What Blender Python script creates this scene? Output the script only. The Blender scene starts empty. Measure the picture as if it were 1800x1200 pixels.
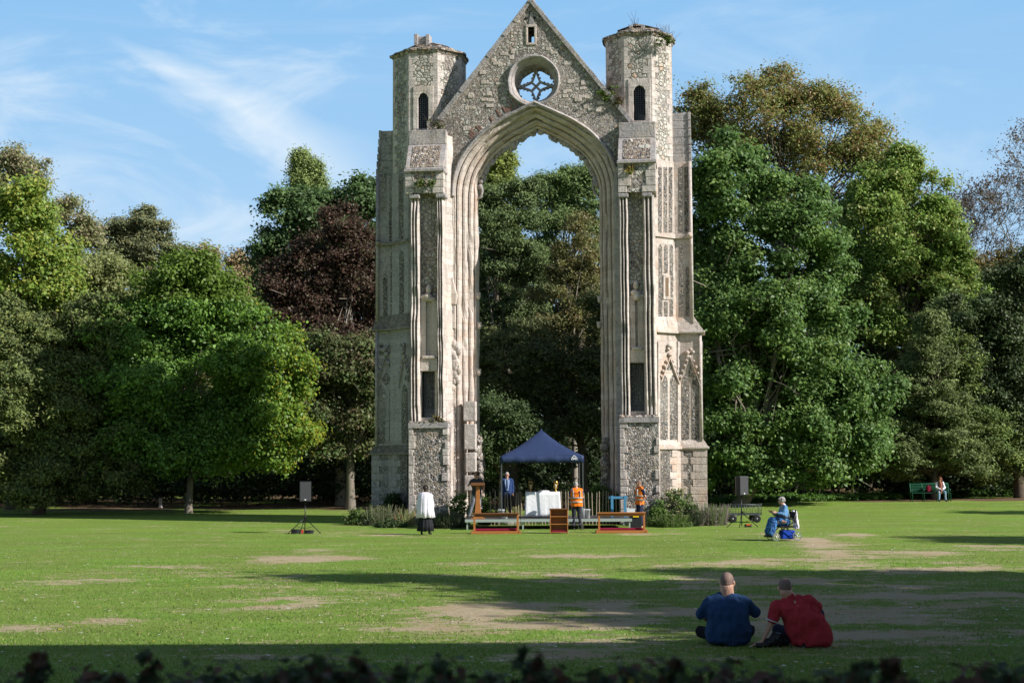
import bpy, bmesh, math, random
import numpy as np
from mathutils import Vector, Matrix, noise as mnoise
R = math.radians
scene = bpy.context.scene
COL = scene.collection

# ------------------------------------------------------------------ camera
CAM_Z = 2.75
FPX = 2500.0                       # focal length in photo pixels (50 mm on 36 mm)
PITCH = math.atan(202 / FPX)
ROLL = R(0.3)
cd = bpy.data.cameras.new("camera")
cd.lens = 50; cd.sensor_width = 36; cd.clip_start = 0.1; cd.clip_end = 3000
cam = bpy.data.objects.new("camera", cd); COL.objects.link(cam)
CAM_M = Matrix.Rotation(math.pi / 2 + PITCH, 4, 'X') @ Matrix.Rotation(ROLL * -1, 4, 'Z')
cam.matrix_world = Matrix.Translation((0, 0, CAM_Z)) @ CAM_M
scene.camera = cam
cd.dof.use_dof = True; cd.dof.focus_distance = 56; cd.dof.aperture_fstop = 4.0

# ------------------------------------------------------------------ sky and sun
SUN_EL, SUN_PHI = R(32), R(24.5)     # height; how far the sun stands behind the camera's right
SUN_DIR = Vector((math.cos(SUN_PHI) * math.cos(SUN_EL), -math.sin(SUN_PHI) * math.cos(SUN_EL), math.sin(SUN_EL)))
world = bpy.data.worlds.new("World"); scene.world = world; world.use_nodes = True
nt = world.node_tree; nt.nodes.clear()
W = nt.nodes.new; L = nt.links.new
wo = W('ShaderNodeOutputWorld'); bg = W('ShaderNodeBackground')
sky = W('ShaderNodeTexSky'); sky.sky_type = 'NISHITA'; sky.sun_disc = False
sky.sun_elevation = SUN_EL; sky.sun_rotation = R(90) + SUN_PHI
sky.air_density = 1.0; sky.dust_density = 0.4; sky.ozone_density = 2.2; sky.altitude = 100
bg.inputs['Strength'].default_value = 0.13
tc = W('ShaderNodeTexCoord')
def wmath(op, a, b=None, c=None):
    n = W('ShaderNodeMath'); n.operation = op
    for i, v in enumerate((a, b, c)):
        if v is None: continue
        if isinstance(v, (int, float)): n.inputs[i].default_value = v
        else: L(v, n.inputs[i])
    return n.outputs[0]
# cirrus: noise on the plane the clouds lie in (direction / height)
sep = W('ShaderNodeSeparateXYZ'); L(tc.outputs['Generated'], sep.inputs[0])
zz = wmath('MAXIMUM', sep.outputs[2], 0.04)
px_ = wmath('DIVIDE', sep.outputs[0], zz); py_ = wmath('DIVIDE', sep.outputs[1], zz)
comb = W('ShaderNodeCombineXYZ'); L(px_, comb.inputs[0]); L(py_, comb.inputs[1])
def wisps(rot, sc, seed, lo, hi, det=7, rough=0.62, dist=0.9):
    mp = W('ShaderNodeMapping'); L(comb.outputs[0], mp.inputs[0])
    mp.inputs['Rotation'].default_value = (0, 0, R(rot)); mp.inputs['Scale'].default_value = sc
    mp.inputs['Location'].default_value = (seed, seed * .7, 0)
    n = W('ShaderNodeTexNoise'); n.inputs['Scale'].default_value = 1; n.inputs['Detail'].default_value = det
    n.inputs['Roughness'].default_value = rough; n.inputs['Distortion'].default_value = dist
    L(mp.outputs[0], n.inputs['Vector'])
    r = W('ShaderNodeMapRange'); r.interpolation_type = 'SMOOTHSTEP'
    r.inputs['From Min'].default_value = lo; r.inputs['From Max'].default_value = hi
    L(n.outputs[0], r.inputs[0]); return r.outputs[0]
c1 = wisps(52, (0.55, 2.6, 1), 3.1, 0.44, 0.78)
c2 = wisps(35, (0.25, 0.5, 1), 7.7, 0.40, 0.66, 3, 0.5)
c3 = wisps(60, (1.2, 5.0, 1), 1.3, 0.45, 0.85)
# one long streak west of the gable (a band in azimuth/height) as in the photograph
az = wmath('DIVIDE', sep.outputs[0], sep.outputs[1]); el = wmath('DIVIDE', sep.outputs[2], sep.outputs[1])
nn = W('ShaderNodeTexNoise'); nn.inputs['Scale'].default_value = 9; nn.inputs['Detail'].default_value = 6
L(tc.outputs['Generated'], nn.inputs['Vector'])
wob = wmath('MULTIPLY', wmath('SUBTRACT', nn.outputs[0], 0.5), 0.030)
tt = wmath('MINIMUM', wmath('MAXIMUM', wmath('DIVIDE', wmath('ADD', az, 0.275), 0.175), 0.0), 1.0)
dd_ = wmath('ADD', wmath('SUBTRACT', el, wmath('SUBTRACT', 0.291, wmath('MULTIPLY', wmath('ADD', az, 0.275), 0.54))), wob)
wd_ = wmath('ADD', 0.007, wmath('MULTIPLY', tt, 0.030))
band = wmath('MAXIMUM', wmath('SUBTRACT', 1.0, wmath('DIVIDE', wmath('ABSOLUTE', dd_), wd_)), 0.0)
bx0 = W('ShaderNodeMapRange'); bx0.interpolation_type = 'SMOOTHSTEP'
bx0.inputs['From Min'].default_value = -0.30; bx0.inputs['From Max'].default_value = -0.24; L(az, bx0.inputs[0])
bx1 = W('ShaderNodeMapRange'); bx1.interpolation_type = 'SMOOTHSTEP'
bx1.inputs['From Min'].default_value = -0.06; bx1.inputs['From Max'].default_value = -0.17; L(az, bx1.inputs[0])
band = wmath('MULTIPLY', wmath('MULTIPLY', wmath('POWER', band, 0.8), bx0.outputs[0]), bx1.outputs[0])
band = wmath('MULTIPLY', band, wmath('ADD', wmath('MULTIPLY', nn.outputs[0], 0.9), 0.25))
soft = W('ShaderNodeTexNoise'); soft.inputs['Scale'].default_value = 1.0; soft.inputs['Detail'].default_value = 7; soft.inputs['Roughness'].default_value = 0.58; soft.inputs['Distortion'].default_value = 0.7
smp = W('ShaderNodeMapping'); L(tc.outputs['Generated'], smp.inputs[0]); smp.inputs['Scale'].default_value = (7.0, 7.0, 17.0); smp.inputs['Rotation'].default_value = (0, R(18), 0); smp.inputs['Location'].default_value = (1.7, 0, 2.2); L(smp.outputs[0], soft.inputs['Vector'])
softr = W('ShaderNodeMapRange'); softr.interpolation_type = 'SMOOTHSTEP'; softr.inputs['From Min'].default_value = 0.47; softr.inputs['From Max'].default_value = 0.74; L(soft.outputs[0], softr.inputs[0])
left = W('ShaderNodeMapRange'); left.interpolation_type = 'SMOOTHSTEP'
left.inputs['From Min'].default_value = 0.12; left.inputs['From Max'].default_value = -0.3; L(az, left.inputs[0])
cl = wmath('ADD', wmath('MULTIPLY', wmath('MULTIPLY', c1, c2), 0.25), wmath('MULTIPLY', softr.outputs[0], 0.6))
cl = wmath('MULTIPLY', cl, wmath('ADD', wmath('MULTIPLY', left.outputs[0], 0.7), 0.4))
cl = wmath('ADD', cl, wmath('MULTIPLY', band, 0.85))
low = W('ShaderNodeMapRange'); low.inputs['From Min'].default_value = 0.3; low.inputs['From Max'].default_value = 0.05
low.inputs['To Max'].default_value = 0.30; L(el, low.inputs[0])
cl = wmath('MINIMUM', cl, 0.8)
rampn = W('ShaderNodeValToRGB'); L(wmath('MULTIPLY', wmath('MAXIMUM', sep.outputs[2], 0.0), 2.0), rampn.inputs[0])
SKYS = 0.072
def skc(c, k=1.0): return tuple(x * k for x in c) + (1,)
e_ = rampn.color_ramp.elements; stops = [(0.0, (.60,.76,.93)), (0.16, (.50,.72,.94)), (0.34, (.40,.66,.95)), (0.62, (.29,.58,.93)), (1.0, (.10,.30,.70))]
while len(e_) < len(stops): e_.new(.5)
for i, (p_, c_) in enumerate(stops): e_[i].position = p_; e_[i].color = skc(c_)
gain = W('ShaderNodeVectorMath'); gain.operation = 'SCALE'; gain.inputs['Scale'].default_value = 1 / (SKYS * 2**0.50); L(rampn.outputs[0], gain.inputs[0])
fadeh = W('ShaderNodeMapRange'); fadeh.interpolation_type = 'SMOOTHSTEP'; L(sep.outputs[2], fadeh.inputs[0])
fadeh.inputs['From Min'].default_value = 0.34; fadeh.inputs['From Max'].default_value = 0.55; fadeh.inputs['To Min'].default_value = 0.92; fadeh.inputs['To Max'].default_value = 0.0
north_glow = W('ShaderNodeMapRange'); north_glow.interpolation_type = 'SMOOTHSTEP'; L(sep.outputs[1], north_glow.inputs[0])   # added glow on the visible northern sky only, keeping fill light weak elsewhere
north_glow.inputs['From Min'].default_value = 0.1; north_glow.inputs['From Max'].default_value = 0.75
mixh = W('ShaderNodeMix'); mixh.data_type = 'RGBA'; L(wmath('MULTIPLY', fadeh.outputs[0], north_glow.outputs[0]), mixh.inputs[0]); L(sky.outputs[0], mixh.inputs[6]); L(gain.outputs[0], mixh.inputs[7])
mixc = W('ShaderNodeMix'); mixc.data_type = 'RGBA'; L(cl, mixc.inputs[0])
L(mixh.outputs[2], mixc.inputs[6]); mixc.inputs[7].default_value = (8.2, 9.2, 10.0, 1)
L(mixc.outputs[2], bg.inputs[0]); L(bg.outputs[0], wo.inputs[0]); bg.inputs['Strength'].default_value = SKYS

sl = bpy.data.lights.new("sun", 'SUN'); sl.energy = 5.0; sl.angle = R(0.5); sl.color = (1.0, 0.96, 0.90)
so = bpy.data.objects.new("sun", sl); COL.objects.link(so)
so.rotation_euler = (-SUN_DIR).to_track_quat('-Z', 'Y').to_euler(); so.location = (60, -30, 60)
scene.view_settings.view_transform = 'Standard'; scene.view_settings.look = 'None'
scene.view_settings.gamma = 1; scene.view_settings.exposure = 0.50
scene.cycles.max_bounces = 8; scene.cycles.diffuse_bounces = 3; scene.cycles.transmission_bounces = 4
scene.cycles.transparent_max_bounces = 8

# ------------------------------------------------------------------ helpers: where a photo point lies
def ray(px, py):
    return (CAM_M.to_3x3() @ Vector(((px - 900) / FPX, (600 - py) / FPX, -1))).normalized()
def sstep(a, b, x):
    t = min(1, max(0, (x - a) / (b - a))); return t * t * (3 - 2 * t)
def gh(x, y):
    return 0.3 * sstep(62, 76, y) * sstep(2, 14, x) + 0.02 * mnoise.noise(Vector((x * .12, y * .12, 3)))
def P(px, py, D):
    r = ray(px, py); t = D / r.y; return Vector((r.x * t, D, CAM_Z + r.z * t))
def G(px, py, z0=None):
    r = ray(px, py); z = 0.0 if z0 is None else z0
    for _ in range(12):
        t = (z - CAM_Z) / r.z; x, y = r.x * t, r.y * t
        if z0 is None: z = gh(x, y)
    return Vector((x, y, z))

# ------------------------------------------------------------------ helpers: objects
def tag(o, label=None, cat=None, group=None, kind=None):
    if label: o['label'] = label
    if cat: o['category'] = cat
    if group: o['group'] = group
    if kind: o['kind'] = kind
    return o
def empty(name, loc=(0, 0, 0), rz=0, label=None, cat=None, group=None):
    o = bpy.data.objects.new(name, None); COL.objects.link(o); o.location = loc; o.rotation_euler = (0, 0, rz)
    o.empty_display_size = 0.2
    return tag(o, label, cat, group)
def copy_tree(o, parent=None):
    c = o.copy(); COL.objects.link(c)
    if parent: c.parent = parent
    for ch in o.children: copy_tree(ch, c)
    return c

class MB:
    """collects faces and links them as one mesh object"""
    def __init__(s): s.v = []; s.f = []; s.m = []; s.sm = []; s.cuts = []; s.vcuts = []
    def add(s, vs, fs, mi=0, smooth=False):
        s.cuts.append(len(s.f)); s.vcuts.append(len(s.v)); b = len(s.v); s.v += [tuple(v) for v in vs]
        s.f += [tuple(b + i for i in f) for f in fs]; s.m += [mi] * len(fs); s.sm += [smooth] * len(fs)
    def box(s, a, b, mi=0, M=None):
        (x0, y0, z0), (x1, y1, z1) = a, b
        x0, x1 = min(x0, x1), max(x0, x1); y0, y1 = min(y0, y1), max(y0, y1); z0, z1 = min(z0, z1), max(z0, z1)
        vs = [Vector(p) for p in ((x0,y0,z0),(x1,y0,z0),(x1,y1,z0),(x0,y1,z0),(x0,y0,z1),(x1,y0,z1),(x1,y1,z1),(x0,y1,z1))]
        if M: vs = [M @ v for v in vs]
        s.add(vs, [(3,2,1,0),(4,5,6,7),(0,1,5,4),(1,2,6,5),(2,3,7,6),(3,0,4,7)], mi); return s
    def prism(s, poly, a, b, mi=0, axis='y', smooth=False):
        """poly in the plane across `axis`, extruded from a to b; y: (x,z)  z: (x,y)  x: (y,z)"""
        ar = sum(poly[i][0]*poly[(i+1)%len(poly)][1]-poly[(i+1)%len(poly)][0]*poly[i][1] for i in range(len(poly)))
        if ar < 0: poly = poly[::-1]
        n = len(poly)
        if axis == 'y': f = lambda p, t: (p[0], t, p[1])
        elif axis == 'z': f = lambda p, t: (p[0], p[1], t)
        else: f = lambda p, t: (t, p[0], p[1])
        a, b = (min(a, b), max(a, b))
        vs = [f(p, a) for p in poly] + [f(p, b) for p in poly]
        fs = [tuple(range(n)), tuple(range(2*n-1, n-1, -1))] + [((i+1)%n, i, n+i, n+(i+1)%n) for i in range(n)]
        if axis != 'y': fs = [q[::-1] for q in fs]
        s.add(vs, fs, mi, smooth); return s
    def frustum(s, lo, hi, z0, z1, mi=0):
        n = len(lo); vs = [(p[0], p[1], z0) for p in lo] + [(p[0], p[1], z1) for p in hi]
        s.add(vs, [tuple(range(n-1,-1,-1)), tuple(range(n, 2*n))] + [(i, (i+1)%n, n+(i+1)%n, n+i) for i in range(n)], mi); return s
    def tube(s, pts, rads, n=6, mi=0, smooth=True, cap=True):
        pts = [Vector(p) for p in pts]
        if isinstance(rads, (int, float)): rads = [rads] * len(pts)
        rings = []; up = Vector((0.13, 0.21, 0.97))
        for i, p in enumerate(pts):
            d = (pts[min(i+1, len(pts)-1)] - pts[max(i-1, 0)])
            if d.length < 1e-9: d = Vector((0, 0, 1))
            d.normalize(); a = d.cross(up)
            if a.length < .05: a = d.cross(Vector((1, 0, 0)))
            a.normalize(); b = d.cross(a)
            up = b * -1 if False else up
            rings.append([p + (a * math.cos(2*math.pi*k/n) + b * math.sin(2*math.pi*k/n)) * rads[i] for k in range(n)])
        vs = [v for r_ in rings for v in r_]; fs = []
        for i in range(len(pts)-1):
            for k in range(n):
                k2 = (k+1) % n; fs.append((i*n+k, (i+1)*n+k, (i+1)*n+k2, i*n+k2))
        if cap: fs += [tuple(range(n)), tuple(range(len(pts)*n-1, (len(pts)-1)*n-1, -1))]
        s.add(vs, fs, mi, smooth); return s
    def lathe(s, prof, c=(0,0,0), n=20, mi=0, smooth=True, M=None):
        vs = []; fs = []
        for (r_, z) in prof:
            for k in range(n):
                v = Vector((c[0]+r_*math.cos(2*math.pi*k/n), c[1]+r_*math.sin(2*math.pi*k/n), c[2]+z))
                vs.append(M @ v if M else v)
        for i in range(len(prof)-1):
            for k in range(n):
                k2 = (k+1) % n; fs.append((i*n+k, i*n+k2, (i+1)*n+k2, (i+1)*n+k))
        fs += [tuple(range(n-1,-1,-1)), tuple(range((len(prof)-1)*n, len(prof)*n))]
        s.add(vs, fs, mi, smooth); return s
    def ball(s, c, r, n=10, mi=0, M=None):
        if isinstance(r, (int, float)): r = (r, r, r)
        vs = []; fs = []; m = n // 2 + 1
        for i in range(1, m):
            t = math.pi * i / m
            for k in range(n):
                a = 2*math.pi*k/n; v = Vector((c[0]+r[0]*math.sin(t)*math.cos(a), c[1]+r[1]*math.sin(t)*math.sin(a), c[2]-r[2]*math.cos(t)))
                vs.append(v)
        lo = len(vs); vs.append(Vector((c[0], c[1], c[2]-r[2]))); vs.append(Vector((c[0], c[1], c[2]+r[2])))
        for i in range(m-2):
            for k in range(n):
                k2 = (k+1) % n; fs.append((i*n+k, i*n+k2, (i+1)*n+k2, (i+1)*n+k))
        for k in range(n):
            k2 = (k+1) % n; fs.append((lo, k2, k)); fs.append((lo+1, (m-2)*n+k, (m-2)*n+k2))
        if M: vs = [M @ Vector(v) for v in vs]
        s.add(vs, fs, mi, True); return s
    def eloft(s, rows, k=28, mi=0):
        vs = [(cx+rx*math.cos(2*math.pi*i/k), cy+ry*math.sin(2*math.pi*i/k), z) for (z, rx, ry, cx, cy) in rows for i in range(k)]
        fs = [(j*k+i, j*k+(i+1)%k, (j+1)*k+(i+1)%k, (j+1)*k+i) for j in range(len(rows)-1) for i in range(k)]
        fs += [tuple(range(k-1,-1,-1)), tuple(range((len(rows)-1)*k, len(rows)*k))]; s.add(vs, fs, mi, True); return s
    def build_groups(s, name, mats, parent, key, **kw):
        """one object per group of pieces, grouped by key(centre of piece)"""
        fb = s.cuts + [len(s.f)]; vb = s.vcuts + [len(s.v)]; g = {}
        for i in range(len(s.cuts)):
            vs = s.v[vb[i]:vb[i+1]]; c = Vector((sum(v[0] for v in vs), sum(v[1] for v in vs), sum(v[2] for v in vs))) / len(vs)
            q = g.setdefault(key(c), MB()); f0, f1 = fb[i], fb[i+1]; b = len(q.v) - vb[i]; q.v += vs; q.f += [tuple(k+b for k in f) for f in s.f[f0:f1]]; q.m += s.m[f0:f1]; q.sm += s.sm[f0:f1]
        return [q.build(name, mats, parent, **kw) for q in g.values()]
    def build_each(s, name, mats, parent=None, groups=None, **kw):
        """one object per added piece"""
        bounds = s.cuts + [len(s.f)]; vb = s.vcuts + [len(s.v)]; out = []
        for i in range(len(s.cuts)):
            q = MB(); f0, f1 = bounds[i], bounds[i+1]; v0 = vb[i]; q.v = s.v[v0:vb[i+1]]; q.f = [tuple(k-v0 for k in f) for f in s.f[f0:f1]]; q.m = s.m[f0:f1]; q.sm = s.sm[f0:f1]; out.append(q.build(name, mats, parent, **kw))
        return out
    def build(s, name, mats, parent=None, bevel=0, **kw):
        me = bpy.data.meshes.new(name); me.from_pydata(s.v, [], s.f)
        if not isinstance(mats, (list, tuple)): mats = [mats]
        for m in mats: me.materials.append(m)
        me.polygons.foreach_set('material_index', s.m); me.polygons.foreach_set('use_smooth', s.sm)
        me.update()
        o = bpy.data.objects.new(name, me); COL.objects.link(o)
        if parent: o.parent = parent
        if bevel:
            b = o.modifiers.new('bevel', 'BEVEL'); b.width = bevel; b.segments = 2; b.limit_method = 'ANGLE'; b.angle_limit = R(40)
        return tag(o, **kw)

def bake(o):
    dg = bpy.context.evaluated_depsgraph_get(); dg.update()
    me = bpy.data.meshes.new_from_object(o.evaluated_get(dg)); o.modifiers.clear(); o.data = me; return o
def cut(o, cutters):
    """real openings: subtract temporary boxes, then throw the boxes away"""
    tmp = []
    for c in cutters:
        b = c.build('cutter', []); b.parent = o.parent; tmp.append(b)
        m = o.modifiers.new('cut', 'BOOLEAN'); m.object = b; m.operation = 'DIFFERENCE'; m.solver = 'EXACT'
    bake(o)
    for b in tmp: bpy.data.objects.remove(b)
    return o

# ------------------------------------------------------------------ materials
class NT:
    def __init__(s, name):
        s.mat = bpy.data.materials.new(name); s.mat.use_nodes = True; s.t = s.mat.node_tree; s.t.nodes.clear()
        s.out = s.n('ShaderNodeOutputMaterial'); s.p = s.n('ShaderNodeBsdfPrincipled'); s.l(s.p.outputs[0], s.out.inputs[0])
        s.co = s.n('ShaderNodeTexCoord').outputs['Object']
    def n(s, t): return s.t.nodes.new(t)
    def l(s, a, b): s.t.links.new(a, b)
    def put(s, sock, v):
        if isinstance(v, (int, float)): sock.default_value = v
        elif isinstance(v, (tuple, list)): sock.default_value = (tuple(v) + (1,))[:4] if len(sock.default_value) == 4 else v
        else: s.l(v, sock)
    def math(s, op, a, b=None, clamp=False):
        n = s.n('ShaderNodeMath'); n.operation = op; n.use_clamp = clamp; s.put(n.inputs[0], a)
        if b is not None: s.put(n.inputs[1], b)
        return n.outputs[0]
    def map(s, sc=(1,1,1), loc=(0,0,0), rot=(0,0,0), v=None):
        n = s.n('ShaderNodeMapping'); s.l(v or s.co, n.inputs[0]); n.inputs['Scale'].default_value = sc
        n.inputs['Location'].default_value = loc; n.inputs['Rotation'].default_value = rot; return n.outputs[0]
    def noise(s, sc, det=4, rough=.55, v=None, dist=0):
        n = s.n('ShaderNodeTexNoise'); n.inputs['Scale'].default_value = sc; n.inputs['Detail'].default_value = det
        n.inputs['Roughness'].default_value = rough; n.inputs['Distortion'].default_value = dist; s.l(v or s.co, n.inputs['Vector']); return n.outputs[0]
    def vor(s, sc, feat='F1', v=None, rnd=1.0):
        n = s.n('ShaderNodeTexVoronoi'); n.feature = feat; n.inputs['Scale'].default_value = sc; n.inputs['Randomness'].default_value = rnd
        s.l(v or s.co, n.inputs['Vector']); return n
    def ramp(s, f, stops, mode='LINEAR'):
        n = s.n('ShaderNodeValToRGB'); n.color_ramp.interpolation = mode; s.l(f, n.inputs[0]); e = n.color_ramp.elements
        while len(e) < len(stops): e.new(.5)
        for i, (p, c) in enumerate(stops): e[i].position = p; e[i].color = (tuple(c) + (1,))[:4] if isinstance(c, tuple) else (c, c, c, 1)
        return n.outputs[0]
    def rng(s, f, a, b, c=0, d=1):
        n = s.n('ShaderNodeMapRange'); n.interpolation_type = 'SMOOTHSTEP'; s.l(f, n.inputs[0])
        for i, v in enumerate((a, b, c, d)): n.inputs[i+1].default_value = v
        return n.outputs[0]
    def mix(s, f, a, b, mode='MIX'):
        n = s.n('ShaderNodeMix'); n.data_type = 'RGBA'; n.blend_type = mode; s.put(n.inputs[0], f); s.put(n.inputs[6], a); s.put(n.inputs[7], b); return n.outputs[2]
    def bump(s, h, st=.5, dist=.02, nrm=None):
        n = s.n('ShaderNodeBump'); n.inputs['Strength'].default_value = st; n.inputs['Distance'].default_value = dist; s.l(h, n.inputs['Height'])
        if nrm: s.l(nrm, n.inputs['Normal'])
        return n.outputs[0]
    def fin(s, col, rough=.8, nrm=None, metal=0, spec=.3):
        s.put(s.p.inputs['Base Color'], col); s.put(s.p.inputs['Roughness'], rough); s.put(s.p.inputs['Metallic'], metal)
        s.put(s.p.inputs['Specular IOR Level'], spec)
        if nrm: s.l(nrm, s.p.inputs['Normal'])
        return s.mat

def plain(name, c, rough=.6, metal=0, var=.12, sc=12, spec=.3, bump=0.0, bsc=40):
    m = NT(name); n = m.noise(sc, 4)
    lo = tuple(x * (1 - var) for x in c); hi = tuple(min(1, x * (1 + var)) for x in c)
    col = m.mix(n, lo, hi)
    nr = m.bump(m.noise(bsc, 4), bump, .01) if bump else None
    return m.fin(col, rough, nr, metal, spec)
def cloth(name, c, fold=.5, sc=5.0, var=.1, rough=.9):
    m = NT(name); n = m.noise(sc, 5, .6, dist=.8); col = m.mix(m.noise(30, 3), tuple(x*(1-var) for x in c), tuple(min(1, x*(1+var)) for x in c))
    return m.fin(col, rough, m.bump(n, fold, .06), 0, .15)
def wood(name, c, c2, sc=1.0, rough=.45):
    m = NT(name); v = m.map((3*sc, 3*sc, 30*sc)); n = m.noise(2.2, 6, .65, v, 1.2)
    m2 = m.map((14*sc, 3*sc, 14*sc)); k = m.noise(1.5, 5, .6, m2, .6)
    col = m.mix(m.math('MULTIPLY', n, 1.0), c, c2); col = m.mix(m.math('MULTIPLY', k, .5), col, tuple(x*.6 for x in c))
    return m.fin(col, rough, m.bump(k, .15, .005), 0, .4)

def stone_height(m, sc):
    v1 = m.vor(sc); return v1
def flint(name, sc=19, white=.5, dark=(.035,.037,.045), mid=(.27,.235,.21), pale=(.58,.53,.50), mortar=(.43,.37,.335), rubble=.35, st=.9):
    m = NT(name)
    wv = m.n('ShaderNodeVectorMath'); wv.operation = 'ADD'; nz = m.n('ShaderNodeTexNoise'); nz.inputs['Scale'].default_value = 3.0
    m.l(m.co, nz.inputs['Vector']); scl = m.n('ShaderNodeVectorMath'); scl.operation = 'SCALE'; scl.inputs['Scale'].default_value = .12
    m.l(nz.outputs['Color'], scl.inputs[0]); m.l(m.co, wv.inputs[0]); m.l(scl.outputs[0], wv.inputs[1]); wc = wv.outputs[0]
    va = m.vor(sc, v=wc); ea = m.vor(sc, 'DISTANCE_TO_EDGE', v=wc)
    fa = m.n('ShaderNodeSeparateColor'); m.l(va.outputs['Color'], fa.inputs[0])
    ca = m.ramp(fa.outputs[0], [(0, dark), (.5 - white*.45, (.10,.10,.105)), (.55 - white*.25, mid), (.72, (.36,.31,.24)), (.8, pale), (1, (.70,.64,.61))])
    ca = m.mix(m.rng(fa.outputs[1], .75, .95, 0, .6), ca, (.40, .27, .17))
    ma = m.rng(ea.outputs[0], .02, .11, 1, 0)
    ca = m.mix(m.math('MULTIPLY', ma, .75), ca, mortar)
    ha = m.math('MULTIPLY', m.rng(ea.outputs[0], 0, .35), m.math('ADD', m.math('MULTIPLY', fa.outputs[2], .8), .35))
    # larger squared rubble in drifts
    vb = m.vor(sc*.36, v=wc); eb = m.vor(sc*.36, 'DISTANCE_TO_EDGE', v=wc); fb = m.n('ShaderNodeSeparateColor'); m.l(vb.outputs['Color'], fb.inputs[0])
    cb = m.ramp(fb.outputs[0], [(0, (.30,.28,.25)), (.35, (.44,.42,.37)), (.8, (.55,.52,.46)), (1, (.40,.28,.20))])
    cb = m.mix(m.math('MULTIPLY', m.rng(eb.outputs[0], .02, .09, 1, 0), .8), cb, (.20,.17,.13))
    hb = m.math('MULTIPLY', m.rng(eb.outputs[0], 0, .2), m.math('ADD', fb.outputs[1], .5))
    big = m.noise(.55, 5, .6); sel = m.rng(m.math('ADD', m.math('MULTIPLY', fb.outputs[2], .35), big), .93 - rubble, .97 - rubble)
    col = m.mix(sel, ca, cb); h = m.n('ShaderNodeMix'); m.l(sel, h.inputs[0]); m.l(ha, h.inputs[2]); m.l(hb, h.inputs[3]); h = h.outputs[0]
    st1 = m.noise(.9, 6, .65, m.map((1.6, 1.6, .5))); col = m.mix(m.rng(st1, .50, .75, 0, .5), col, (.17,.145,.11))
    st2 = m.noise(2.6, 6, .7, m.map((1, 1, .6), (5, 2, 1))); col = m.mix(m.rng(st2, .56, .74, 0, .45), col, (.58,.50,.38))
    tone = m.noise(.32, 5, .6, m.map((1, 1, .8), (9, 3, 1))); col = m.mix(m.rng(tone, .52, .70, 0, .45), col, (.60,.57,.52)); col = m.mix(m.rng(tone, .30, .46, .42, 0), col, (.19,.165,.14))
    drip = m.noise(1.3, 6, .7, m.map((2.4, 2.4, .22), (2, 8, 3))); col = m.mix(m.rng(drip, .55, .72, 0, .55), col, (.11,.095,.075))
    nr = m.bump(m.math('ADD', h, m.math('MULTIPLY', m.noise(40, 3), .25)), st, .06)
    return m.fin(col, .8, nr, 0, .35)
def ashlar(name, c1=(.58,.515,.475), c2=(.40,.35,.32), warm=(.58,.44,.30), stain=(.10,.09,.075), bh=.27, bw=.5, amt=.55, moss=0.0, grey=.45, wamt=.35):
    m = NT(name)
    s = m.n('ShaderNodeSeparateXYZ'); m.l(m.co, s.inputs[0]); c = m.n('ShaderNodeCombineXYZ')
    wn = m.math('MULTIPLY', m.noise(1.3, 3), .10); m.l(m.math('ADD', m.math('ADD', s.outputs[0], s.outputs[1]), wn), c.inputs[0]); m.l(m.math('ADD', s.outputs[2], wn), c.inputs[1])
    b = m.n('ShaderNodeTexBrick'); m.l(c.outputs[0], b.inputs['Vector']); b.inputs['Scale'].default_value = 1
    b.inputs['Brick Width'].default_value = bw; b.inputs['Row Height'].default_value = bh; b.inputs['Mortar Size'].default_value = .012
    b.inputs['Mortar Smooth'].default_value = .5; b.inputs['Bias'].default_value = 0
    b.inputs['Color1'].default_value = (0, 0, 0, 1); b.inputs['Color2'].default_value = (1, 1, 1, 1); b.inputs['Mortar'].default_value = (.5, .5, .5, 1)
    col = m.mix(b.outputs['Color'], c1, c2)
    n1 = m.noise(1.1, 5, .6); col = m.mix(m.rng(n1, .5, .72, 0, wamt), col, warm)
    n2 = m.noise(.5, 7, .7, m.map((2.2, 2.2, .7), (3, 1, 4))); col = m.mix(m.rng(n2, .48, .68, 0, grey), col, (.30,.30,.29))
    n3 = m.noise(3.5, 8, .72, m.map((1.3, 1.3, .6))); col = m.mix(m.rng(n3, .53, .72, 0, amt), col, stain)
    col = m.mix(m.math('MULTIPLY', m.math('MULTIPLY', b.outputs['Fac'], .55), m.rng(m.noise(1.7, 5), .35, .6)), col, (.18,.15,.12))
    dr = m.noise(1.2, 7, .72, m.map((3.2, 3.2, .16), (1, 5, 2))); col = m.mix(m.rng(dr, .53, .70, 0, .6), col, (.13,.11,.09))
    pit = m.noise(6, 8, .75, m.map((1, 1, 1.2))); col = m.mix(m.rng(pit, .56, .68, 0, .5), col, (.16,.14,.12))
    fl = m.noise(9, 6, .7); col = m.mix(m.rng(fl, .35, .7, .0, .35), col, (.72,.64,.58))
    if moss:
        g = m.n('ShaderNodeNewGeometry'); gs = m.n('ShaderNodeSeparateXYZ'); m.l(g.outputs['Normal'], gs.inputs[0])
        mo = m.math('MULTIPLY', m.rng(gs.outputs[2], .1, .6), m.rng(m.noise(4, 6, .7), .52-moss*.3, .62)); col = m.mix(mo, col, (.06,.065,.03))
    h = m.math('SUBTRACT', m.noise(14, 8, .7), m.math('MULTIPLY', b.outputs['Fac'], .35))
    nr = m.bump(h, .55, .03, m.bump(m.noise(3.5, 4, .6), .4, .08))
    return m.fin(col, .88, nr, 0, .2)

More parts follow.
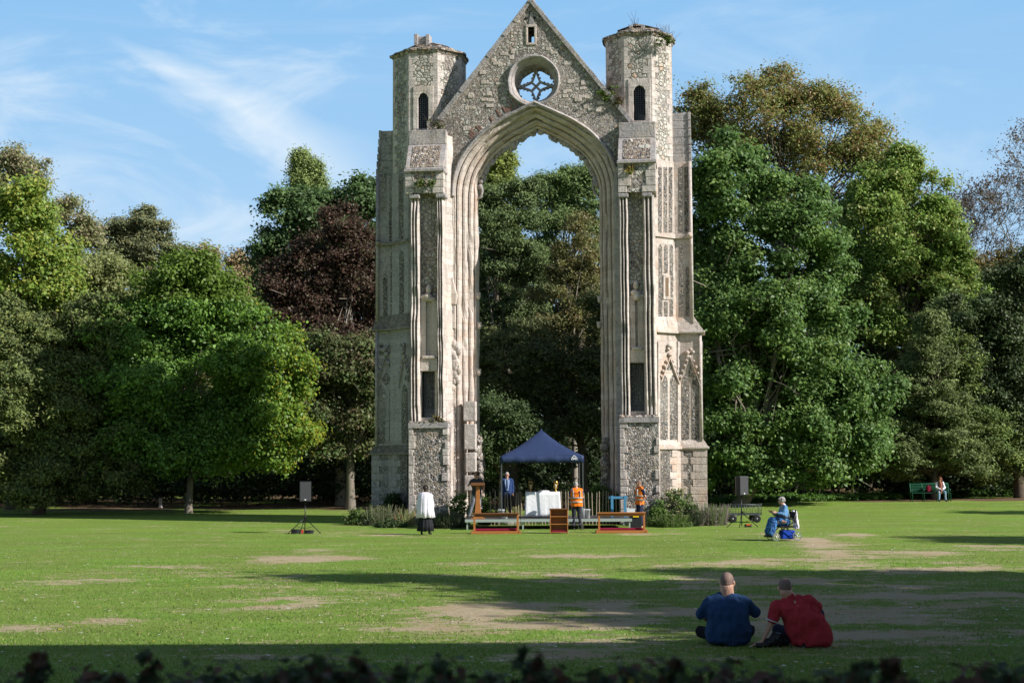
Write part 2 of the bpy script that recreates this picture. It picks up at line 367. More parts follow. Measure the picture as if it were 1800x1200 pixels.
M = {}
M['flint'] = flint('flint_rubble', white=.55, sc=17)
M['flint_gable'] = flint('flint_gable', sc=20, white=.85, rubble=.20)
M['flint_base'] = flint('flint_base', sc=12, white=.55, rubble=.05, mid=(.25,.23,.2), st=1.0)
M['flint_dark'] = flint('knapped_flint', sc=22, white=.22, mid=(.12,.115,.12), pale=(.40,.38,.35), mortar=(.20,.185,.16), rubble=0.0, st=.8)
M['roof'] = flint('flint_tile', sc=12, white=.3, mid=(.22,.14,.09), pale=(.38,.28,.18), rubble=.1)
M['ashlar'] = ashlar('ashlar_stone', grey=.5, amt=.65)
M['ashlar_warm'] = ashlar('ashlar_warm', c1=(.57,.495,.445), c2=(.43,.35,.30), warm=(.50,.31,.20), grey=.4, wamt=.65, amt=.65)
M['ashlar_grey'] = ashlar('ashlar_weathered_shaded', c1=(.36,.33,.335), c2=(.24,.225,.235), warm=(.50,.40,.26), grey=.5, amt=.7)  # weathered grey, darkened further to carry the north tower's shade
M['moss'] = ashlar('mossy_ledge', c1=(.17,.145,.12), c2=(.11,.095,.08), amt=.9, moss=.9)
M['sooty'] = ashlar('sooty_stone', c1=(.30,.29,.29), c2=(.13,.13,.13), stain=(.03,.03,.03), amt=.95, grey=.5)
M['brick'] = plain('red_brick', (.26,.15,.12), .9, 0, .3, 6, .1, .5, 30)
M['plain_stone'] = ashlar('carved_stone', bh=.6, bw=.9, c1=(.60,.52,.46), c2=(.48,.40,.35), amt=.3, grey=.15)
M['dark_void'] = plain('dark_interior', (.03,.028,.025), .95)  # near black: shade of deep openings painted as colour
M['iron'] = plain('grille_iron', (.05,.055,.07), .5, .6)
M['grille_pale'] = plain('grille_wire', (.13,.14,.16), .5, .5)
M['moss'] .name = 'mossy_ledge'
# ------------------------------------------------------------------ the ruin
YAW = R(-7.5)
RO = Vector((0.85, 59.0, 0.0))
RU = empty('ruined_abbey_arch', RO, YAW, 'tall flint and stone ruin with one great pointed arch between two turrets', 'ruin')
_ri = Matrix.Rotation(-YAW, 3, 'Z')
_o = _ri @ (Vector((0, 0, CAM_Z)) - RO)
def RP(px, py, A=(0, 0), d=(1, 0)):
    """photo point on the vertical plane through A along d, in the ruin's own frame: (distance along d, z)"""
    r = _ri @ ray(px, py)
    # o + t r = A + s d
    det = r.x * (-d[1]) + d[0] * r.y
    bx, by = A[0] - _o.x, A[1] - _o.y
    t = (bx * (-d[1]) + d[0] * by) / det
    s_ = ((_o.x + t * r.x - A[0]) * d[0] + (_o.y + t * r.y - A[1]) * d[1])
    return s_, _o.z + t * r.z
def U(px, v, py=500): return RP(px, py, (0, v))[0]
def Z(py, v=0.0, px=936): return RP(px, py, (0, v))[1]

def curve_slab(outer, holes, v0, v1, name, mats, parent):
    """flat outline in (u, z) with holes, filled and given real thickness"""
    cu = bpy.data.curves.new(name, 'CURVE'); cu.dimensions = '2D'; cu.fill_mode = 'BOTH'; cu.extrude = abs(v1 - v0) / 2
    for ring in [outer] + holes:
        sp = cu.splines.new('POLY'); sp.points.add(len(ring) - 1); sp.use_cyclic_u = True
        for i, p in enumerate(ring): sp.points[i].co = (p[0], p[1], 0, 1)
    t = bpy.data.objects.new('t', cu); COL.objects.link(t)
    dg = bpy.context.evaluated_depsgraph_get(); dg.update()
    me = bpy.data.meshes.new_from_object(t.evaluated_get(dg))
    bpy.data.objects.remove(t)
    mid = (v0 + v1) / 2
    for v in me.vertices: x, y, z = v.co; v.co = (x, mid - z, y)
    me.flip_normals() if False else None
    me.materials.clear()
    for m in (mats if isinstance(mats, (list, tuple)) else [mats]): me.materials.append(m)
    for p in me.polygons: p.use_smooth = False; p.material_index = 0
    bm = bmesh.new(); bm.from_mesh(me); bmesh.ops.remove_doubles(bm, verts=bm.verts, dist=1e-4)
    bmesh.ops.recalc_face_normals(bm, faces=bm.faces); bm.to_mesh(me); bm.free()
    o = bpy.data.objects.new(name, me); COL.objects.link(o); o.parent = parent; return o

# arch geometry, taken on the plane of the inner edge (v = 0.85)
VI = 0.85
aw = (U(1053, VI, 350) - U(838, VI, 350)) / 2
auc = (U(1053, VI, 350) + U(838, VI, 350)) / 2
az0 = Z(348, VI); arise = Z(226, VI) - az0
ar = (arise**2 + aw**2) / (2 * aw)
def arch_path(d, n=26, jambs=True, zb=0.0, du=0.0):
    """points from the left foot over the apex to the right foot at offset d outward, with outward normals"""
    pts = []; w = aw + d; rh = arise + d * 1.03
    if jambs:
        k = max(2, int((az0 - zb) / .35))
        for i in range(k): pts.append((-w, zb + (az0 - zb) * i / k, -1, 0))
    B = ((1, 0), (1, .60), (.46, .815), (0, 1))
    for i in range(n + 1):
        t = i / n; c = ((1-t)**3, 3*t*(1-t)**2, 3*t*t*(1-t), t**3); x = sum(c[j]*B[j][0] for j in range(4)) * w; z = sum(c[j]*B[j][1] for j in range(4)) * rh
        e = (3*(1-t)**2, 6*t*(1-t), 3*t*t); dx = sum(e[j]*(B[j+1][0]-B[j][0]) for j in range(3)) * w; dz = sum(e[j]*(B[j+1][1]-B[j][1]) for j in range(3)) * rh
        l_ = math.hypot(dx, dz); pts.append((-x, az0 + z, -dz/l_, -dx/l_))
    right = [(-p[0], p[1], -p[2], p[3]) for p in pts[::-1][1:]]
    return [(p[0] + auc + du, p[1], p[2], p[3]) for p in pts + right]
def sweep(prof, name, mat, parent, jambs=True, zb=0.0, rough=.016, chip=.09, seed=0, zlim=None):
    n = len(prof); base = [arch_path(d, 26, jambs, zb) for d, v in prof]
    m = len(base[0]); vs = []; fs = []
    for i in range(m):
        for j, (d, v) in enumerate(prof):
            u, z, nx, nz = base[j][i]
            q = Vector((u * 1.7, v * 3 + seed, z * 1.3)); w = mnoise.noise(q) * rough * 2
            c = mnoise.noise(Vector((u * .9 + seed, v * 5, z * .8 + 9)))
            if c > .28 and 0 < j < n - 2: w += chip * min(1, (c - .28) * 6)
            vs.append((u + nx * w, v + abs(w) * .9, z + nz * w))
    for i in range(m - 1):
        for j in range(n):
            j2 = (j + 1) % n; fs.append((i*n+j, i*n+j2, (i+1)*n+j2, (i+1)*n+j))
    fs.append(tuple(range(n))); fs.append(tuple(range(m*n-1, (m-1)*n-1, -1)))
    mb = MB(); mb.add(vs, fs)
    o = mb.build(name, mat, parent)
    bm = bmesh.new(); bm.from_mesh(o.data); bmesh.ops.recalc_face_normals(bm, faces=bm.faces); bm.to_mesh(o.data); bm.free()
    return o
WALL_D = 0.80
prof = [(0,1.45),(0,.95),(.03,.87),(.09,.85),(.13,.90),(.16,.78),(.16,.70),(.21,.60),(.28,.60),(.33,.68),(.37,.55),(.37,.45),
        (.43,.36),(.50,.35),(.55,.42),(.59,.26),(.59,.14),(.64,.05),(.71,.03),(.74,.10),(.80,.02),(.88,-.03),(.88,1.45)]
sweep(prof, 'arch_moulding', M['ashlar_warm'], RU, seed=1)
sweep([(.78,-.02),(.80,-.14),(.87,-.19),(.94,-.12),(.96,-.02)], 'hood_mould', M['ashlar_grey'], RU, jambs=False, seed=5, chip=.03)

# gable wall between the turrets
uL, uR = U(752, 0.2, 300), U(1126, 0.2, 300)
inner = [(p[0], p[1]) for p in arch_path(WALL_D, 24, True, -.1)]
zs = Z(212)
gl = RP(772, 212); gr = RP(1108, 214); ga = RP(933, 3)
outer = [(uL, -.1), (uL, gl[1]), gl, ga, gr, (uR, gr[1]), (uR, -.1)] + inner[::-1]
rc = RP(938, 143); rr = RP(938 + 43, 143)[0] - rc[0]
hole = [(rc[0] + rr * math.cos(a), rc[1] + rr * math.sin(a)) for a in np.linspace(0, 2*math.pi, 48, endpoint=False)]
sl0, sl1 = RP(928, 76), RP(939, 48)
slit = [(sl0[0], sl0[1]), (sl1[0], sl0[1]), (sl1[0], sl1[1]), (sl0[0], sl1[1])]
curve_slab(outer, [hole, slit], 0.0, 1.4, 'gable_wall', M['flint_gable'], RU)
# coping up both slopes, laid in short stones
mb = MB(); rnd = random.Random(4)
for (a, b) in ((gl, ga), (gr, ga)):
    a = Vector((a[0], 0, a[1])); b = Vector((b[0], 0, b[1])); d = b - a; n = 17; dn = d.normalized(); up = Vector((-dn.z, 0, dn.x))
    if up.z < 0: up = -up
    for i in range(n):
        p = a + d * (i + .015) / n; q = a + d * (i + .985) / n; w = .05 + rnd.uniform(-.015, .02); o_ = rnd.uniform(-.02, .02)
        vs = []
        for v in (-.10 + o_, 1.5):
            for t in (p, q):
                for h in (-.07, .09 + w * .4): vs.append((t.x + up.x*h, v, t.z + up.z*h))
        mb.add(vs, [(0,1,3,2),(4,6,7,5),(0,2,6,4),(1,5,7,3),(0,4,5,1),(2,3,7,6)])
mb.box((ga[0]-.13, -.12, ga[1]-.05), (ga[0]+.13, 1.5, ga[1]+.16))
mb.build('gable_coping', M['ashlar_grey'], RU, bevel=.012)
# dressed stones around the slit and small dark discs painted as a pierced vent
mb = MB(); a, b = RP(924, 80), RP(943, 43)
mb.box((a[0], -.04, a[1]), (b[0], .3, sl0[1])); mb.box((a[0], -.04, sl1[1]), (b[0], .3, b[1]))
mb.box((a[0], -.04, sl0[1]), (sl0[0], .3, sl1[1])); mb.box((sl1[0], -.04, sl0[1]), (b[0], .3, sl1[1]))
mb.build('slit_window', M['plain_stone'], RU, bevel=.02)
mb = MB()
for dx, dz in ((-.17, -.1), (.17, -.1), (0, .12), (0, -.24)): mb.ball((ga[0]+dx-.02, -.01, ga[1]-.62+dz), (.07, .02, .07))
mb.build_each('painted_piercing', M['dark_void'], RU)  # flat dark discs, no holes: their shade is only colour
mb = MB(); q = RP(934, 24); mb.prism([(q[0]-.12, q[1]-.55), (q[0]+.12, q[1]-.55), (q[0]+.05, q[1]+.05), (q[0]-.05, q[1]+.05)], -.03, .05)
mb.build('gable_tablet', M['ashlar_grey'], RU, bevel=.01)

# dressed blocks of old repairs scattered in the flintwork, and brick voussoirs over the left haunch
rnd = random.Random(77); rep_b = MB(); nb_ = 0
while nb_ < 42:
    u = rnd.uniform(uL+1.6, uR-1.6); z = rnd.uniform(az0-5, ga[1]-2.0); w = rnd.uniform(.12, .34); h = rnd.uniform(.10, .2)
    gz_ = gl[1] + (ga[1]-gl[1]) * (1 - abs(u-ga[0]) / abs(gl[0]-ga[0]))
    if z > gz_ - .35 or math.hypot(u-rc[0], z-rc[1]) < rr + .35: continue
    if z < az0 + .1 and abs(u-auc) < aw + 1.2: continue
    if z >= az0 + .1 and ((u-auc)/(aw+1.25))**2 + ((z-az0)/(arise+1.3))**2 < 1.0: continue
    if z > az0 + 3.2 and rnd.random() < .6: continue
    rep_b.box((u-w/2, -.012-rnd.random()*.02, z-h/2), (u+w/2, .05, z+h/2)); nb_ += 1
rep_b.build('repair_blockwork', M['plain_stone'], RU, bevel=.012, kind='stuff')
mb = MB(); ap = arch_path(1.02, 60, False)
for i in range(24, 52):
    u, z, nx, nz = ap[i]
    if u > auc - .5 or rnd.random() < .5: continue
    q = Vector((u, 0, z)); n_ = Vector((nx, 0, nz)); t_ = Vector((-nz, 0, nx)); h = rnd.uniform(.2, .42); w = .032
    vs = [q + n_*.02 + t_*w, q + n_*.02 - t_*w, q + n_*(h) - t_*w, q + n_*(h) + t_*w]; mb.prism([(v.x, v.z) for v in vs], -.02, .05)
mb.build('brick_voussoir_trim', M['brick'], RU, kind='stuff')

# rose window: ring in two orders, deep reveal, tracery at the back
rose = empty('rose_window', (rc[0], 0, rc[1]), 0); rose.parent = RU
def ring(prof, name, mat, n=56, seed=0, jit=.01):
    vs = []; fs = []; m = len(prof)
    for i in range(n):
        a = 2*math.pi*i/n
        for r_, v in prof:
            w = mnoise.noise(Vector((math.cos(a)*3, math.sin(a)*3, v*2 + seed))) * jit
            vs.append(((r_+w)*math.cos(a), v, (r_+w)*math.sin(a)))
    for i in range(n):
        for j in range(m):
            i2 = (i+1) % n; j2 = (j+1) % m; fs.append((i*m+j, i*m+j2, i2*m+j2, i2*m+j))
    mb = MB(); mb.add(vs, fs); o = mb.build(name, mat, rose)
    bm = bmesh.new(); bm.from_mesh(o.data); bmesh.ops.recalc_face_normals(bm, faces=bm.faces); bm.to_mesh(o.data); bm.free(); return o
ro = rr * 46.5 / 43
ring([(ro, .02), (ro, -.10), (ro-.05, -.15), (ro-.11, -.12), (ro-.14, .02), (ro-.19, .03), (ro-.23, .12), (ro-.31, .30), (ro-.33, .95), (ro-.33, 1.45), (ro, 1.45)], 'rose_frame', M['ashlar_grey'], seed=2, jit=.04)
ri = ro - .33
mb = MB(); tv0, tv1 = .82, .98
def bar2(p, q, w=.05, off=0.0):
    p = Vector((p[0], 0, p[1])); q = Vector((q[0], 0, q[1])); d = (q - p).normalized(); s_ = Vector((-d.z, 0, d.x)) * w
    vs = [];
    for v in (tv0+off, tv1-off):
        for t in (p - d*.01, q + d*.01): vs += [(t.x+s_.x, v, t.z+s_.z), (t.x-s_.x, v, t.z-s_.z)]
    mb.add(vs, [(0,1,3,2),(4,6,7,5),(0,2,6,4),(1,5,7,3),(0,4,5,1),(2,3,7,6)])
k = ri * .27
for i in range(4):
    a = i*math.pi/2; tip = (ri*1.02*math.cos(a), ri*1.02*math.sin(a))
    for s_ in (-1, 1):
        c_ = a + s_*math.pi/4; node = (k*1.25*math.cos(c_), k*1.25*math.sin(c_))
        prev = tip
        for t in (.25, .5, .75, 1):
            m_ = Vector(tip).lerp(Vector(node), t); bow = -math.sin(math.pi*t) * ri * .045
            nrm = Vector((math.cos(c_), math.sin(c_))); p2 = (m_.x + nrm.x*bow, m_.y + nrm.y*bow)
            bar2(prev, p2, .042, .012 if s_ > 0 else .0); 
            if t in (.25, .5, .75): mb.ball((p2[0]+nrm.x*.05, (tv0+tv1)/2, p2[1]+nrm.y*.05), (.055, .05, .055), 6)
            prev = p2
    c_ = a + math.pi/4; bar2((0, 0), (k*1.3*math.cos(c_), k*1.3*math.sin(c_)), .045, .02)
rnd = random.Random(8)
for i in range(22):
    a = 2*math.pi*i/22 + rnd.uniform(-.08, .08); big = rnd.random() < .3
    mb.ball(((ri-.01)*math.cos(a), (tv0+tv1)/2, (ri-.01)*math.sin(a)), (.10 if big else .06, .07, .11 if big else .06), 6)
mb.build('rose_tracery', M['ashlar_grey'], rose)

# broken cusps and stumps of the lost tracery inside the great arch
mb = MB(); rnd = random.Random(11)
ap = arch_path(0.0, 60, False)
for i in range(6, len(ap) - 6):
    u, z, nx, nz = ap[i]
    if rnd.random() < .62:
        s_ = rnd.uniform(.07, .17); mb.ball((u - nx*.08, 1.05+rnd.uniform(-.05, .1), z - nz*.03), (s_, .09, s_*rnd.uniform(.7, 1.2)), 6)
for px, py, dx, dy, w in ((907, 262, -14, -16, .13), (853, 306, 8, -20, .10), (918, 243, -8, -10, .09), (975, 247, 6, -12, .10), (1002, 262, 14, -12, .12), (1036, 302, 12, -10, .10), (986, 250, 5, -14, .09), (1020, 282, 10, -12, .09)):
    a, b = RP(px, py, (0, 1.05)), RP(px + dx, py + dy, (0, 1.05))
    mb.tube([(a[0], 1.05, a[1]), (b[0], 1.05, b[1])], [w*.8, w], 5, smooth=False)
for sgn, pts in ((1, [(838,350),(845,347),(848,335),(846,322),(841,314),(838,318)]), (1, [(838,346),(836,336),(841,328),(846,326)]),
                 (-1, [(1053,344),(1046,340),(1042,328),(1045,318),(1052,312)]), (-1, [(1052,330),(1046,326),(1042,320)]),
                 (1, [(895,268),(903,262),(910,252),(912,244),(906,240)]), (-1, [(966,236),(970,246),(978,250),(986,244)]), (-1,[(986,246),(990,256),(1000,254),(1003,248)])):
    pp = [RP(x, y, (0, 1.05)) for x, y in pts]
    mb.tube([(a, 1.05, b) for a, b in pp], .065, 5)
mb.build('tracery_stump', M['ashlar_grey'], RU)
# inner edge knots on the jambs
mb = MB()
for px, py in ((841, 521), (843, 573), (1054, 527), (1053, 572), (842, 655)):
    a = RP(px, py, (0, .9)); mb.ball((a[0], .9, a[1]), (.10, .12, .14), 7); mb.box((a[0]-.1, .85, a[1]+.08), (a[0]+.08, 1.0, a[1]+.16))
mb.build_groups('jamb_knot', M['plain_stone'], RU, lambda c: (c.x > auc, round(c.z/1.4)))

def rough_mesh(o, sub=.16, amp=.03, sc=2.2, seed=0):
    """cut into small faces and push them about: worn, broken masonry"""
    bm = bmesh.new(); bm.from_mesh(o.data)
    for _ in range(5):
        es = [e for e in bm.edges if e.calc_length() > sub * 1.6]
        if not es or len(bm.verts) > 9000: break
        bmesh.ops.subdivide_edges(bm, edges=es, cuts=1, use_grid_fill=True)
    bmesh.ops.triangulate(bm, faces=[f for f in bm.faces if len(f.verts) > 4])
    bm.normal_update()
    for v in bm.verts:
        c = v.co * sc + Vector((seed, seed*.3, 0)); w = mnoise.noise(c) * .7 + mnoise.noise(c * 2.7) * .5
        v.co += v.normal * w * amp
    bm.to_mesh(o.data); bm.free(); return o

# ---- turrets
def octa(cu, cv, a, rot=0.0):
    r_ = a / math.cos(math.pi/8)
    return [(cu + r_*math.cos(math.pi/8 + i*math.pi/4 + rot), cv + r_*math.sin(math.pi/8 + i*math.pi/4 + rot)) for i in range(8)]
CV = 1.72
class Facet:
    """a vertical plane of the tower: origin, direction along it, outward normal"""
    def __init__(s, A, d): s.A = A; l = math.hypot(*d); s.d = (d[0]/l, d[1]/l); s.n = (s.d[1], -s.d[0])
    def pt(s, w, out, z): return (s.A[0]+s.d[0]*w+s.n[0]*out, s.A[1]+s.d[1]*w+s.n[1]*out, z)
    def sz(s, px, py): return RP(px, py, s.A, s.d)
    def slab(s, mb, poly, o0, o1, mi=0):
        """poly in photo points"""
        pz = [s.sz(*p) for p in poly]; s.slab_sz(mb, pz, o0, o1, mi)
    def slab_sz(s, mb, pz, o0, o1, mi=0):
        ar_ = sum(pz[i][0]*pz[(i+1)%len(pz)][1]-pz[(i+1)%len(pz)][0]*pz[i][1] for i in range(len(pz)))
        if ar_ < 0: pz = pz[::-1]
        n = len(pz); vs = [s.pt(w, o1, z) for w, z in pz] + [s.pt(w, o0, z) for w, z in pz]
        mb.add(vs, [tuple(range(n)), tuple(range(2*n-1, n-1, -1))] + [((i+1)%n, i, n+i, n+(i+1)%n) for i in range(n)], mi)
    def rect(s, mb, x0, x1, y0, y1, o0=-.02, o1=.012, mi=0): s.slab(mb, [(x0, y1), (x1, y1), (x1, y0), (x0, y0)], o0, o1, mi)
    def lancet(s, mb, x0, x1, y0, y1, o0=-.02, o1=.012, mi=0):
        h = (x1 - x0) * 1.15; xm = (x0+x1)/2
        s.slab(mb, [(x0, y1), (x1, y1), (x1, y0+h), (x1-(x1-x0)*.12, y0+h*.5), (xm, y0), (x0+(x1-x0)*.12, y0+h*.5), (x0, y0+h)], o0, o1, mi)

def grille(mb, u0, u1, z0, z1, v, step=.075, w=.008):
    n = int((u1-u0)/step)
    for i in range(n+1):
        u = u0 + (u1-u0)*i/n; mb.box((u-w, v-w, z0), (u+w, v+w, z1))
    n = int((z1-z0)/step)
    for i in range(n+1):
        z = z0 + (z1-z0)*i/n; mb.box((u0, v-w*1.2, z-w), (u1, v-w*.3, z+w))

def turret(x0, x1, ytop, ycap, win, stump, side, zlow=-.1):
    cu = (U(x0, CV, 150) + U(x1, CV, 150)) / 2; a = (U(x1, CV, 150) - U(x0, CV, 150)) / 2 * .965
    vf = CV - a; zt = Z(ytop, vf); zm = Z(232, vf)
    t = empty('turret', (0, 0, 0)); t.parent = RU
    mb = MB(); mb.prism(octa(cu, CV, a), zlow, zt, 0, 'z')
    body = mb.build('turret_wall', [M['flint'], M['dark_void']], t)
    wx0, wx1, wy0, wy1 = win; p0, p1 = RP(wx0, wy1, (0, vf)), RP(wx1, wy0, (0, vf))
    w0, w1 = p0[0], p1[0]; zb, zh = p0[1], p1[1]; hw = (w1-w0)/2
    c = MB(); c.prism([(w0, zb), (w1, zb), (w1, zh-.25), (w1-.08, zh-.08), (w0+hw, zh), (w0+.08, zh-.08), (w0, zh-.25)], vf-.5, CV+.9, 0)
    cut(body, [c])
    for f in body.data.polygons:                     # near-black lining: darkness inside the stair put into the colour
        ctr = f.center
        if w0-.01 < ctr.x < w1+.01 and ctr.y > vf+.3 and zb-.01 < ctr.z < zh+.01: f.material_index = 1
    # dressed corner stones up every visible edge, alternately long and short
    mb = MB(); oc = octa(cu, CV, a); rnd = random.Random(side + 9)
    for i in (3, 4, 5, 6, 7, 0):
        p = Vector(oc[i]); 
        for (q, dr) in ((Vector(oc[(i+1) % 8]), 1), (Vector(oc[i-1]), -1)):
            d = (q - p).normalized(); n_ = Vector((d.y, -d.x)) * dr; z = 0.0; k_ = 0
            z = zm - 6.0
            while z < zt - .05:
                h = rnd.uniform(.22, .34); l_ = (.34 if (k_ % 2) ^ (dr > 0) else .17) * rnd.uniform(.8, 1.15); z2 = min(z + h - .012, zt - .01)
                qs = [p - n_*.03, p + d*l_ - n_*.03, p + d*l_ + n_*.008, p + n_*.008 ]
                mb.prism([(v_.x, v_.y) for v_ in qs], z, z2, 0, 'z'); z += h; k_ += 1
    mb.build_groups('quoin_trim', M['ashlar'], t, lambda c: round((math.degrees(math.atan2(c.y-CV, c.x-cu)) - 22.5) / 45))
    # window surround
    mb = MB(); fv = -.05 + vf; fw = .22
    mb.box((w0-fw, fv, zb-.12), (w1+fw, vf+.15, zb)); mb.box((w0-fw, fv, zb), (w0, vf+.15, zh-.1)); mb.box((w1, fv, zb), (w1+fw, vf+.15, zh-.1))
    um = w0+hw
    for s_ in (-1, 1):
        mb.prism([(um, zh), (um+s_*(hw-.08), zh-.08), (um+s_*hw, zh-.25), (um+s_*hw, zh-.1), (um+s_*(hw+fw), zh-.1), (um+s_*(hw+fw), zh+.28), (um, zh+.28)][::1], fv+.002, vf+.15)
    fr = mb.build('window_surround', M['ashlar'], t, bevel=.015)
    mb = MB(); grille(mb, w0, w1, zb, zh, vf+.12, .085, .007); mb.build('window_grille', M['grille_pale'], t)
    # overhanging cap of stone tiles
    mb = MB(); rr_ = a + .09
    mb.frustum(octa(cu, CV, a+.03), octa(cu, CV, rr_), zt-.02, zt+.10); 
    n = 40; rc_ = rnd
    for k_ in range(3):
        r0 = rr_ + .04 - k_*.5; r1 = r0 - .55; zz0 = zt+.10 + k_*.24; 
        vs = []; fs = []
        for i in range(n):
            an = 2*math.pi*i/n; o0 = octa_r(an, r0) + rc_.uniform(-.05, .05); o1 = octa_r(an, max(r1, .1))
            vs += [(cu+o0*math.cos(an), CV+o0*math.sin(an), zz0 + rc_.uniform(-.015, .02)), (cu+o0*math.cos(an), CV+o0*math.sin(an), zz0+.07+rc_.uniform(-.01, .03)), (cu+o1*math.cos(an), CV+o1*math.sin(an), zz0+.27)]
        for i in range(n):
            j = (i+1) % n; fs += [(i*3, j*3, j*3+1, i*3+1), (i*3+1, j*3+1, j*3+2, i*3+2)]
        mb.add(vs, fs)
    mb.frustum(octa(cu, CV, .9), octa(cu, CV, .15), zt+.55, zt+.85)
    mb.build('turret_roof', M['roof'], t)
    mb = MB(); s0, s1 = RP(stump[0], stump[3], (0, CV-.6)), RP(stump[1], stump[2], (0, CV-.6))
    mb.box((s0[0], CV-.9, zt+.1), (s0[0]+.17, CV-.3, s1[1])); mb.box((s1[0]-.17, CV-.9, zt+.1), (s1[0], CV-.3, s1[1]-.04)); mb.box((s0[0]+.17, CV-.8, zt+.1), (s1[0]-.17, CV-.35, s1[1]-.10))
    mb.build('finial_base', M['ashlar_grey'], t, bevel=.02)
    return t, cu, a
def octa_r(an, a):
    k_ = (an + math.pi/8) % (math.pi/4) - math.pi/8; return a / math.cos(k_)
TL, cuL, aL = turret(694, 817, 84, 66, (735, 753, 163, 227), (730, 757, 62, 74), 0)
TR, cuR, aR = turret(1065, 1183, 70, 52, (1114, 1134, 150, 213), (1106, 1134, 47, 58), 1)
# ---- front buttresses with stair doors
def shaft_cluster(mb, u0, u1, v0, v1, z0, z1, lobes):
    """vertical mouldings: a run of rolls and hollows across the face"""
    poly = []; n = 7 * lobes
    for i in range(n + 1):
        t = i / n; ph = (t * lobes) % 1.0
        poly.append((u0 + (u1-u0)*t, v0 + (v1-v0)*.38*(1 - abs(math.sin(math.pi * t * lobes)))))
    poly += [(u1, v1), (u0, v1)]
    mb.prism(poly, z0, z1, 0, 'z')
def wobble(o, amp=.02, chip=.06, seed=0, step=.35):
    bm = bmesh.new(); bm.from_mesh(o.data)
    zs_ = [v.co.z for v in bm.verts]; z = min(zs_) + step
    while z < max(zs_) - .1:
        bmesh.ops.bisect_plane(bm, geom=bm.verts[:]+bm.edges[:]+bm.faces[:], plane_co=(0, 0, z), plane_no=(0, 0, 1)); z += step
    for v in bm.verts:
        n_ = mnoise.noise(Vector((v.co.x*1.2+seed, v.co.y*1.2, v.co.z*.9)))
        v.co.x += n_*amp; v.co.y += abs(n_)*amp + (chip*min(1, (n_-.3)*5) if n_ > .3 else 0)
    bm.to_mesh(o.data); bm.free(); return o
def corbel(mb, u, v, z, s=1.0):
    rnd = random.Random(int(u*100))
    for i in range(7): mb.ball((u+rnd.uniform(-.2,.2)*s, v+rnd.uniform(-.1,.05), z+rnd.uniform(-.12,.08)*s), (rnd.uniform(.12,.2)*s, .16, rnd.uniform(.08,.14)*s), 8)
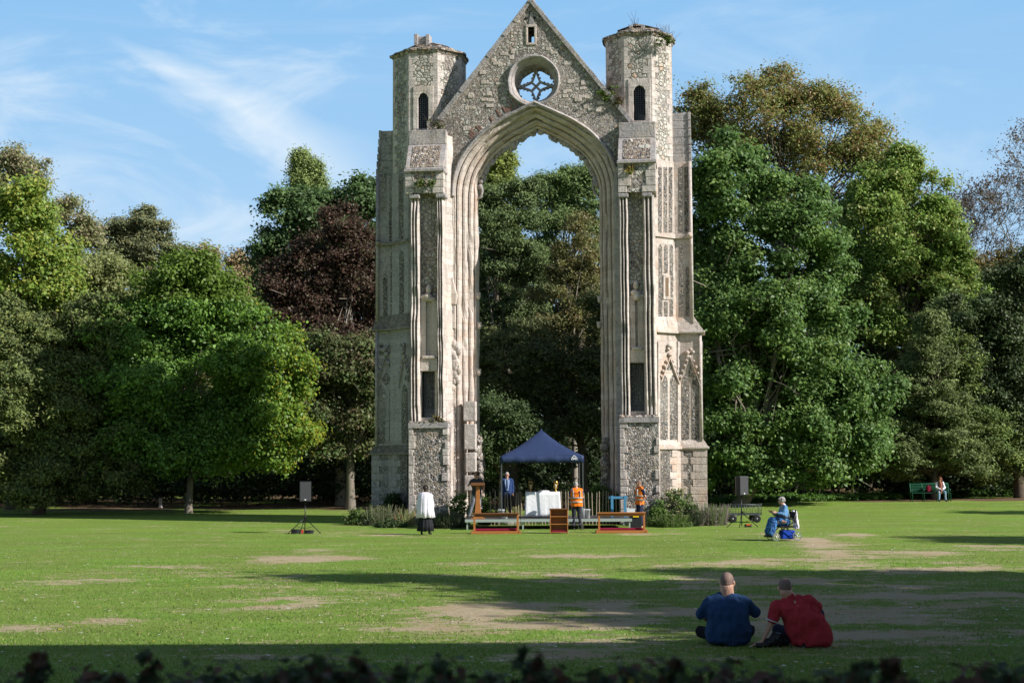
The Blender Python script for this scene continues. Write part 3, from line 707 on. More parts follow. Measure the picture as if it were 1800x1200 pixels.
def front_buttress(k, xs, cxb, yb):
    """xs: photo x of left edge, left shafts end, right shafts start, right edge; cxb: base edges; yb: heights"""
    b = empty('front_buttress'); b.parent = RU
    V0 = -1.1; VR = -.62; VB = .55
    ye, yl, yt, ys, ysb, yband = yb       # base ledge, lintel..., top of shafts, foot of slope, head of slope, top of band
    ua, ub, uc, ud = [U(x, V0, 500) for x in xs]; b0, b1 = U(cxb[0], V0, 800), U(cxb[1], V0, 800)
    ze, zt, zs_, zsb, zbd = Z(ye, V0, xs[0]), Z(yt, V0, xs[0]), Z(ys, V0, xs[0]), Z(ysb, -.45, xs[0]), Z(yband, -.3, xs[0])
    dx0, dx1, dy0, dy1 = yl
    d0 = RP(dx0, dy1, (0, VR)); d1 = RP(dx1, dy0, (0, VR))
    # core: flint back wall of the recess, with the door cut through it
    mb = MB(); mb.box((ua+.03, VR, -.1), (ud-.03, VB, zs_+.1)); core = mb.build('buttress_core', [M['flint'], M['dark_void']], b)
    c = MB(); c.box((d0[0], VR-.4, d0[1]), (d1[0], 1.6, d1[1])); cut(core, [c])
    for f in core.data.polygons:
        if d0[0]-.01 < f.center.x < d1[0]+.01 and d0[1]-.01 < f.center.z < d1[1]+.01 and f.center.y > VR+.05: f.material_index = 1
    # base block, flint with dressed edges
    mb = MB(); mb.box((b0, V0-.04, -.1), (b1, VR+.3, ze-.05)); o = mb.build('buttress_base', M['flint_base'], b); rough_mesh(o, .3, .045, 1.8, k*7)
    mb = MB(); rnd = random.Random(20+k); z = 0
    while z < ze - .3:
        h = rnd.uniform(.26, .42); w = rnd.uniform(.12, .3); mb.box((b0-.03, V0-.09, z), (b0+w, V0+.3, z+h-.015))
        if rnd.random() < .55: w = rnd.uniform(.1, .26); mb.box((b1-w, V0-.09, z), (b1+.03, V0+.3, z+h-.015))
        z += h
    mb.build_groups('quoin_trim', M['ashlar'], b, lambda c: c.x > (b0+b1)/2, bevel=.02)
    mb = MB(); 
    mb.box((b0-.03, V0-.12, ze-.26), (b1+.03, VR+.2, ze-.04)); o = mb.build('base_ledge', M['ashlar_grey'], b); rough_mesh(o, .15, .02, 4, k)
    mb = MB(); 
    for i in range(16): mb.ball((b0+(b1-b0)*rnd.random(), V0-.05+rnd.random()*.3, ze-.03), (rnd.uniform(.08,.2), .14, rnd.uniform(.03,.09)), 7)
    mb.build('ledge_rubble', M['roof'], b)
    # shafts either side
    mb = MB(); shaft_cluster(mb, ua, ub, V0+.02, VR+.2, ze, zt, 3); o = mb.build('shaft', M['ashlar'], b); wobble(o, .025, .10, k*3)
    mb = MB(); shaft_cluster(mb, uc, ud, V0+.02, VR+.2, ze+.05, zt-.2, 3); o = mb.build('shaft', M['ashlar'], b); wobble(o, .025, .10, k*3+40)
    mb = MB()
    for q in (ua, uc): mb.box((q-.03, V0-.03, zt-.22), (q+(ub-ua)+.03, VR, zt-.05))
    mb.build_each('shaft_capital', M['ashlar_grey'], b, bevel=.04)
    # door surround and the stone-lined niche above with its corbel
    mb = MB(); rv = VR-.10
    mb.box((ub+.01, rv, ze-.05), (d0[0], VR+.1, d1[1]+.02)); mb.box((d1[0], rv, ze-.05), (uc-.01, VR+.1, d1[1]+.02))
    zl2 = d1[1] + .55; mb.box((ub+.01, rv-.10, d1[1]+.02), (uc-.01, VR+.1, zl2)); mb.box((ub-.02, rv-.02, ze-.05), (uc, VR+.1, d0[1]-.02))
    mb.build('door_surround', M['plain_stone'], b, bevel=.02)
    zn = Z(528 if k == 0 else 520, VR, xs[0])
    mb = MB(); mb.box((ub+.01, rv-.04, zl2+.01), (ub+.24, VR+.05, zn)); mb.box((uc-.26, rv-.04, zl2+.01), (uc-.01, VR+.05, zn)); mb.box((ub+.24, VR-.02, zl2+.01), (uc-.26, VR+.05, zn-.02))
    mb.box((ub+.1, V0+.2, zl2-.02), (uc-.1, VR, zl2+.10)); mb.build('niche', M['ashlar_warm' if k else 'plain_stone'], b, bevel=.02)
    mb = MB(); um = (ub+uc)/2; corbel(mb, um, VR-.08, zn+.05, 1.1); mb.ball((um-.02, VR-.1, zn+.42), (.12, .14, .22), 9); mb.build('niche_corbel', M['plain_stone'], b)
    mb = MB(); grille(mb, d0[0], d1[0], d0[1], d1[1], VR+.1, .085, .006); mb.build('door_grille', M['grille_pale'], b)
    mb = MB()
    for i in range(5): mb.box((d0[0], VR+.35+i*.24, d0[1]+i*.19), (d1[0], VR+.6+i*.24, d0[1]+.17+i*.19))
    mb.build_each('stair_step', M['ashlar_grey'], b)
    # block above the shafts
    e0, e1 = U(xs[0]-7 if k == 0 else xs[0]-2, V0, 320), U(xs[3], V0, 320)
    mb = MB(); mb.box((e0, V0+.02, zt), (e1, .3, zs_)); o = mb.build('buttress_shoulder', M['flint'], b); rough_mesh(o, .22, .03, 2.5, k+3)
    mb = MB(); z = zt-.02
    while z < zs_-.1:
        h = rnd.uniform(.26, .36)
        for s_, e in ((1, e0), (-1, e1)): w = rnd.uniform(.2, .6); mb.box((e-s_*.02, V0-.02, z), (e+s_*w, V0+.4, z+h-.015))
        z += h
    mb.build_groups('quoin_trim', M['ashlar'], b, lambda c: c.x > (b0+b1)/2, bevel=.02)
    # weathered slope with a flint panel in a stone frame
    mb = MB(); y0, y1 = V0-.06, -.42
    mb.prism([(y0, zs_), (y1, zsb), (.3, zsb), (.3, zs_)], e0-.02, e1+.02, 0, 'x'); mb.prism([(y0-.06, zs_-.12), (y0-.06, zs_), (.2, zs_), (.2, zs_-.12)], e0-.05, e1+.05, 0, 'x')
    mb.build('weathering', M['ashlar_grey'], b, bevel=.015)
    sl_ = Vector((y1-y0, zsb-zs_)); n_ = Vector((-sl_.y, sl_.x)).normalized()
    p0 = Vector((y0, zs_)) + sl_*.06; p1 = Vector((y0, zs_)) + sl_*.93
    mb = MB(); mb.prism([tuple(p0-n_*.03), tuple(p0+n_*.02), tuple(p1+n_*.02), tuple(p1-n_*.03)], e0+.2, e1-.2, 0, 'x'); mb.build('weathering_panel', M['roof'], b)
    mb = MB(); mb.box((e0, -.42, zsb), (e1, .35, zbd)); mb.build('sill_band', M['ashlar_grey'], b, bevel=.02)
    return b, (b0, b1)
front_buttress(0, (720, 736, 767, 779), (720, 787), (741, (742, 765, 653, 733), 340, 298, 255, 231))
front_buttress(1, (1089, 1105, 1131, 1152), (1091, 1158), (731, (1109, 1132, 638, 722), 338, 283, 243, 217))

# ---- pieces between left buttress and arch: wall niche, chamfer strip, rubble foot
mb = MB()
a, b_ = U(786, -.35, 500), U(796, -.1, 500)
mb.prism([(a-.25, .3), (a-.25, -.42), (a-.02, -.42), (b_, .0), (b_, .3)], 0, Z(236, 0), 0, 'z')
o = mb.build('chamfered_pilaster', M['ashlar'], RU); wobble(o, .03, .05, 3)
mb = MB(); a = U(1083, .0, 500); mb.prism([(a-.04, .05), (a-.04, -.16), (a+.3, -.3), (a+.3, .05)], 0, Z(300, 0), 0, 'z')
o = mb.build('chamfered_pilaster', M['ashlar_grey'], RU); wobble(o, .03, .05, 9)
mb = MB()
for (x0, x1, y0, y1) in ((789, 801, 540, 578), (788, 807, 600, 620)):
    p, q = RP(x0, y1), RP(x1, y0); mb.box((p[0], -.06, p[1]), (q[0], .2, q[1]))
p, q = RP(790, 536), RP(802, 487)
mb.prism([(p[0], p[1]), (q[0], p[1]), (q[0]+.05, p[1]+.4), ((p[0]+q[0])/2, q[1]), (p[0]-.05, p[1]+.4)], -.12, .2)
mb.build_each('wall_niche', M['plain_stone'], RU, bevel=.03)
mb = MB(); p, q = RP(790.5, 577), RP(799.5, 540); mb.box((p[0]+.01, -.068, q[1]-.25), (q[0]-.01, -.02, q[1]+.12)); mb.build('niche_shadow_slot', M['ashlar_grey'], RU)
mb = MB(); rnd = random.Random(33)
for i in range(30):
    px = rnd.uniform(789, 808); py = rnd.uniform(600, 690); p = RP(px, py); s_ = rnd.uniform(.06, .2)
    mb.ball((p[0], -.02, p[1]), (s_*.8, .08, s_*1.3), 7)
mb.build('broken_stonework', M['ashlar'], RU)
for side, xr, mat in ((-1, (788, 846), 'flint_base'), (1, (1060, 1092), 'flint')):
    mb = MB(); rnd = random.Random(5+side)
    for i in range(80):
        py = rnd.uniform(772, 895); px = (rnd.uniform(838, 846) + (py-775)*.03) if side < 0 else rnd.uniform(1060, 1066) - (py-775)*.02
        p = RP(px, py, (0, .7)); s_ = rnd.uniform(.12, .24); mb.ball((p[0]+side*.05, .7+rnd.uniform(-.2, .5), p[1]), (s_*.8, s_, s_), 6)
    o = mb.build('jamb_rubble', M[mat], RU)
mb = MB()
for (y0, y1) in ((705, 740), (745, 790), (795, 830), (835, 862)):
    p, q = RP(818, y1), RP(833, y0); mb.box((p[0]+rnd.uniform(-.1, .05), -.10, p[1]), (q[0]+.08, .3, q[1]))
mb.build_each('jamb_quoin', M['ashlar'], RU, bevel=.03)

# ---- flushwork towers: diagonal turret facet and the side buttress beyond it
def oct_facet(cu, a, k):
    oc = octa(cu, CV, a); p, q = oc[k], oc[(k+1) % 8]; return p, q
def flush_side(side):
    """side -1: north tower, in shade; +1: south tower, in sun"""
    cu, a = (cuL, aL) if side < 0 else (cuR, aR)
    b = empty('side_buttress'); b.parent = RU
    VF = CV - .62; VBk = CV + .55
    fa = 'ashlar_grey' if side < 0 else 'ashlar_warm'  # darker stone on the north side: part of its shade is in the colour
    if side > 0:
        E1, E2, E3 = U(1216, VF, 350), U(1234, VF, 680), U(1243, VF, 830); ET = U(1213, VF, 230)
        y_top, y_st, y_l1, y_l2, y_l2b = 207, 292, 586, 777, 788; xb = 1191
    else:
        E1, E2, E3 = U(661, VF, 350), U(660, VF, 680), U(653, VF, 830); ET = U(667, VF, 230)
        y_top, y_st, y_l1, y_l2, y_l2b = 220, 300, 573, 781, 795; xb = 690
    zT, zS, z1, z2, z2b = Z(y_top, VF), Z(y_st, VF), Z(y_l1, VF), Z(y_l2, VF), Z(y_l2b, VF)
    mb = MB(); s_ = side
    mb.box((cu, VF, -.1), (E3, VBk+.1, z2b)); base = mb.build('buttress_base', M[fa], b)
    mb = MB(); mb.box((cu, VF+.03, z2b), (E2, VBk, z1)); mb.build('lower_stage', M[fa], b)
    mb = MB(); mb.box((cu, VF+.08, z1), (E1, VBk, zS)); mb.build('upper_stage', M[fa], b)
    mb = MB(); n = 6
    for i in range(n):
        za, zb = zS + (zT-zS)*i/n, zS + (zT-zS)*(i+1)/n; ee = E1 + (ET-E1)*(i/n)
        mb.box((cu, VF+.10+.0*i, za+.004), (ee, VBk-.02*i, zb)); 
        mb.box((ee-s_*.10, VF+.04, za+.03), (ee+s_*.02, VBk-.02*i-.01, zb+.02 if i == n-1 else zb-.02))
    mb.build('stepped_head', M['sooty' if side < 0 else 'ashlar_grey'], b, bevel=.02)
    # ledges
    mb = MB()
    def ledge(E, z, zz, out, mat): pass
    for (E, z, h, out) in ((E3, z2b, .12, .10), (E2, z1-.05, .12, .16)):
        mb.box((cu, VF-out, z-.06), (E+s_*out, VBk, z+h*.4))
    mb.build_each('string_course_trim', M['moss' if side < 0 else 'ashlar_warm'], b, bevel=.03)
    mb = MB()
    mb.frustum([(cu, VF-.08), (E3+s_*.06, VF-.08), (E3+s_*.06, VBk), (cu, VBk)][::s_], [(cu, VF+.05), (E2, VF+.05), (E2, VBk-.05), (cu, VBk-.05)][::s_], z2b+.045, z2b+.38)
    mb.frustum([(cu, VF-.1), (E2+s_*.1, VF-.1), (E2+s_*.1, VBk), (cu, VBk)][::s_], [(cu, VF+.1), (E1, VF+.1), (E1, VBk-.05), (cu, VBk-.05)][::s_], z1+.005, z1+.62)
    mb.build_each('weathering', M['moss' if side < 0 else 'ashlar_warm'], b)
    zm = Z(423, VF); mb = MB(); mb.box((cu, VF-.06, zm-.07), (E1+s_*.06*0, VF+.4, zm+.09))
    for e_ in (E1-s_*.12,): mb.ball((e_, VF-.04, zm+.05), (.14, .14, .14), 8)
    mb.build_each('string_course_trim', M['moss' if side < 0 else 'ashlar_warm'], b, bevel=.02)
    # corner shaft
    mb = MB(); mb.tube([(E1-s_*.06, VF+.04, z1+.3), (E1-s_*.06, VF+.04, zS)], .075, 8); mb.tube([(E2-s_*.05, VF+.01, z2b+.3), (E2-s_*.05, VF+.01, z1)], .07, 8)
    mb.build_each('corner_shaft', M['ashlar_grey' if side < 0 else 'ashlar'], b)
    # octagon casing of each stage on the diagonal (same heights, ashlar skin), so the flushwork runs round
    F = Facet((0, VF), (1, 0)); F1 = Facet((0, VF+.03), (1, 0)); F2 = Facet((0, VF+.08), (1, 0))
    ac = a + .05; oc = octa(cu, CV, ac)
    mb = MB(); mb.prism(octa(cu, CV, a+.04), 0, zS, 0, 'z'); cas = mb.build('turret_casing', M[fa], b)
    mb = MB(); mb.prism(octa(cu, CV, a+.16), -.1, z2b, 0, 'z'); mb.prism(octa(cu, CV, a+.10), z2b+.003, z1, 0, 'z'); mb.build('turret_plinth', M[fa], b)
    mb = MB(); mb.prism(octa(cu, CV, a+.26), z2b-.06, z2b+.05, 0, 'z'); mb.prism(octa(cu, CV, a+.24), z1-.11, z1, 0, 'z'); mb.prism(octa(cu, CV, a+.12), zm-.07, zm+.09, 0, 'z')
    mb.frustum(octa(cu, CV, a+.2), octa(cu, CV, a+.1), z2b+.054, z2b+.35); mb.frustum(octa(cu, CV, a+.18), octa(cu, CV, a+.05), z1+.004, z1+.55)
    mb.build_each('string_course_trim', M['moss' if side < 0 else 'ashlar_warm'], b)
    def facet(ap):
        o_ = octa(cu, CV, ap); return Facet(o_[5], (o_[6][0]-o_[5][0], o_[6][1]-o_[5][1])) if False else None
    def dface(ap):
        # diagonal facet facing the outer front
        r_ = ap / math.cos(math.pi/8)
        if side > 0: p = (cu + r_*math.cos(R(-67.5)), CV + r_*math.sin(R(-67.5))); q = (cu + r_*math.cos(R(-22.5)), CV + r_*math.sin(R(-22.5)))
        else: p = (cu + r_*math.cos(R(202.5)), CV + r_*math.sin(R(202.5))); q = (cu + r_*math.cos(R(247.5)), CV + r_*math.sin(R(247.5)))
        return Facet(p, (q[0]-p[0], q[1]-p[1]))
    mb = MB(); D_up, D_lo, D_ba = dface(a+.04), dface(a+.10), dface(a+.16)
    def face_for(x, stage):
        dx = (x < xb) if side > 0 else (x > xb)
        return {0: (F2, D_up), 1: (F1, D_lo), 2: (F, D_ba)}[stage][1 if dx else 0]
    S = []
    if side > 0:
        up = [(1157,1163),(1166.5,1172.5),(1175.5,1181.5),(1193,1199),(1203,1210)]
        for (x0, x1) in up: face_for(x0, 0).rect(mb, x0, x1, 294, 409)
        for (x0, x1) in [(1157.5,1164),(1167,1173.5),(1177,1183),(1194,1200.5),(1205,1211)]:
            f = face_for(x0, 0)
            if x0 == 1167: f.lancet(mb, x0, x1, 429, 480); f.rect(mb, x0, x1, 530, 556)
            else: f.lancet(mb, x0, x1, 429 if x0 < 1200 else 468, 556)
        for (x0, x1) in [(1161,1173.5),(1177.5,1189),(1199,1211),(1216.5,1228.5)]: face_for(x0, 1).lancet(mb, x0, x1, 657, 773)
        # inside the gables
        f = face_for(1170, 1); f.slab(mb, [(1169,650),(1182,650),(1176,634)], -.02, .012); f = face_for(1210, 1); f.slab(mb, [(1207,662),(1220,662),(1213.5,640)], -.02, .012)
        gab = [((1160,672),(1175.5,628),(1192,673)), ((1195,673),(1213,626),(1232,679))]
    else:
        for (x0, x1) in [(669,679.5),(684,697),(701,709)]: face_for(x0, 0).rect(mb, x0, x1, 305, 424 if x0 != 669 else 372)
        for (x0, x1) in [(673,681),(686.5,696),(702,710)]: face_for(x0, 0).lancet(mb, x0, x1, 440 if x0 > 680 else 480, 556)
        for (x0, x1) in [(662.5,677),(684,698),(706,716)]: face_for(x0, 1).lancet(mb, x0, x1, 675, 779)
        f = face_for(679, 1)
        for dx, dy in ((0,-6),(0,6),(-4.5,0),(4.5,0)):
            f.slab(mb, [(679+dx+3.6*math.cos(t), 666+dy+4.6*math.sin(t)) for t in np.linspace(0, 6.28, 9)[:-1]], -.02, .012+.001*dx+.0007*dy)
        f = face_for(714, 1); f.slab(mb, [(711,668),(716,668),(716,655),(713,660)], -.02, .012)
        for (x0, y0) in ((667, 604), (685, 602), (705, 604)): face_for(x0, 1).rect(mb, x0, x0+7, y0, y0+20)
        gab = [((664,672),(677,628),(700,682)), ((703,680),(712,626),(720,668))]
    mb.build_each('flint_panel', M['flint_dark'], b)
    # raised gables, crockets and frames over the lower panels
    mb = MB(); rnd = random.Random(60+side)
    for (p, q, r2) in gab:
        for (s0, s1) in ((p, q), (q, r2)):
            f = face_for((p[0]+r2[0])/2, 1); w = 1.3
            A_, B_ = s0, s1; f.slab(mb, [(A_[0], A_[1]+2.2), (B_[0], B_[1]+2.2), (B_[0], B_[1]-2.2), (A_[0], A_[1]-2.2)], -.02, .10)
            for t in (.2, .4, .6, .8):
                x, y = A_[0]+(B_[0]-A_[0])*t, A_[1]+(B_[1]-A_[1])*t; o2 = 2.5 * (-1 if s0 is p else 1); w_, z_ = f.sz(x+o2, y-2); c_ = f.pt(w_, .06, z_); mb.ball(c_, rnd.uniform(.05, .09), 6)
        f = face_for(q[0], 1); w_, z_ = f.sz(q[0], q[1]-8)
        for i in range(5): c_ = f.pt(w_+rnd.uniform(-.12, .12), .07, z_+rnd.uniform(-.25, .3)); mb.ball(c_, rnd.uniform(.07, .12), 7)
    xm_ = sum(face_for(q[0], 1).pt(face_for(q[0], 1).sz(*q)[0], 0, 0)[0] for p, q, r2 in gab) / 2
    mb.build_groups('crocketed_gable', M['ashlar_warm' if side > 0 else 'ashlar_grey'], b, lambda c: c.x > xm_)
    if side > 0:
        f = face_for(1170, 0); mb = MB(); f.slab(mb, [(1165,526),(1177,526),(1177,484),(1165,484)], -.02, .05); f.slab(mb, [(1168.3,521),(1173.8,521),(1173.8,488),(1168.3,488)], .03, .052, 1)
        mb.build('slit_window', [M['ashlar_warm'], plain('slit_dark', (.16,.11,.07), .9)], b)
        mb = MB(); f = face_for(1193, 1); 
        for x0, x1, y0, y1 in ((1190,1196,600,776), (1155.5,1159.5,600,776), (1230,1235,600,776)): face_for(x0, 1).rect(mb, x0, x1, y0, y1, -.02, .05)
        mb.build_each('pilaster_strip', M['ashlar'], b, bevel=.01)
    # base stage: knapped flint with long-and-short work
    mb = MB(); q = MB()
    if side > 0:
        face_for(1175, 2).rect(mb, 1161, 1188, 792, 895); face_for(1210, 2).rect(mb, 1194, 1226, 792, 895)
        for i, y in enumerate(range(790, 896, 13)):
            w = 9 if i % 2 else 2; f = face_for(1175, 2); f.rect(q, 1180+w*.3-6*(i%2), 1190, y+.4, y+12.6, -.02, .03); f = face_for(1210, 2); f.rect(q, 1192, 1199+w, y+.4, y+12.6, -.02, .03); f.rect(q, 1219-w*.6, 1243, y+.4, y+12.6, -.02, .03)
    else:
        face_for(670, 2).rect(mb, 666, 689, 797, 885); face_for(705, 2).rect(mb, 692, 716, 797, 885)
        for i, y in enumerate(range(796, 885, 12)):
            w = 8 if i % 2 else 0; f = face_for(670, 2); f.rect(q, 654, 667+w, y+.4, y+11.6, -.02, .03); f.rect(q, 684-w, 690, y+.4, y+11.6, -.02, .03); f = face_for(705, 2); f.rect(q, 692, 699+w*.7, y+.4, y+11.6, -.02, .03)
    mb.build_each('flint_panel', M['flint_dark'], b); q.build_groups('quoin_trim', M[fa if side < 0 else 'ashlar_warm'], b, lambda c: round(c.x*1.1), bevel=.012)
    return b
flush_side(-1); flush_side(1)
# ------------------------------------------------------------------ ground
xs_ = np.concatenate([np.arange(-34, 34.01, .2)]); ys_ = np.concatenate([np.arange(4, 30, .14), np.arange(30, 62, .25), np.arange(62, 92, .8)])
far_x = [-400, -150, -80, -50]; xs_ = np.array(far_x + list(xs_) + [-v for v in far_x[::-1]]); ys_ = np.array([-120, -60, -20, 0] + list(ys_) + [110, 150, 250, 900])
dry_spots = [(535,982,90,7,1.0),(1045,977,90,4,1.0),(500,1058,95,11,.85),(150,1018,90,8,.8),(60,1104,90,6,.8),(210,1088,60,7,.8),(500,1012,90,5,.5),(860,990,60,5,.6),
    (1435,955,50,22,1.0),(1330,988,200,9,.7),(1580,972,160,6,.8),(1650,998,190,9,.75),(1300,1022,240,12,.85),(820,1092,150,16,.95),(900,1066,190,12,.8),(1180,1075,220,26,.75),
    (1500,1095,280,36,.75),(1650,1045,220,22,.75),(350,1150,240,14,.4),(950,1145,240,16,.65),(700,940,60,3,.5),(1180,995,80,5,.5),(1130,938,60,3,.6),(590,935,60,3,.6),
    (1750,962,90,5,.7),(1010,1012,120,9,.6),(640,1035,70,5,.45),(280,1000,110,4,.4),(1500,940,50,5,.6),(1390,1100,120,30,.3)]
spots = []
for (px, py, rx, ry, s) in dry_spots:
    c = G(px, py, 0.0); e = G(px + rx, py, 0.0); f_ = G(px, py - ry, 0.0); spots.append((c.x, c.y, e.x - c.x, f_.y - c.y, s))
def dry_at(x, y):
    v = 0
    for (cx, cy, rx, ry, s) in spots: v += s * math.exp(-((x-cx)/rx)**2*1.1 - ((y-cy)/ry)**2*1.1)
    p = Vector((x*.55, y*.8, 5)); fb = mnoise.noise(p) + .6*mnoise.noise(p*2.6) + .4*mnoise.noise(p*6.5)
    p2 = Vector((x*.28+40, y*.42, 1)); fb2 = mnoise.noise(p2) + .7*mnoise.noise(p2*2.7) + .5*mnoise.noise(p2*7)
    return max(0.0, min(1.3, v*(1 + 1.5*fb) + .85*max(0, fb2-.34)))
vs = []; dry = []
for y in ys_:
    for x in xs_:
        near = (-60 < x < 60 and 0 < y < 100); vs.append((x, y, gh(x, y) if near else gh(x, max(y, -50)))); dry.append(dry_at(x, y) if 14 < y < 62 else 0.0)
nx = len(xs_); ny = len(ys_)
fs = [(j*nx+i, j*nx+i+1, (j+1)*nx+i+1, (j+1)*nx+i) for j in range(ny-1) for i in range(nx-1)]
me = bpy.data.meshes.new('lawn'); me.from_pydata(vs, [], fs)
at = me.attributes.new('dry', 'FLOAT', 'POINT'); at.data.foreach_set('value', np.array(dry, dtype=np.float32) * 1.1 + .04)
me.polygons.foreach_set('use_smooth', [True]*len(fs))
def lawn_colours(m):
    a = m.n('ShaderNodeAttribute'); a.attribute_name = 'dry'
    g1 = m.noise(.35, 5, .6); g2 = m.noise(2.2, 6, .7, m.map((.6, 1.5, 1))); g3 = m.noise(14, 5, .7, m.map((.8, 2.0, 1)))
    gr = m.mix(g2, (.14,.215,.035), (.28,.345,.075)); gr = m.mix(m.rng(g1, .38, .68), gr, (.19,.325,.045)); gr = m.mix(m.rng(g3, .5, .8, 0, .55), gr, (.085,.13,.03))
    gr = m.mix(m.rng(g3, .2, .42, .45, 0), gr, (.27,.30,.09))
    st = m.noise(.9, 3, .5, m.map((.12, 1.1, 1))); gr = m.mix(m.rng(st, .4, .62, 0, .45), gr, (.13,.21,.035))
    br = m.mix(m.noise(5, 6, .7), (.36,.28,.18), (.58,.46,.32)); br = m.mix(m.rng(m.noise(.7, 4), .45, .65, 0, .35), br, (.42,.27,.15))
    wn = m.noise(.75, 11, .74, m.map((.55, 1.25, 1)), .6)
    d = m.math('ADD', m.math('ADD', m.math('MULTIPLY', a.outputs['Fac'], 1.55), m.math('MULTIPLY', m.math('SUBTRACT', m.noise(5.5, 6, .75, m.map((.6, 1.1, 1), (7, 2, 0))), .5), 5.5)), m.math('MULTIPLY', m.math('SUBTRACT', wn, .5), 7.0))
    d = m.math('ADD', d, m.math('MULTIPLY', m.math('SUBTRACT', g3, .5), 2.2)); sel = m.math('MULTIPLY', m.rng(d, .70, 1.35), .92)
    return m.mix(sel, gr, br), g3, sel
m = NT('lawn'); col, g3, sel = lawn_colours(m)
s = m.n('ShaderNodeSeparateXYZ'); m.l(m.co, s.inputs[0])
# bare soil and leaf litter under the wood
soil = m.mix(m.noise(6, 6, .7), (.10,.06,.035), (.22,.15,.09)); ed = m.math('ADD', s.outputs[1], m.math('MULTIPLY', m.noise(.35, 5), 9))
col = m.mix(m.math('MULTIPLY', m.rng(ed, 79, 81), m.rng(m.noise(.12, 3), .40, .50)), col, soil)
LAWN = m.fin(col, .9, m.bump(m.math('ADD', m.noise(60, 4, .7, m.map((1, 1.6, 1))), m.math('MULTIPLY', m.noise(9, 4), .8)), .9, .035), 0, .12)
me.materials.append(LAWN); lawn = bpy.data.objects.new('lawn', me); COL.objects.link(lawn); tag(lawn, kind='structure')

# short grass blades over the near lawn
rs = np.random.RandomState(5); N = 170000
D = 16.5 + (56 - 16.5) * rs.rand(N)**1.35; X = (rs.rand(N)*2-1) * .375 * D
cl = np.array([mnoise.noise(Vector((x*1.3, y*1.3, 0))) for x, y in zip(X, D)]); dr = np.array([dry_at(x, y) for x, y in zip(X, D)])
keep = (rs.rand(N) < .75 + cl*.5) & (rs.rand(N) > dr * .95); X = X[keep]; D = D[keep]; dr = dr[keep]; n = len(X)
Zg = np.array([gh(x, y) for x, y in zip(X, D)]); h = rs.uniform(.015, .042, n) * np.clip((60 - D) / 26, .1, 1); w = rs.uniform(.006, .015, n); an = rs.rand(n)*6.283
c_, s_ = np.cos(an)*w, np.sin(an)*w; lx, ly = rs.normal(0, .018, n), rs.normal(0, .018, n)
V = np.empty((n, 3, 3)); V[:, 0] = np.c_[X-c_, D-s_, Zg-.004]; V[:, 1] = np.c_[X+c_, D+s_, Zg-.004]; V[:, 2] = np.c_[X+lx, D+ly, Zg+h]
def np_mesh(name, V, k, mat, cols=None, parent=None, smooth=False):
    n = V.shape[0]; me = bpy.data.meshes.new(name); me.vertices.add(n*k); me.vertices.foreach_set('co', V.reshape(-1).astype(np.float32))
    me.loops.add(n*k); me.loops.foreach_set('vertex_index', np.arange(n*k, dtype=np.int32)); me.polygons.add(n)
    me.polygons.foreach_set('loop_start', np.arange(0, n*k, k, dtype=np.int32)); me.polygons.foreach_set('loop_total', np.full(n, k, dtype=np.int32))
    me.update(calc_edges=True)
    if cols is not None:
        a = me.color_attributes.new('tint', 'FLOAT_COLOR', 'POINT'); c4 = np.ones((n*k, 4), dtype=np.float32); c4[:, :3] = np.repeat(cols, k, axis=0); a.data.foreach_set('color', c4.reshape(-1))
    me.materials.append(mat); o = bpy.data.objects.new(name, me); COL.objects.link(o)
    if parent: o.parent = parent
    return o
def leaf_mat(name, trans=.35, rough=.5, spec=.35):
    m = NT(name); a = m.n('ShaderNodeAttribute'); a.attribute_name = 'tint'
    m.fin(a.outputs['Color'], rough, None, 0, spec); t = m.n('ShaderNodeBsdfTranslucent'); mx = m.n('ShaderNodeMixShader'); mx.inputs[0].default_value = trans
    m.l(m.mix(.5, a.outputs['Color'], (.5, .6, .08), 'MULTIPLY') if False else a.outputs['Color'], t.inputs[0]); m.l(m.p.outputs[0], mx.inputs[1]); m.l(t.outputs[0], mx.inputs[2]); m.l(mx.outputs[0], m.out.inputs[0]); return m.mat
LEAF = leaf_mat('leaf', .42); NEEDLE = leaf_mat('needle', .12, .6, .2); GRASS = leaf_mat('grass_blade', .3, .6, .15)
base = np.array([[.165,.26,.045]]) * rs.uniform(.8, 1.2, (n, 1)); strw = np.array([[.44,.36,.22]]) * rs.uniform(.7, 1.2, (n, 1))
f = (rs.rand(n) < .10 + dr * .75)[:, None]; cols = np.where(f, strw, base)
tag(np_mesh('grass', V, 3, GRASS, cols), kind='stuff')
# fallen leaves and specks on the lawn
N = 1500; D = 17 + 45*rs.rand(N)**1.3; X = (rs.rand(N)*2-1)*.37*D; V = np.empty((N, 4, 3)); sz = rs.uniform(.012, .032, N); an = rs.rand(N)*6.28
for q in range(4):
    a = an + q*math.pi/2; V[:, q] = np.c_[X+np.cos(a)*sz*1.3, D+np.sin(a)*sz, [gh(x, y)+.03 for x, y in zip(X, D)] + rs.uniform(0, .012, N)]
pal = np.array([[.75,.75,.70],[.7,.7,.72],[.5,.32,.10],[.55,.5,.3],[.65,.45,.06]]); tag(np_mesh('fallen_leaves', V, 4, GRASS, pal[rs.choice(5, N, p=[.35,.25,.15,.15,.10])]), kind='stuff')

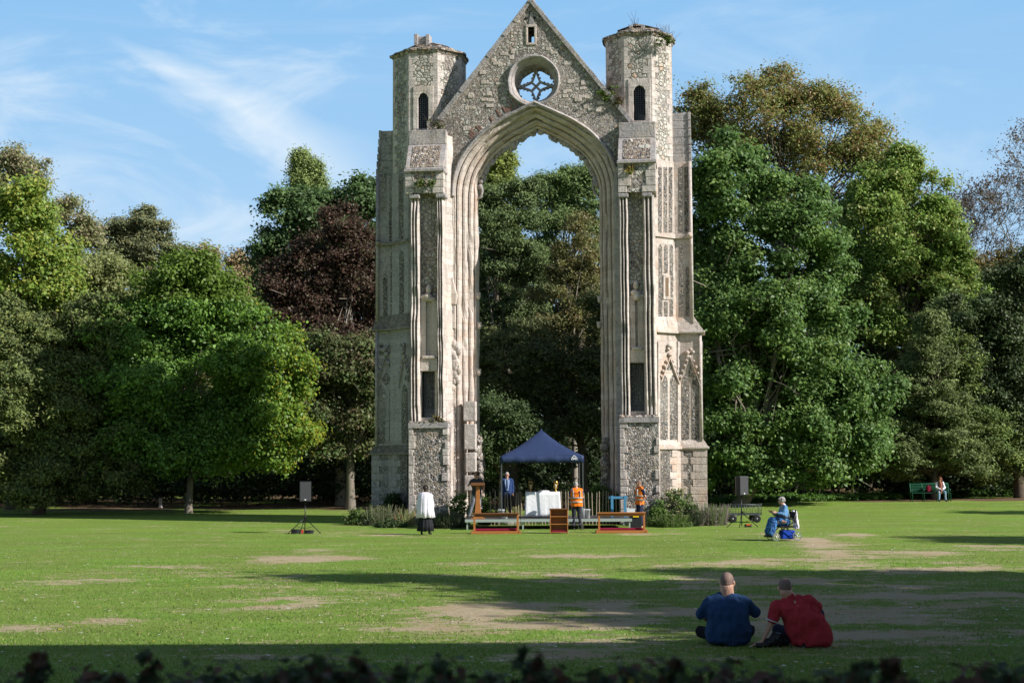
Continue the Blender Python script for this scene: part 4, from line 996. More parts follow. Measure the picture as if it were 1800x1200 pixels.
# ------------------------------------------------------------------ trees
BARK = plain('bark', (.10,.08,.06), .9, 0, .45, 5, .1, .6, 18); BARK_PALE = plain('bark_pale', (.27,.24,.20), .9, 0, .35, 4, .1, .6, 16); BARK_GREY = plain('bark_grey', (.19,.165,.135), .9, 0, .35, 4, .1, .6, 16)
def unit(rs, n): v = rs.normal(size=(n, 3)); return v / np.linalg.norm(v, axis=1)[:, None]
def leaves(rs, C, Rr, per, size, pal, flat=.75, aspect=.62, up=.35, hang=0.0, jit=.25, side=None, needle=False):
    """C: clump centres, Rr: clump radii -> quads (n,4,3) and colours. Palette entries are leaf colours of this tree."""
    k = len(C); idx = np.repeat(np.arange(k), per); n = len(idx); d = unit(rs, n)
    rad = Rr[idx] * np.minimum(np.abs(rs.normal(0, .72, n)) + .1, 1.5); Pp = C[idx] + d * rad[:, None] * np.array([1, 1, flat]); Pp[:, 2] -= hang * rs.rand(n) * Rr[idx]
    nrm = d * .7 + unit(rs, n) * .8 + np.array([0, 0, up]) + np.array(SUN_DIR) * .35; nrm /= np.linalg.norm(nrm, axis=1)[:, None]
    t = np.cross(nrm, unit(rs, n)); t /= np.linalg.norm(t, axis=1)[:, None] + 1e-9; b = np.cross(nrm, t)
    s = size * rs.uniform(.6, 1.35, n); l = (s*.5)[:, None]; w = (s*.5*aspect)[:, None]; V = np.empty((n, 4, 3))
    V[:, 0] = Pp - t*l - nrm*l*.25; V[:, 1] = Pp + b*w; V[:, 2] = Pp + t*l - nrm*l*.25; V[:, 3] = Pp - b*w
    pal = np.array(pal); tone = rs.randint(0, len(pal), k); tone2 = rs.randint(0, len(pal), n); pick = np.where(rs.rand(n) < .55, tone[idx], tone2)
    col = pal[pick] * rs.uniform(1 - jit, 1 + jit, (n, 1)); return V, col, Pp
def crown_points(rs, ells, bough_r=.33, clump_r=.55, dens=1.0, shell=.55, cone=False):
    """boughs on each ellipsoid, clumps on each bough"""
    Cs = []; Rs = []; B = []
    for (c, r) in ells:
        c = np.array(c); r = np.array(r); rm = float(np.mean(r)); nb = max(6, int(20 * dens * (1 if rm > 2 else .7))); d = unit(rs, nb)
        d[:, 2] = np.where(d[:, 2] < -.75, -d[:, 2], d[:, 2]); f = shell + (1 - shell) * rs.rand(nb)**.6; f *= rs.uniform(.82, 1.16, nb)
        br = rm * bough_r * rs.uniform(.7, 1.3, nb); f = np.minimum(f, 1.12 - br / rm * .35); bc = c + d * r * f[:, None]
        for i in range(nb):
            B.append(bc[i]); k = max(5, int(4.2 * dens * (br[i] / clump_r)**1.7)); k = min(k, 60); dd = unit(rs, k); dd[:, 2] = np.abs(dd[:, 2]) * rs.choice([1, 1, -.6], k)
            g = rs.uniform(.55, 1.05, k); Cs.append(bc[i] + dd * br[i] * g[:, None] * np.array([1, 1, .8])); Rs.append(clump_r * rs.uniform(.6, 1.3, k))
    return np.concatenate(Cs), np.concatenate(Rs), np.array(B)
def limbs(mb, rs, base, fork, ends, r0, bend=.12, n=6, rmin=.02):
    base = Vector(base); fork = Vector(fork); mid = base.lerp(fork, .5) + Vector((rs.uniform(-.1, .1), 0, 0)) * r0
    mb.tube([base + Vector((0,0,-.3)), base + Vector((0, 0, .1)), base.lerp(fork, .25), mid, fork], [r0*1.55, r0*1.25, r0*1.0, r0*.92, r0*.8], 10)
    for e in ends:
        e = Vector(e); L_ = (e - fork).length; st = base.lerp(fork, rs.uniform(.8, 1.0)); m1 = st.lerp(e, .35) + Vector((rs.uniform(-1, 1), rs.uniform(-1, 1), rs.uniform(.2, 1.2))) * L_ * bend; m2 = st.lerp(e, .7) + Vector((rs.uniform(-1, 1), rs.uniform(-1, 1), rs.uniform(0, 1))) * L_ * bend * .7
        q = r0 * rs.uniform(.22, .42); mb.tube([st, m1, m2, e], [q, q*.72, q*.42, rmin], n, cap=False)
        for _ in range(3):
            t = rs.uniform(.4, .95); s0 = m1.lerp(e, t); dv = Vector(rs.normal(size=3)) * L_ * .16; mb.tube([s0, s0 + dv*.5 + Vector((0,0,.1)), s0 + dv], [q*.3, q*.2, rmin*.6], 4, cap=False)
def tree(label, D, foot, ells, pal, name='tree', cat='tree', size=.26, per=70, bough=.33, clump=.62, dens=1.0, r0=.3, shell=.55, bark=None, seed=1, depth=.8, flat=.75, mat=None,
         nlimb=26, group='trees around the lawn', extra=None, hang=0.0, aspect=.62, fork=.35, jit=.25, up=.35, rmin=.02, world_ells=None, keepout=None):
    """foot: photo (x, y) or None; ells: (px, py, rx, ry) in photo pixels at distance D (+ optional depth shift and depth ratio)"""
    rs = np.random.RandomState(seed)
    if world_ells is None:
        W_ = []
        for e in ells:
            px, py, rx, ry = e[:4]; dd = e[4] if len(e) > 4 else 0; dr_ = e[5] if len(e) > 5 else depth; c = P(px, py, D + dd); k_ = (D + dd) / FPX; W_.append(((c.x, c.y, c.z), (rx*k_, rx*k_*dr_, ry*k_)))
        fx = P(foot[0], 800, D).x; ft = Vector((fx, D, gh(fx, D)))
    else: W_ = world_ells; ft = Vector(foot)
    t = empty(name, ft, 0, label, cat, group)
    C, Rr, B = crown_points(rs, W_, bough, clump, dens, shell)
    if keepout is not None: k_ = keepout(C); C = C[k_]; Rr = Rr[k_]
    low = C[:, 2] > ft.z + .25; C = C[low]; Rr = Rr[low]
    V, col, Pp = leaves(rs, C, Rr, int(per*2.0), size*.80, [(c[0]*2.05+.016, c[1]*1.78+.005, c[2]*1.85+.006) for c in pal], flat, aspect, up, hang, jit)
    if extra: col = extra(Pp, col, rs)
    V -= np.array(ft); np_mesh('crown', V, 4, mat or LEAF, col, t)
    top = np.mean([w[0] for w in W_], axis=0); z1 = ft.z + (min(w[0][2] - w[1][2]*.5 for w in W_) - ft.z) * 1.0; z1 = max(z1, ft.z + 1.2)
    fk = Vector((ft.x*(1-fork) + top[0]*fork, ft.y*(1-fork) + top[1]*fork, z1)); mb = MB(); pick = rs.choice(len(B), min(nlimb, len(B)), replace=False)
    limbs(mb, rs, Vector((0,0,0)), fk - ft, [(Vector(B[i]) - ft) * .93 for i in pick], r0*.72, rmin=rmin); mb.build('trunk', bark or BARK, t)
    return t

g_maple = [(.055,.135,.022),(.070,.165,.025),(.045,.110,.022),(.09,.19,.028)]
def yellowing(Pp, col, rs):
    s = (Pp[:, 0] - (-13.6)) / 2.9 + rs.normal(0, .55, len(Pp)) + (9 - Pp[:, 2]) * .03; m_ = s > 1.55
    col[m_] = np.array([.33,.33,.035]) * rs.uniform(.6, 1.2, (m_.sum(), 1)); m2 = (s > .55) & ~m_; col[m2] = np.array([.16,.26,.03]) * rs.uniform(.7, 1.3, (m2.sum(), 1))
    m3 = (Pp[:, 2] > 10.6) & ~m_; col[m3] = np.array([.14,.22,.035]) * rs.uniform(.7, 1.3, (m3.sum(), 1)); return col
tree('broad green maple with yellowing right edge, in front of the wood', 72, (333, 897), [(330,640,150,150),(330,790,150,58),(420,800,100,45),(210,765,90,60),(470,770,85,60),(250,700,115,110),(420,660,105,140),(350,540,105,85),(450,740,80,70),(230,620,80,90),(170,690,60,60),(480,640,60,70)],
     g_maple, 'maple_tree', size=.24, per=66, clump=.62, dens=1.05, r0=.24, bark=BARK_GREY, seed=11, extra=yellowing, nlimb=40, keepout=lambda C: C[:, 2] > 1.6)
tree('tall yellow-green tree at the far left edge of the lawn', 78, (20, 880), [(20,480,95,150),(40,400,60,70),(-30,560,90,140),(70,560,55,90),(100,500,35,60)], [(.095,.18,.026),(.12,.20,.028),(.075,.14,.024),(.15,.19,.03)], 'ash_tree', size=.28, per=60, clump=.7, dens=1.1, r0=.35, seed=12)
tree('thin-crowned grey-green tree rising behind the yellow-green one', 98, (40, 870), [(20,330,75,60),(70,360,60,60),(120,400,55,50),(30,300,45,30),(150,420,35,35)], [(.13,.16,.07),(.15,.15,.09),(.10,.14,.05)], 'ash_tree', size=.26, per=34, clump=.75, dens=.9, r0=.4, seed=13, nlimb=40, bark=BARK_PALE)
tree('dark olive yew with drooping feathery sprays at the left edge', 71, (70, 888), [(60,680,120,130),(150,620,70,90),(10,620,80,90),(120,740,90,110),(30,780,90,80),(180,560,40,50),(200,760,70,90),(60,835,130,45),(190,835,80,40)], [(.045,.080,.022),(.06,.10,.025),(.035,.06,.02),(.08,.11,.03)], 'yew_tree', size=.24, per=85, clump=.55, dens=1.35, r0=.4, seed=14, mat=NEEDLE, aspect=.35, flat=.5, hang=.5, bark=BARK)
tree('bronze-topped pine standing alone on the skyline left of the maple', 104, (255, 866), [(255,440,65,50),(238,400,42,34),(215,430,45,30),(290,470,50,45),(210,470,45,40),(250,520,70,60)], [(.075,.10,.045),(.09,.11,.045),(.055,.085,.04)], 'pine_tree', size=.3, per=60, clump=.62, dens=1.15, r0=.35, seed=15, mat=NEEDLE, flat=.5, aspect=.4)
tree('pale brownish flat-topped tree between the skyline pine and the dark oak', 98, (400, 868), [(370,470,60,30),(420,490,55,35),(340,500,50,40),(460,520,40,60),(400,560,90,70)], [(.17,.17,.08),(.14,.15,.06),(.20,.17,.10)], 'hornbeam_tree', size=.28, per=55, clump=.65, dens=1.1, r0=.3, seed=16)
tree('grey-green shrubby tree with pale leaves between yew and maple', 88, (165, 876), [(150,500,80,50),(200,520,60,50),(120,560,70,80),(230,600,80,90),(330,620,90,90)], [(.12,.17,.055),(.11,.15,.045),(.14,.18,.07)], 'willow_tree', size=.26, per=60, clump=.62, dens=1.1, r0=.3, seed=17)
tree('dark green oak with long level boughs behind the purple beech', 90, (590, 872), [(600,390,70,55),(520,370,55,35),(560,430,80,60),(640,360,45,40),(500,440,50,40),(620,500,90,90),(480,520,40,70)], [(.045,.10,.03),(.055,.115,.032),(.035,.08,.028)], 'oak_tree', size=.3, per=62, clump=.68, dens=1.15, r0=.45, seed=18)
tree('pointed pale green conifer rising above the dark oak', 97, (540, 870), [(537,330,28,50),(532,295,16,28),(560,345,22,35),(545,390,40,50)], [(.10,.16,.05),(.12,.18,.05),(.085,.14,.04)], 'cypress_tree', size=.24, per=70, clump=.5, dens=1.2, r0=.3, seed=19, mat=NEEDLE, flat=.9, aspect=.4)
tree('purple-leaved copper beech with pale branches beside the ruin', 82, (600, 876), [(590,470,75,80),(540,530,70,80),(640,500,55,90),(600,400,35,35),(560,620,90,90),(640,640,60,90),(500,500,40,40)], [(.036,.025,.016),(.046,.031,.020),(.030,.026,.016),(.046,.052,.024)], 'copper_beech', size=.22, per=44, clump=.62, dens=1.15, r0=.4, seed=20, bark=BARK_PALE, nlimb=46, rmin=.03)
tree('small dark tree with brownish leaves and grey trunk just left of the ruin', 76, (617, 880), [(610,720,75,90),(560,760,60,70),(660,760,50,70),(590,650,60,60),(650,660,45,80)], [(.06,.085,.03),(.07,.07,.035),(.05,.10,.03),(.08,.12,.04)], 'beech_tree', size=.22, per=62, clump=.58, dens=1.15, r0=.32, seed=21, bark=BARK_GREY, keepout=lambda C: C[:, 2] > 1.8)
# seen through the arch
tree('slim light green poplar seen through the top left of the arch', 100, (872, 868), [(872,330,32,60),(880,280,18,35),(868,400,42,80)], [(.14,.20,.045),(.12,.18,.04),(.10,.15,.035)], 'poplar_tree', size=.26, per=60, clump=.55, dens=1.2, r0=.3, seed=22)
tree('dark green pine with tufted sprays in the left half of the arch', 86, (893, 872), [(880,420,70,90),(915,360,50,45),(860,520,60,90),(900,600,70,80),(840,380,50,60),(920,480,50,60)], [(.055,.10,.035),(.07,.12,.038),(.045,.08,.03)], 'pine_tree', size=.24, per=80, clump=.55, dens=1.15, r0=.34, seed=23, mat=NEEDLE, flat=.55, aspect=.3, bark=BARK_GREY)
tree('bushy green pine filling the top right of the arch', 92, (1000, 872), [(990,360,60,60),(1020,320,40,30),(1040,350,40,50),(960,345,40,32),(1000,430,75,70)], [(.065,.125,.038),(.08,.14,.04),(.05,.095,.03)], 'pine_tree', size=.24, per=80, clump=.55, dens=1.15, r0=.34, seed=24, mat=NEEDLE, flat=.6, aspect=.3)
tree('yellow-green thorn tree with pale twigs in the right half of the arch', 82, (1010, 874), [(1010,450,50,70),(985,530,55,70),(1040,540,40,80),(1010,620,60,80)], [(.095,.12,.038),(.105,.12,.042),(.075,.10,.033),(.11,.105,.042)], 'hawthorn_tree', size=.17, per=60, clump=.5, dens=1.0, r0=.25, seed=25, bark=BARK_PALE, nlimb=40)
tree('dark evergreen filling the lower right of the arch', 78, (1030, 876), [(1030,700,70,110),(980,720,60,100),(1060,600,40,100),(940,680,50,90)], [(.035,.06,.022),(.045,.075,.024),(.06,.085,.03)], 'holm_oak', size=.2, per=62, clump=.55, dens=1.1, r0=.3, seed=26)
tree('rounded green laurel low in the left of the arch', 74, (880, 880), [(872,745,46,48),(910,770,40,40),(850,800,40,50)], [(.038,.075,.025),(.045,.09,.028),(.03,.06,.02)], 'laurel_bush', 'bush', size=.18, per=75, clump=.5, dens=1.2, r0=.12, seed=27)
tree('shaded pine with bare lower trunk behind the laurel', 80, (905, 876), [(900,640,60,60),(930,600,40,50),(860,640,40,60),(880,690,60,40)], [(.06,.09,.035),(.08,.11,.04)], 'pine_tree', size=.22, per=60, clump=.5, dens=1.0, r0=.28, seed=28, mat=NEEDLE, aspect=.3, flat=.5)
# right of the ruin
tree('huge olive and russet beech with a thinning crown on the right skyline', 100, (1390, 868), [(1350,230,120,80),(1270,230,70,60),(1440,250,100,80),(1530,270,50,60),(1340,165,75,40),(1230,200,45,45),(1560,340,60,80),(1440,190,60,40),(1470,330,110,90),(1300,320,100,80)], [(.11,.15,.04),(.13,.16,.045),(.16,.125,.05),(.095,.14,.035)], 'beech_tree', size=.24, per=26, clump=.85, dens=1.35, r0=.6, seed=30, bark=BARK_GREY, nlimb=90, rmin=.03)
tree('large deep green sycamore in full sun right of the ruin', 72, (1300, 880), [(1290,330,80,90),(1270,500,70,110),(1380,470,110,120),(1330,620,120,110),(1440,600,95,110),(1300,750,90,80),(1450,740,95,80),(1520,690,50,60),(1400,380,60,60),(1300,825,95,42),(1440,815,90,42),(1370,770,110,60),(1510,780,55,50),(1240,400,40,100),(1275,630,60,80,-2),(1340,560,60,70,-2)],
     [(.055,.125,.030),(.065,.145,.034),(.045,.105,.028),(.08,.15,.03)], 'sycamore_tree', size=.25, per=72, clump=.60, dens=1.25, r0=.5, seed=31, bark=BARK_GREY, nlimb=60, bough=.28, keepout=lambda C: (C[:, 2] > 1.0))
tree('feathery mid green ash right of the big sycamore', 90, (1600, 872), [(1600,355,62,68),(1540,400,85,95),(1560,430,80,90),(1665,470,40,50),(1640,430,60,80),(1590,290,35,30),(1540,340,40,50),(1620,540,90,90),(1530,540,60,90)], [(.105,.20,.038),(.125,.22,.042),(.09,.17,.034),(.15,.20,.05)], 'ash_tree', size=.26, per=60, clump=.62, dens=1.15, r0=.4, seed=32)
tree('olive hawthorn glade tree between the ash and the bare tree', 95, (1700, 870), [(1700,500,55,55),(1740,520,50,50),(1680,560,70,90),(1760,540,60,90)], [(.13,.14,.045),(.15,.13,.05),(.10,.125,.04)], 'hawthorn_tree', size=.24, per=50, clump=.62, dens=1.05, r0=.35, seed=33)
tree('dark glossy evergreen oak at the right edge of the photo', 80, (1790, 876), [(1790,540,55,75),(1770,620,70,100),(1810,700,80,100),(1740,700,60,80),(1700,600,50,80),(1820,470,28,34)], [(.035,.07,.025),(.045,.085,.028),(.03,.055,.02)], 'holm_oak', size=.22, per=66, clump=.58, dens=1.15, r0=.4, seed=34)
tree('broad spreading yew with golden-green sprays around the pointed conifer', 79, (1640, 877), [(1640,740,100,80),(1600,790,110,60),(1700,790,90,60),(1660,650,60,70),(1540,800,80,50),(1760,810,50,50)], [(.07,.125,.03),(.10,.155,.035),(.05,.095,.025),(.045,.075,.022)], 'yew_tree', size=.24, per=80, clump=.55, dens=1.35, r0=.3, seed=35, mat=NEEDLE, flat=.4, aspect=.3, hang=.3)
tree('pointed feathery conifer standing just behind the green bench', 77, (1640, 877), [(1638,575,16,34),(1640,625,34,38),(1642,685,56,42),(1640,745,78,42),(1645,800,96,40)], [(.075,.12,.04),(.095,.145,.045),(.055,.09,.03)], 'spruce_tree', size=.22, per=70, clump=.45, dens=1.1, r0=.22, seed=40, mat=NEEDLE, flat=.4, aspect=.3, hang=.25)
tree('upright laurel-like tree with pale green leaf clusters above the yew', 84, (1640, 875), [(1640,620,55,60),(1620,680,60,60),(1660,560,35,35)], [(.12,.19,.06),(.14,.21,.065),(.08,.13,.04)], 'laurel_tree', size=.24, per=62, clump=.55, dens=1.1, r0=.25, seed=36)
tree('tall dark tree with visible black trunk behind the evergreens', 92, (1520, 872), [(1500,640,80,90),(1560,580,60,90),(1480,760,80,70),(1740,600,70,120)], [(.045,.085,.028),(.055,.10,.03),(.035,.065,.022)], 'lime_tree', size=.26, per=58, clump=.62, dens=1.05, r0=.4, seed=37, nlimb=40)
tree('low round apple-green bush at the far right above the lawn', 86, (1775, 876), [(1775,848,36,20),(1740,855,22,14)], [(.15,.22,.04),(.18,.25,.045),(.12,.18,.035)], 'round_bush', 'bush', size=.16, per=80, clump=.4, dens=1.2, r0=.08, seed=38, group=None)

# leafless tree: branching twigs
def bare_tree(label, foot, D, top, spread, seed, r0=.22, depth=7, bark=None):
    rnd = random.Random(seed); fx = P(foot[0], 800, D).x; ft = Vector((fx, D, gh(fx, D))); t = empty('bare_tree', ft, 0, label, 'tree', 'trees around the lawn'); mb = MB(); H = P(foot[0], top, D).z; tips = []
    def grow(p, d, L_, r_, k):
        q = p + d * L_ * .5 + Vector((rnd.gauss(0,1), rnd.gauss(0,1), 0)) * L_ * .05; e = p + d * L_
        r_ = max(r_, .014); mb.tube([p, q, e], [r_, r_*.85, r_*.7], 5 if k < 3 else 3, cap=False)
        if k >= depth: tips.append(e); return
        for i in range(2 if k == 0 or rnd.random() < .55 else 3):
            nd = (d + Vector((rnd.gauss(0, 1), rnd.gauss(0, 1), rnd.gauss(0, .5))) * spread + Vector((0, 0, .14))).normalized(); grow(e, nd, L_ * rnd.uniform(.66, .86), r_ * rnd.uniform(.55, .72), k + 1)
    h0 = H * .26; grow(Vector((0, 0, -.2)), Vector((rnd.uniform(-.05, .05), 0, 1)), h0, r0, 0); kz = H / max(v[2] for v in mb.v); mb.v = [(x*kz, y*kz, z*kz) for x, y, z in mb.v]; tips = [v*kz for v in tips]; mb.build('trunk', bark or BARK_GREY, t)
    rs = np.random.RandomState(seed); C = np.array([tuple(v) for v in tips]); V, col, _ = leaves(rs, C, np.full(len(C), .45), 5, .15, [(.13,.085,.06),(.12,.08,.06),(.09,.08,.045)]); np_mesh('crown', V, 4, LEAF, col, t); return t
bare_tree('nearly leafless brown-twigged tree against the sky at the upper right', (1738, 870), 88, 200, .50, 7, r0=.34, depth=9)
bare_tree('second thin leafless tree left of the brown-twigged one', (1695, 870), 97, 300, .46, 9, r0=.26, depth=8)

# a continuous far wood behind them all, dark undergrowth at its foot
rs = np.random.RandomState(77); C = []; Rr = []
for i in range(4800):
    px = rs.uniform(-260, 2060); D_ = rs.uniform(104, 124); topy = 560 if px < 640 else (430 if px < 1200 else 470); py = topy + (870 - topy) * rs.rand()**.8 + 25 * math.sin(px * .02)
    c = P(px, py, D_); C.append((c.x, c.y, c.z)); Rr.append(rs.uniform(.9, 1.9))
V, col, _ = leaves(rs, np.array(C), np.array(Rr), 80, .5, [(.05,.085,.028),(.06,.10,.03),(.04,.065,.022)]); tag(np_mesh('woods', V, 4, LEAF, col), kind='stuff')
C = []; Rr = []
for i in range(2600):
    px = rs.uniform(-200, 2000); D_ = rs.uniform(80, 96); py = rs.uniform(760, 872)
    if 1180 < px < 1560 and py > 838 and rs.rand() < .5: continue
    c = P(px, py, D_); C.append((c.x, c.y, max(c.z, .4))); Rr.append(rs.uniform(.5, 1.0))
V, col, _ = leaves(rs, np.array(C), np.array(Rr), 65, .24, [(.04,.07,.022),(.055,.09,.03),(.035,.05,.02)]); tag(np_mesh('undergrowth', V, 4, LEAF, col), kind='stuff')
# bright nettles and long grass along the foot of the wood on the right
C = []; Rr = []
for i in range(1500):
    px = rs.uniform(1190, 1990); D_ = 72.5 + (px - 1200) * .012 + rs.uniform(0, 3.4) + (3 if px > 1580 else 0); x = P(px, 850, D_).x; C.append((x, D_, gh(x, D_) + .10 + rs.rand()*.14)); Rr.append(rs.uniform(.12, .3))
V, col, _ = leaves(rs, np.array(C), np.array(Rr), 42, .13, [(.11,.22,.035),(.13,.25,.04),(.09,.18,.03)], flat=.7, up=.7); tag(np_mesh('ground_cover', V, 4, LEAF, col), kind='stuff')

# trees standing outside the picture on the right: they throw the long shadows over the lawn
def shade_tree(tip, H, r_, seed, label, rz=None, low=.28, stretch=1.0):
    t = G(*tip, 0.0); Ls = H / math.tan(SUN_EL); x, y = t.x + math.cos(SUN_PHI)*Ls, t.y - math.sin(SUN_PHI)*Ls
    e = [((x, y, H*.55), (r_, r_, H*.30)), ((x, y, H*.80), (r_*.5, r_*.5, H*.2)), ((x+.4*r_, y-.3, H*.42), (r_*.8, r_*.8, H*.2))]
    return tree(label, 0, (x, y, 0), None, g_maple, 'lawn_tree', size=.5, per=36, clump=.8, dens=.9, r0=.35, seed=seed, world_ells=e, nlimb=8)
shade_tree((560, 1014), 17, 2.2, 51, 'slim tree beyond the right edge whose shadow reaches farthest over the lawn')
shade_tree((880, 1052), 15, 2.4, 52, 'rounded tree beyond the right edge, nearer the house')
shade_tree((1300, 1030), 16, 5.0, 59, 'spreading tree beyond the right edge between the narrow and wide ones')
shade_tree((1240, 1004), 15, 2.2, 53, 'narrow tree beyond the right edge, beyond the slim one')
shade_tree((1150, 1050), 16, 5.0, 54, 'wide tree beyond the right edge shading the two seated men')
shade_tree((1080, 1088), 17, 4.6, 57, 'broad tree beyond the right edge, nearest the house')
shade_tree((1330, 1062), 17, 5.5, 58, 'broad dense tree beyond the right edge, farther from the house')
shade_tree((1650, 946), 14, 3.4, 55, 'tree far beyond the right edge, level with the wheelchair')
shade_tree((1735, 902), 13, 2.6, 56, 'small tree far beyond the right edge, level with the bench')
# the stone house beside the camera whose roof line shades the near lawn
HB = empty('stone_house', (24, 5.1, 0), 0, 'long stone house standing beside the lawn to the right of the view', 'house')
mb = MB(); mb.box((-17.2, -10, -.2), (22, 8.6, 9.0)); mb.build('wall', M['ashlar'], HB)
mb = MB(); mb.prism([(-10.5, 8.9), (9.0, 8.9), (9.0, 9.2), (8.2, 12.2), (-9.6, 12.2), (-10.5, 9.2)], -17.6, 22.4, 0, 'x'); mb.build('roof', M['roof'], HB)
pane_m = plain('pane', (.04,.05,.06), .1)
for i in range(5):
    f_ = MB().box((-14.1+i*6, 8.61, 2.1), (-12.4+i*6, 8.66, 4.7)).build('window', M['plain_stone'], HB); MB().box((-14+i*6, 8.662, 2.2), (-12.5+i*6, 8.68, 4.6)).build('pane', pane_m, f_)
# ------------------------------------------------------------------ plants round the ruin
HERB = leaf_mat('herb_leaf', .3, .55, .2)
def shrub(name, label, px, py, D, w, h, pal, seed, size=.10, per=46, group='plants in the bed round the ruin', cat='plant', dens=1.0, blades=0, clump=.16, z0=None, flowers=None, depth=1.0, zoff=0.0):
    rs = np.random.RandomState(seed); x = P(px, py, D).x; z = (gh(x, D) if z0 is None else z0); t = empty(name, (x, D, z), 0, label, cat, group)
    k = int(46 * dens * max(1, w*h*1.6)); d = unit(rs, k); d[:, 2] = np.abs(d[:, 2]); f = rs.rand(k)**.45
    C = d * f[:, None] * np.array([w*.5, w*.5*depth, h*.92]); C[:, 2] = np.maximum(C[:, 2], .06); Rr = clump * rs.uniform(.6, 1.3, k)
    V, col, Pp = leaves(rs, C, Rr, per, size, pal, .8); cols = col
    if blades:
        m_ = blades; a = rs.rand(m_)*6.28; r_ = rs.rand(m_)**.6 * w*.45; b0 = np.c_[np.cos(a)*r_, np.sin(a)*r_*depth, np.zeros(m_)]; ln = np.c_[np.cos(a)*rs.uniform(.05, .35, m_), np.sin(a)*rs.uniform(.05, .3, m_), rs.uniform(.6, 1.12, m_)*h/ max(h, .01)*h]; wd = np.c_[rs.normal(0, .012, m_), rs.normal(0, .004, m_), np.zeros(m_)] + np.array([.012, 0, 0])
        VB = np.empty((m_, 4, 3)); VB[:, 0] = b0 - wd; VB[:, 1] = b0 + wd; VB[:, 2] = b0 + ln*.95 + wd*.5; VB[:, 3] = b0 + ln - wd*.3; V = np.concatenate([V, VB]); cols = np.concatenate([cols, np.array(pal)[rs.randint(0, len(pal), m_)] * 1.15])
    np_mesh('foliage', V, 4, HERB, cols, t)
    if flowers:
        fc, nf = flowers; d = unit(rs, nf); d[:, 2] = np.abs(d[:, 2]); Pf = d * np.array([w*.52, w*.52*depth, h*.98]); VF_, cf, _ = leaves(rs, Pf, np.full(nf, .03), 5, .08, [fc]); np_mesh('flower', VF_, 4, HERB, cf, t)
    mb = MB()
    for i in range(5):
        q = C[rs.randint(k)]; mb.tube([(0, 0, -.05), tuple(q*.5), tuple(q)], [.018, .012, .006], 5)
    mb.build('stem', BARK, t); return t
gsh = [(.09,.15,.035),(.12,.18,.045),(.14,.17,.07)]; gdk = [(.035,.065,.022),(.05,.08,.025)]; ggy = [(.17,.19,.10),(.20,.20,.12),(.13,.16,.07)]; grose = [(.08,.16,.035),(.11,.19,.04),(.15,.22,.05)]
shrub('low_shrub', 'rounded yellow-green shrub at the left end of the bed', 630, 905, 58.6, 1.15, .72, gsh, 1, .09)
shrub('feathery_shrub', 'pale grey-green feathery shrub beside the rounded one', 672, 905, 58.2, 1.7, .80, ggy, 2, .06, blades=160)
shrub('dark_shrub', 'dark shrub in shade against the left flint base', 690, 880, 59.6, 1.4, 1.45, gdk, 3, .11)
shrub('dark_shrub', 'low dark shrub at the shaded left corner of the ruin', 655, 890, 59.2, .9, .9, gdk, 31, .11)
shrub('iris_clump', 'clump of sword leaves with bent brown stalks left of the man in white', 716, 900, 57.0, .7, .68, [(.20,.28,.10),(.24,.26,.12),(.28,.17,.08)], 4, .05, per=6, blades=90)
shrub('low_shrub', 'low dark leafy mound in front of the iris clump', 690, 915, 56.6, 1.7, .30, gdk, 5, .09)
shrub('lily_clump', 'dark strappy clump right of the man in white', 790, 915, 55.8, 1.3, .62, [(.05,.07,.035),(.09,.10,.06)], 6, .07, per=24, blades=260)
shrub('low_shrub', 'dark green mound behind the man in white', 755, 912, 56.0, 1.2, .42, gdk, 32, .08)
shrub('rose_bush', 'tall light green rose against the foot of the left pier', 808, 880, 57.5, .95, 1.55, grose, 7, .09, dens=.7, flowers=((.55,.45,.10), 6))
shrub('rose_bush', 'green rose behind the man at the lectern', 850, 885, 58.3, .75, 1.2, grose, 8, .09, dens=.8)
shrub('dry_plant', 'russet seedy plant behind the left end of the paling fence', 872, 895, 58.2, .9, .85, [(.24,.14,.08),(.18,.14,.06),(.12,.14,.05)], 9, .06, dens=.8)
shrub('dry_plant', 'yellowing stalky plant behind the fence under the canopy', 905, 895, 58.6, .5, .75, [(.28,.25,.10),(.16,.18,.06)], 10, .06, dens=.7, blades=60)
shrub('rose_bush', 'tall rose bush with yellowish tips behind the fence, right of the canopy leg', 1052, 880, 58.9, 1.5, 1.75, grose, 11, .10, dens=1.1, flowers=((.45,.12,.22), 10))
shrub('rose_bush', 'arching rose bush between the fence and the right pier', 1082, 885, 58.3, 1.1, 1.35, [(.06,.12,.03),(.09,.16,.04)], 12, .10, flowers=((.40,.08,.20), 12))
shrub('rose_bush', 'large pale rose bush with white and yellow blooms on the right pier', 1190, 880, 56.6, 1.9, 1.55, ggy+grose, 13, .09, dens=1.1, flowers=((.60,.50,.30), 36))
shrub('rose_bush', 'smaller green rose with yellow bloom right of the man with his hand in his pocket', 1160, 900, 56.0, .9, 1.05, grose, 14, .09, flowers=((.65,.55,.05), 6))
shrub('lavender_bush', 'long low green shrub at the foot of the right pier', 1180, 912, 55.4, 1.6, .52, gsh, 15, .07, blades=160)
shrub('lavender_bush', 'grey-mauve lavender mound beside the cart', 1246, 910, 56.8, 1.6, .80, [(.17,.17,.12),(.22,.18,.17),(.12,.16,.06)], 16, .06, blades=320)
shrub('lavender_bush', 'greyish lavender mound near the speaker stand', 1215, 914, 56.3, 1.2, .62, [(.15,.17,.10),(.19,.17,.14)], 17, .06, blades=220)
shrub('low_shrub', 'leafy weeds at the right foot of the ruin', 1262, 880, 61.5, 1.2, .6, grose, 18, .09)
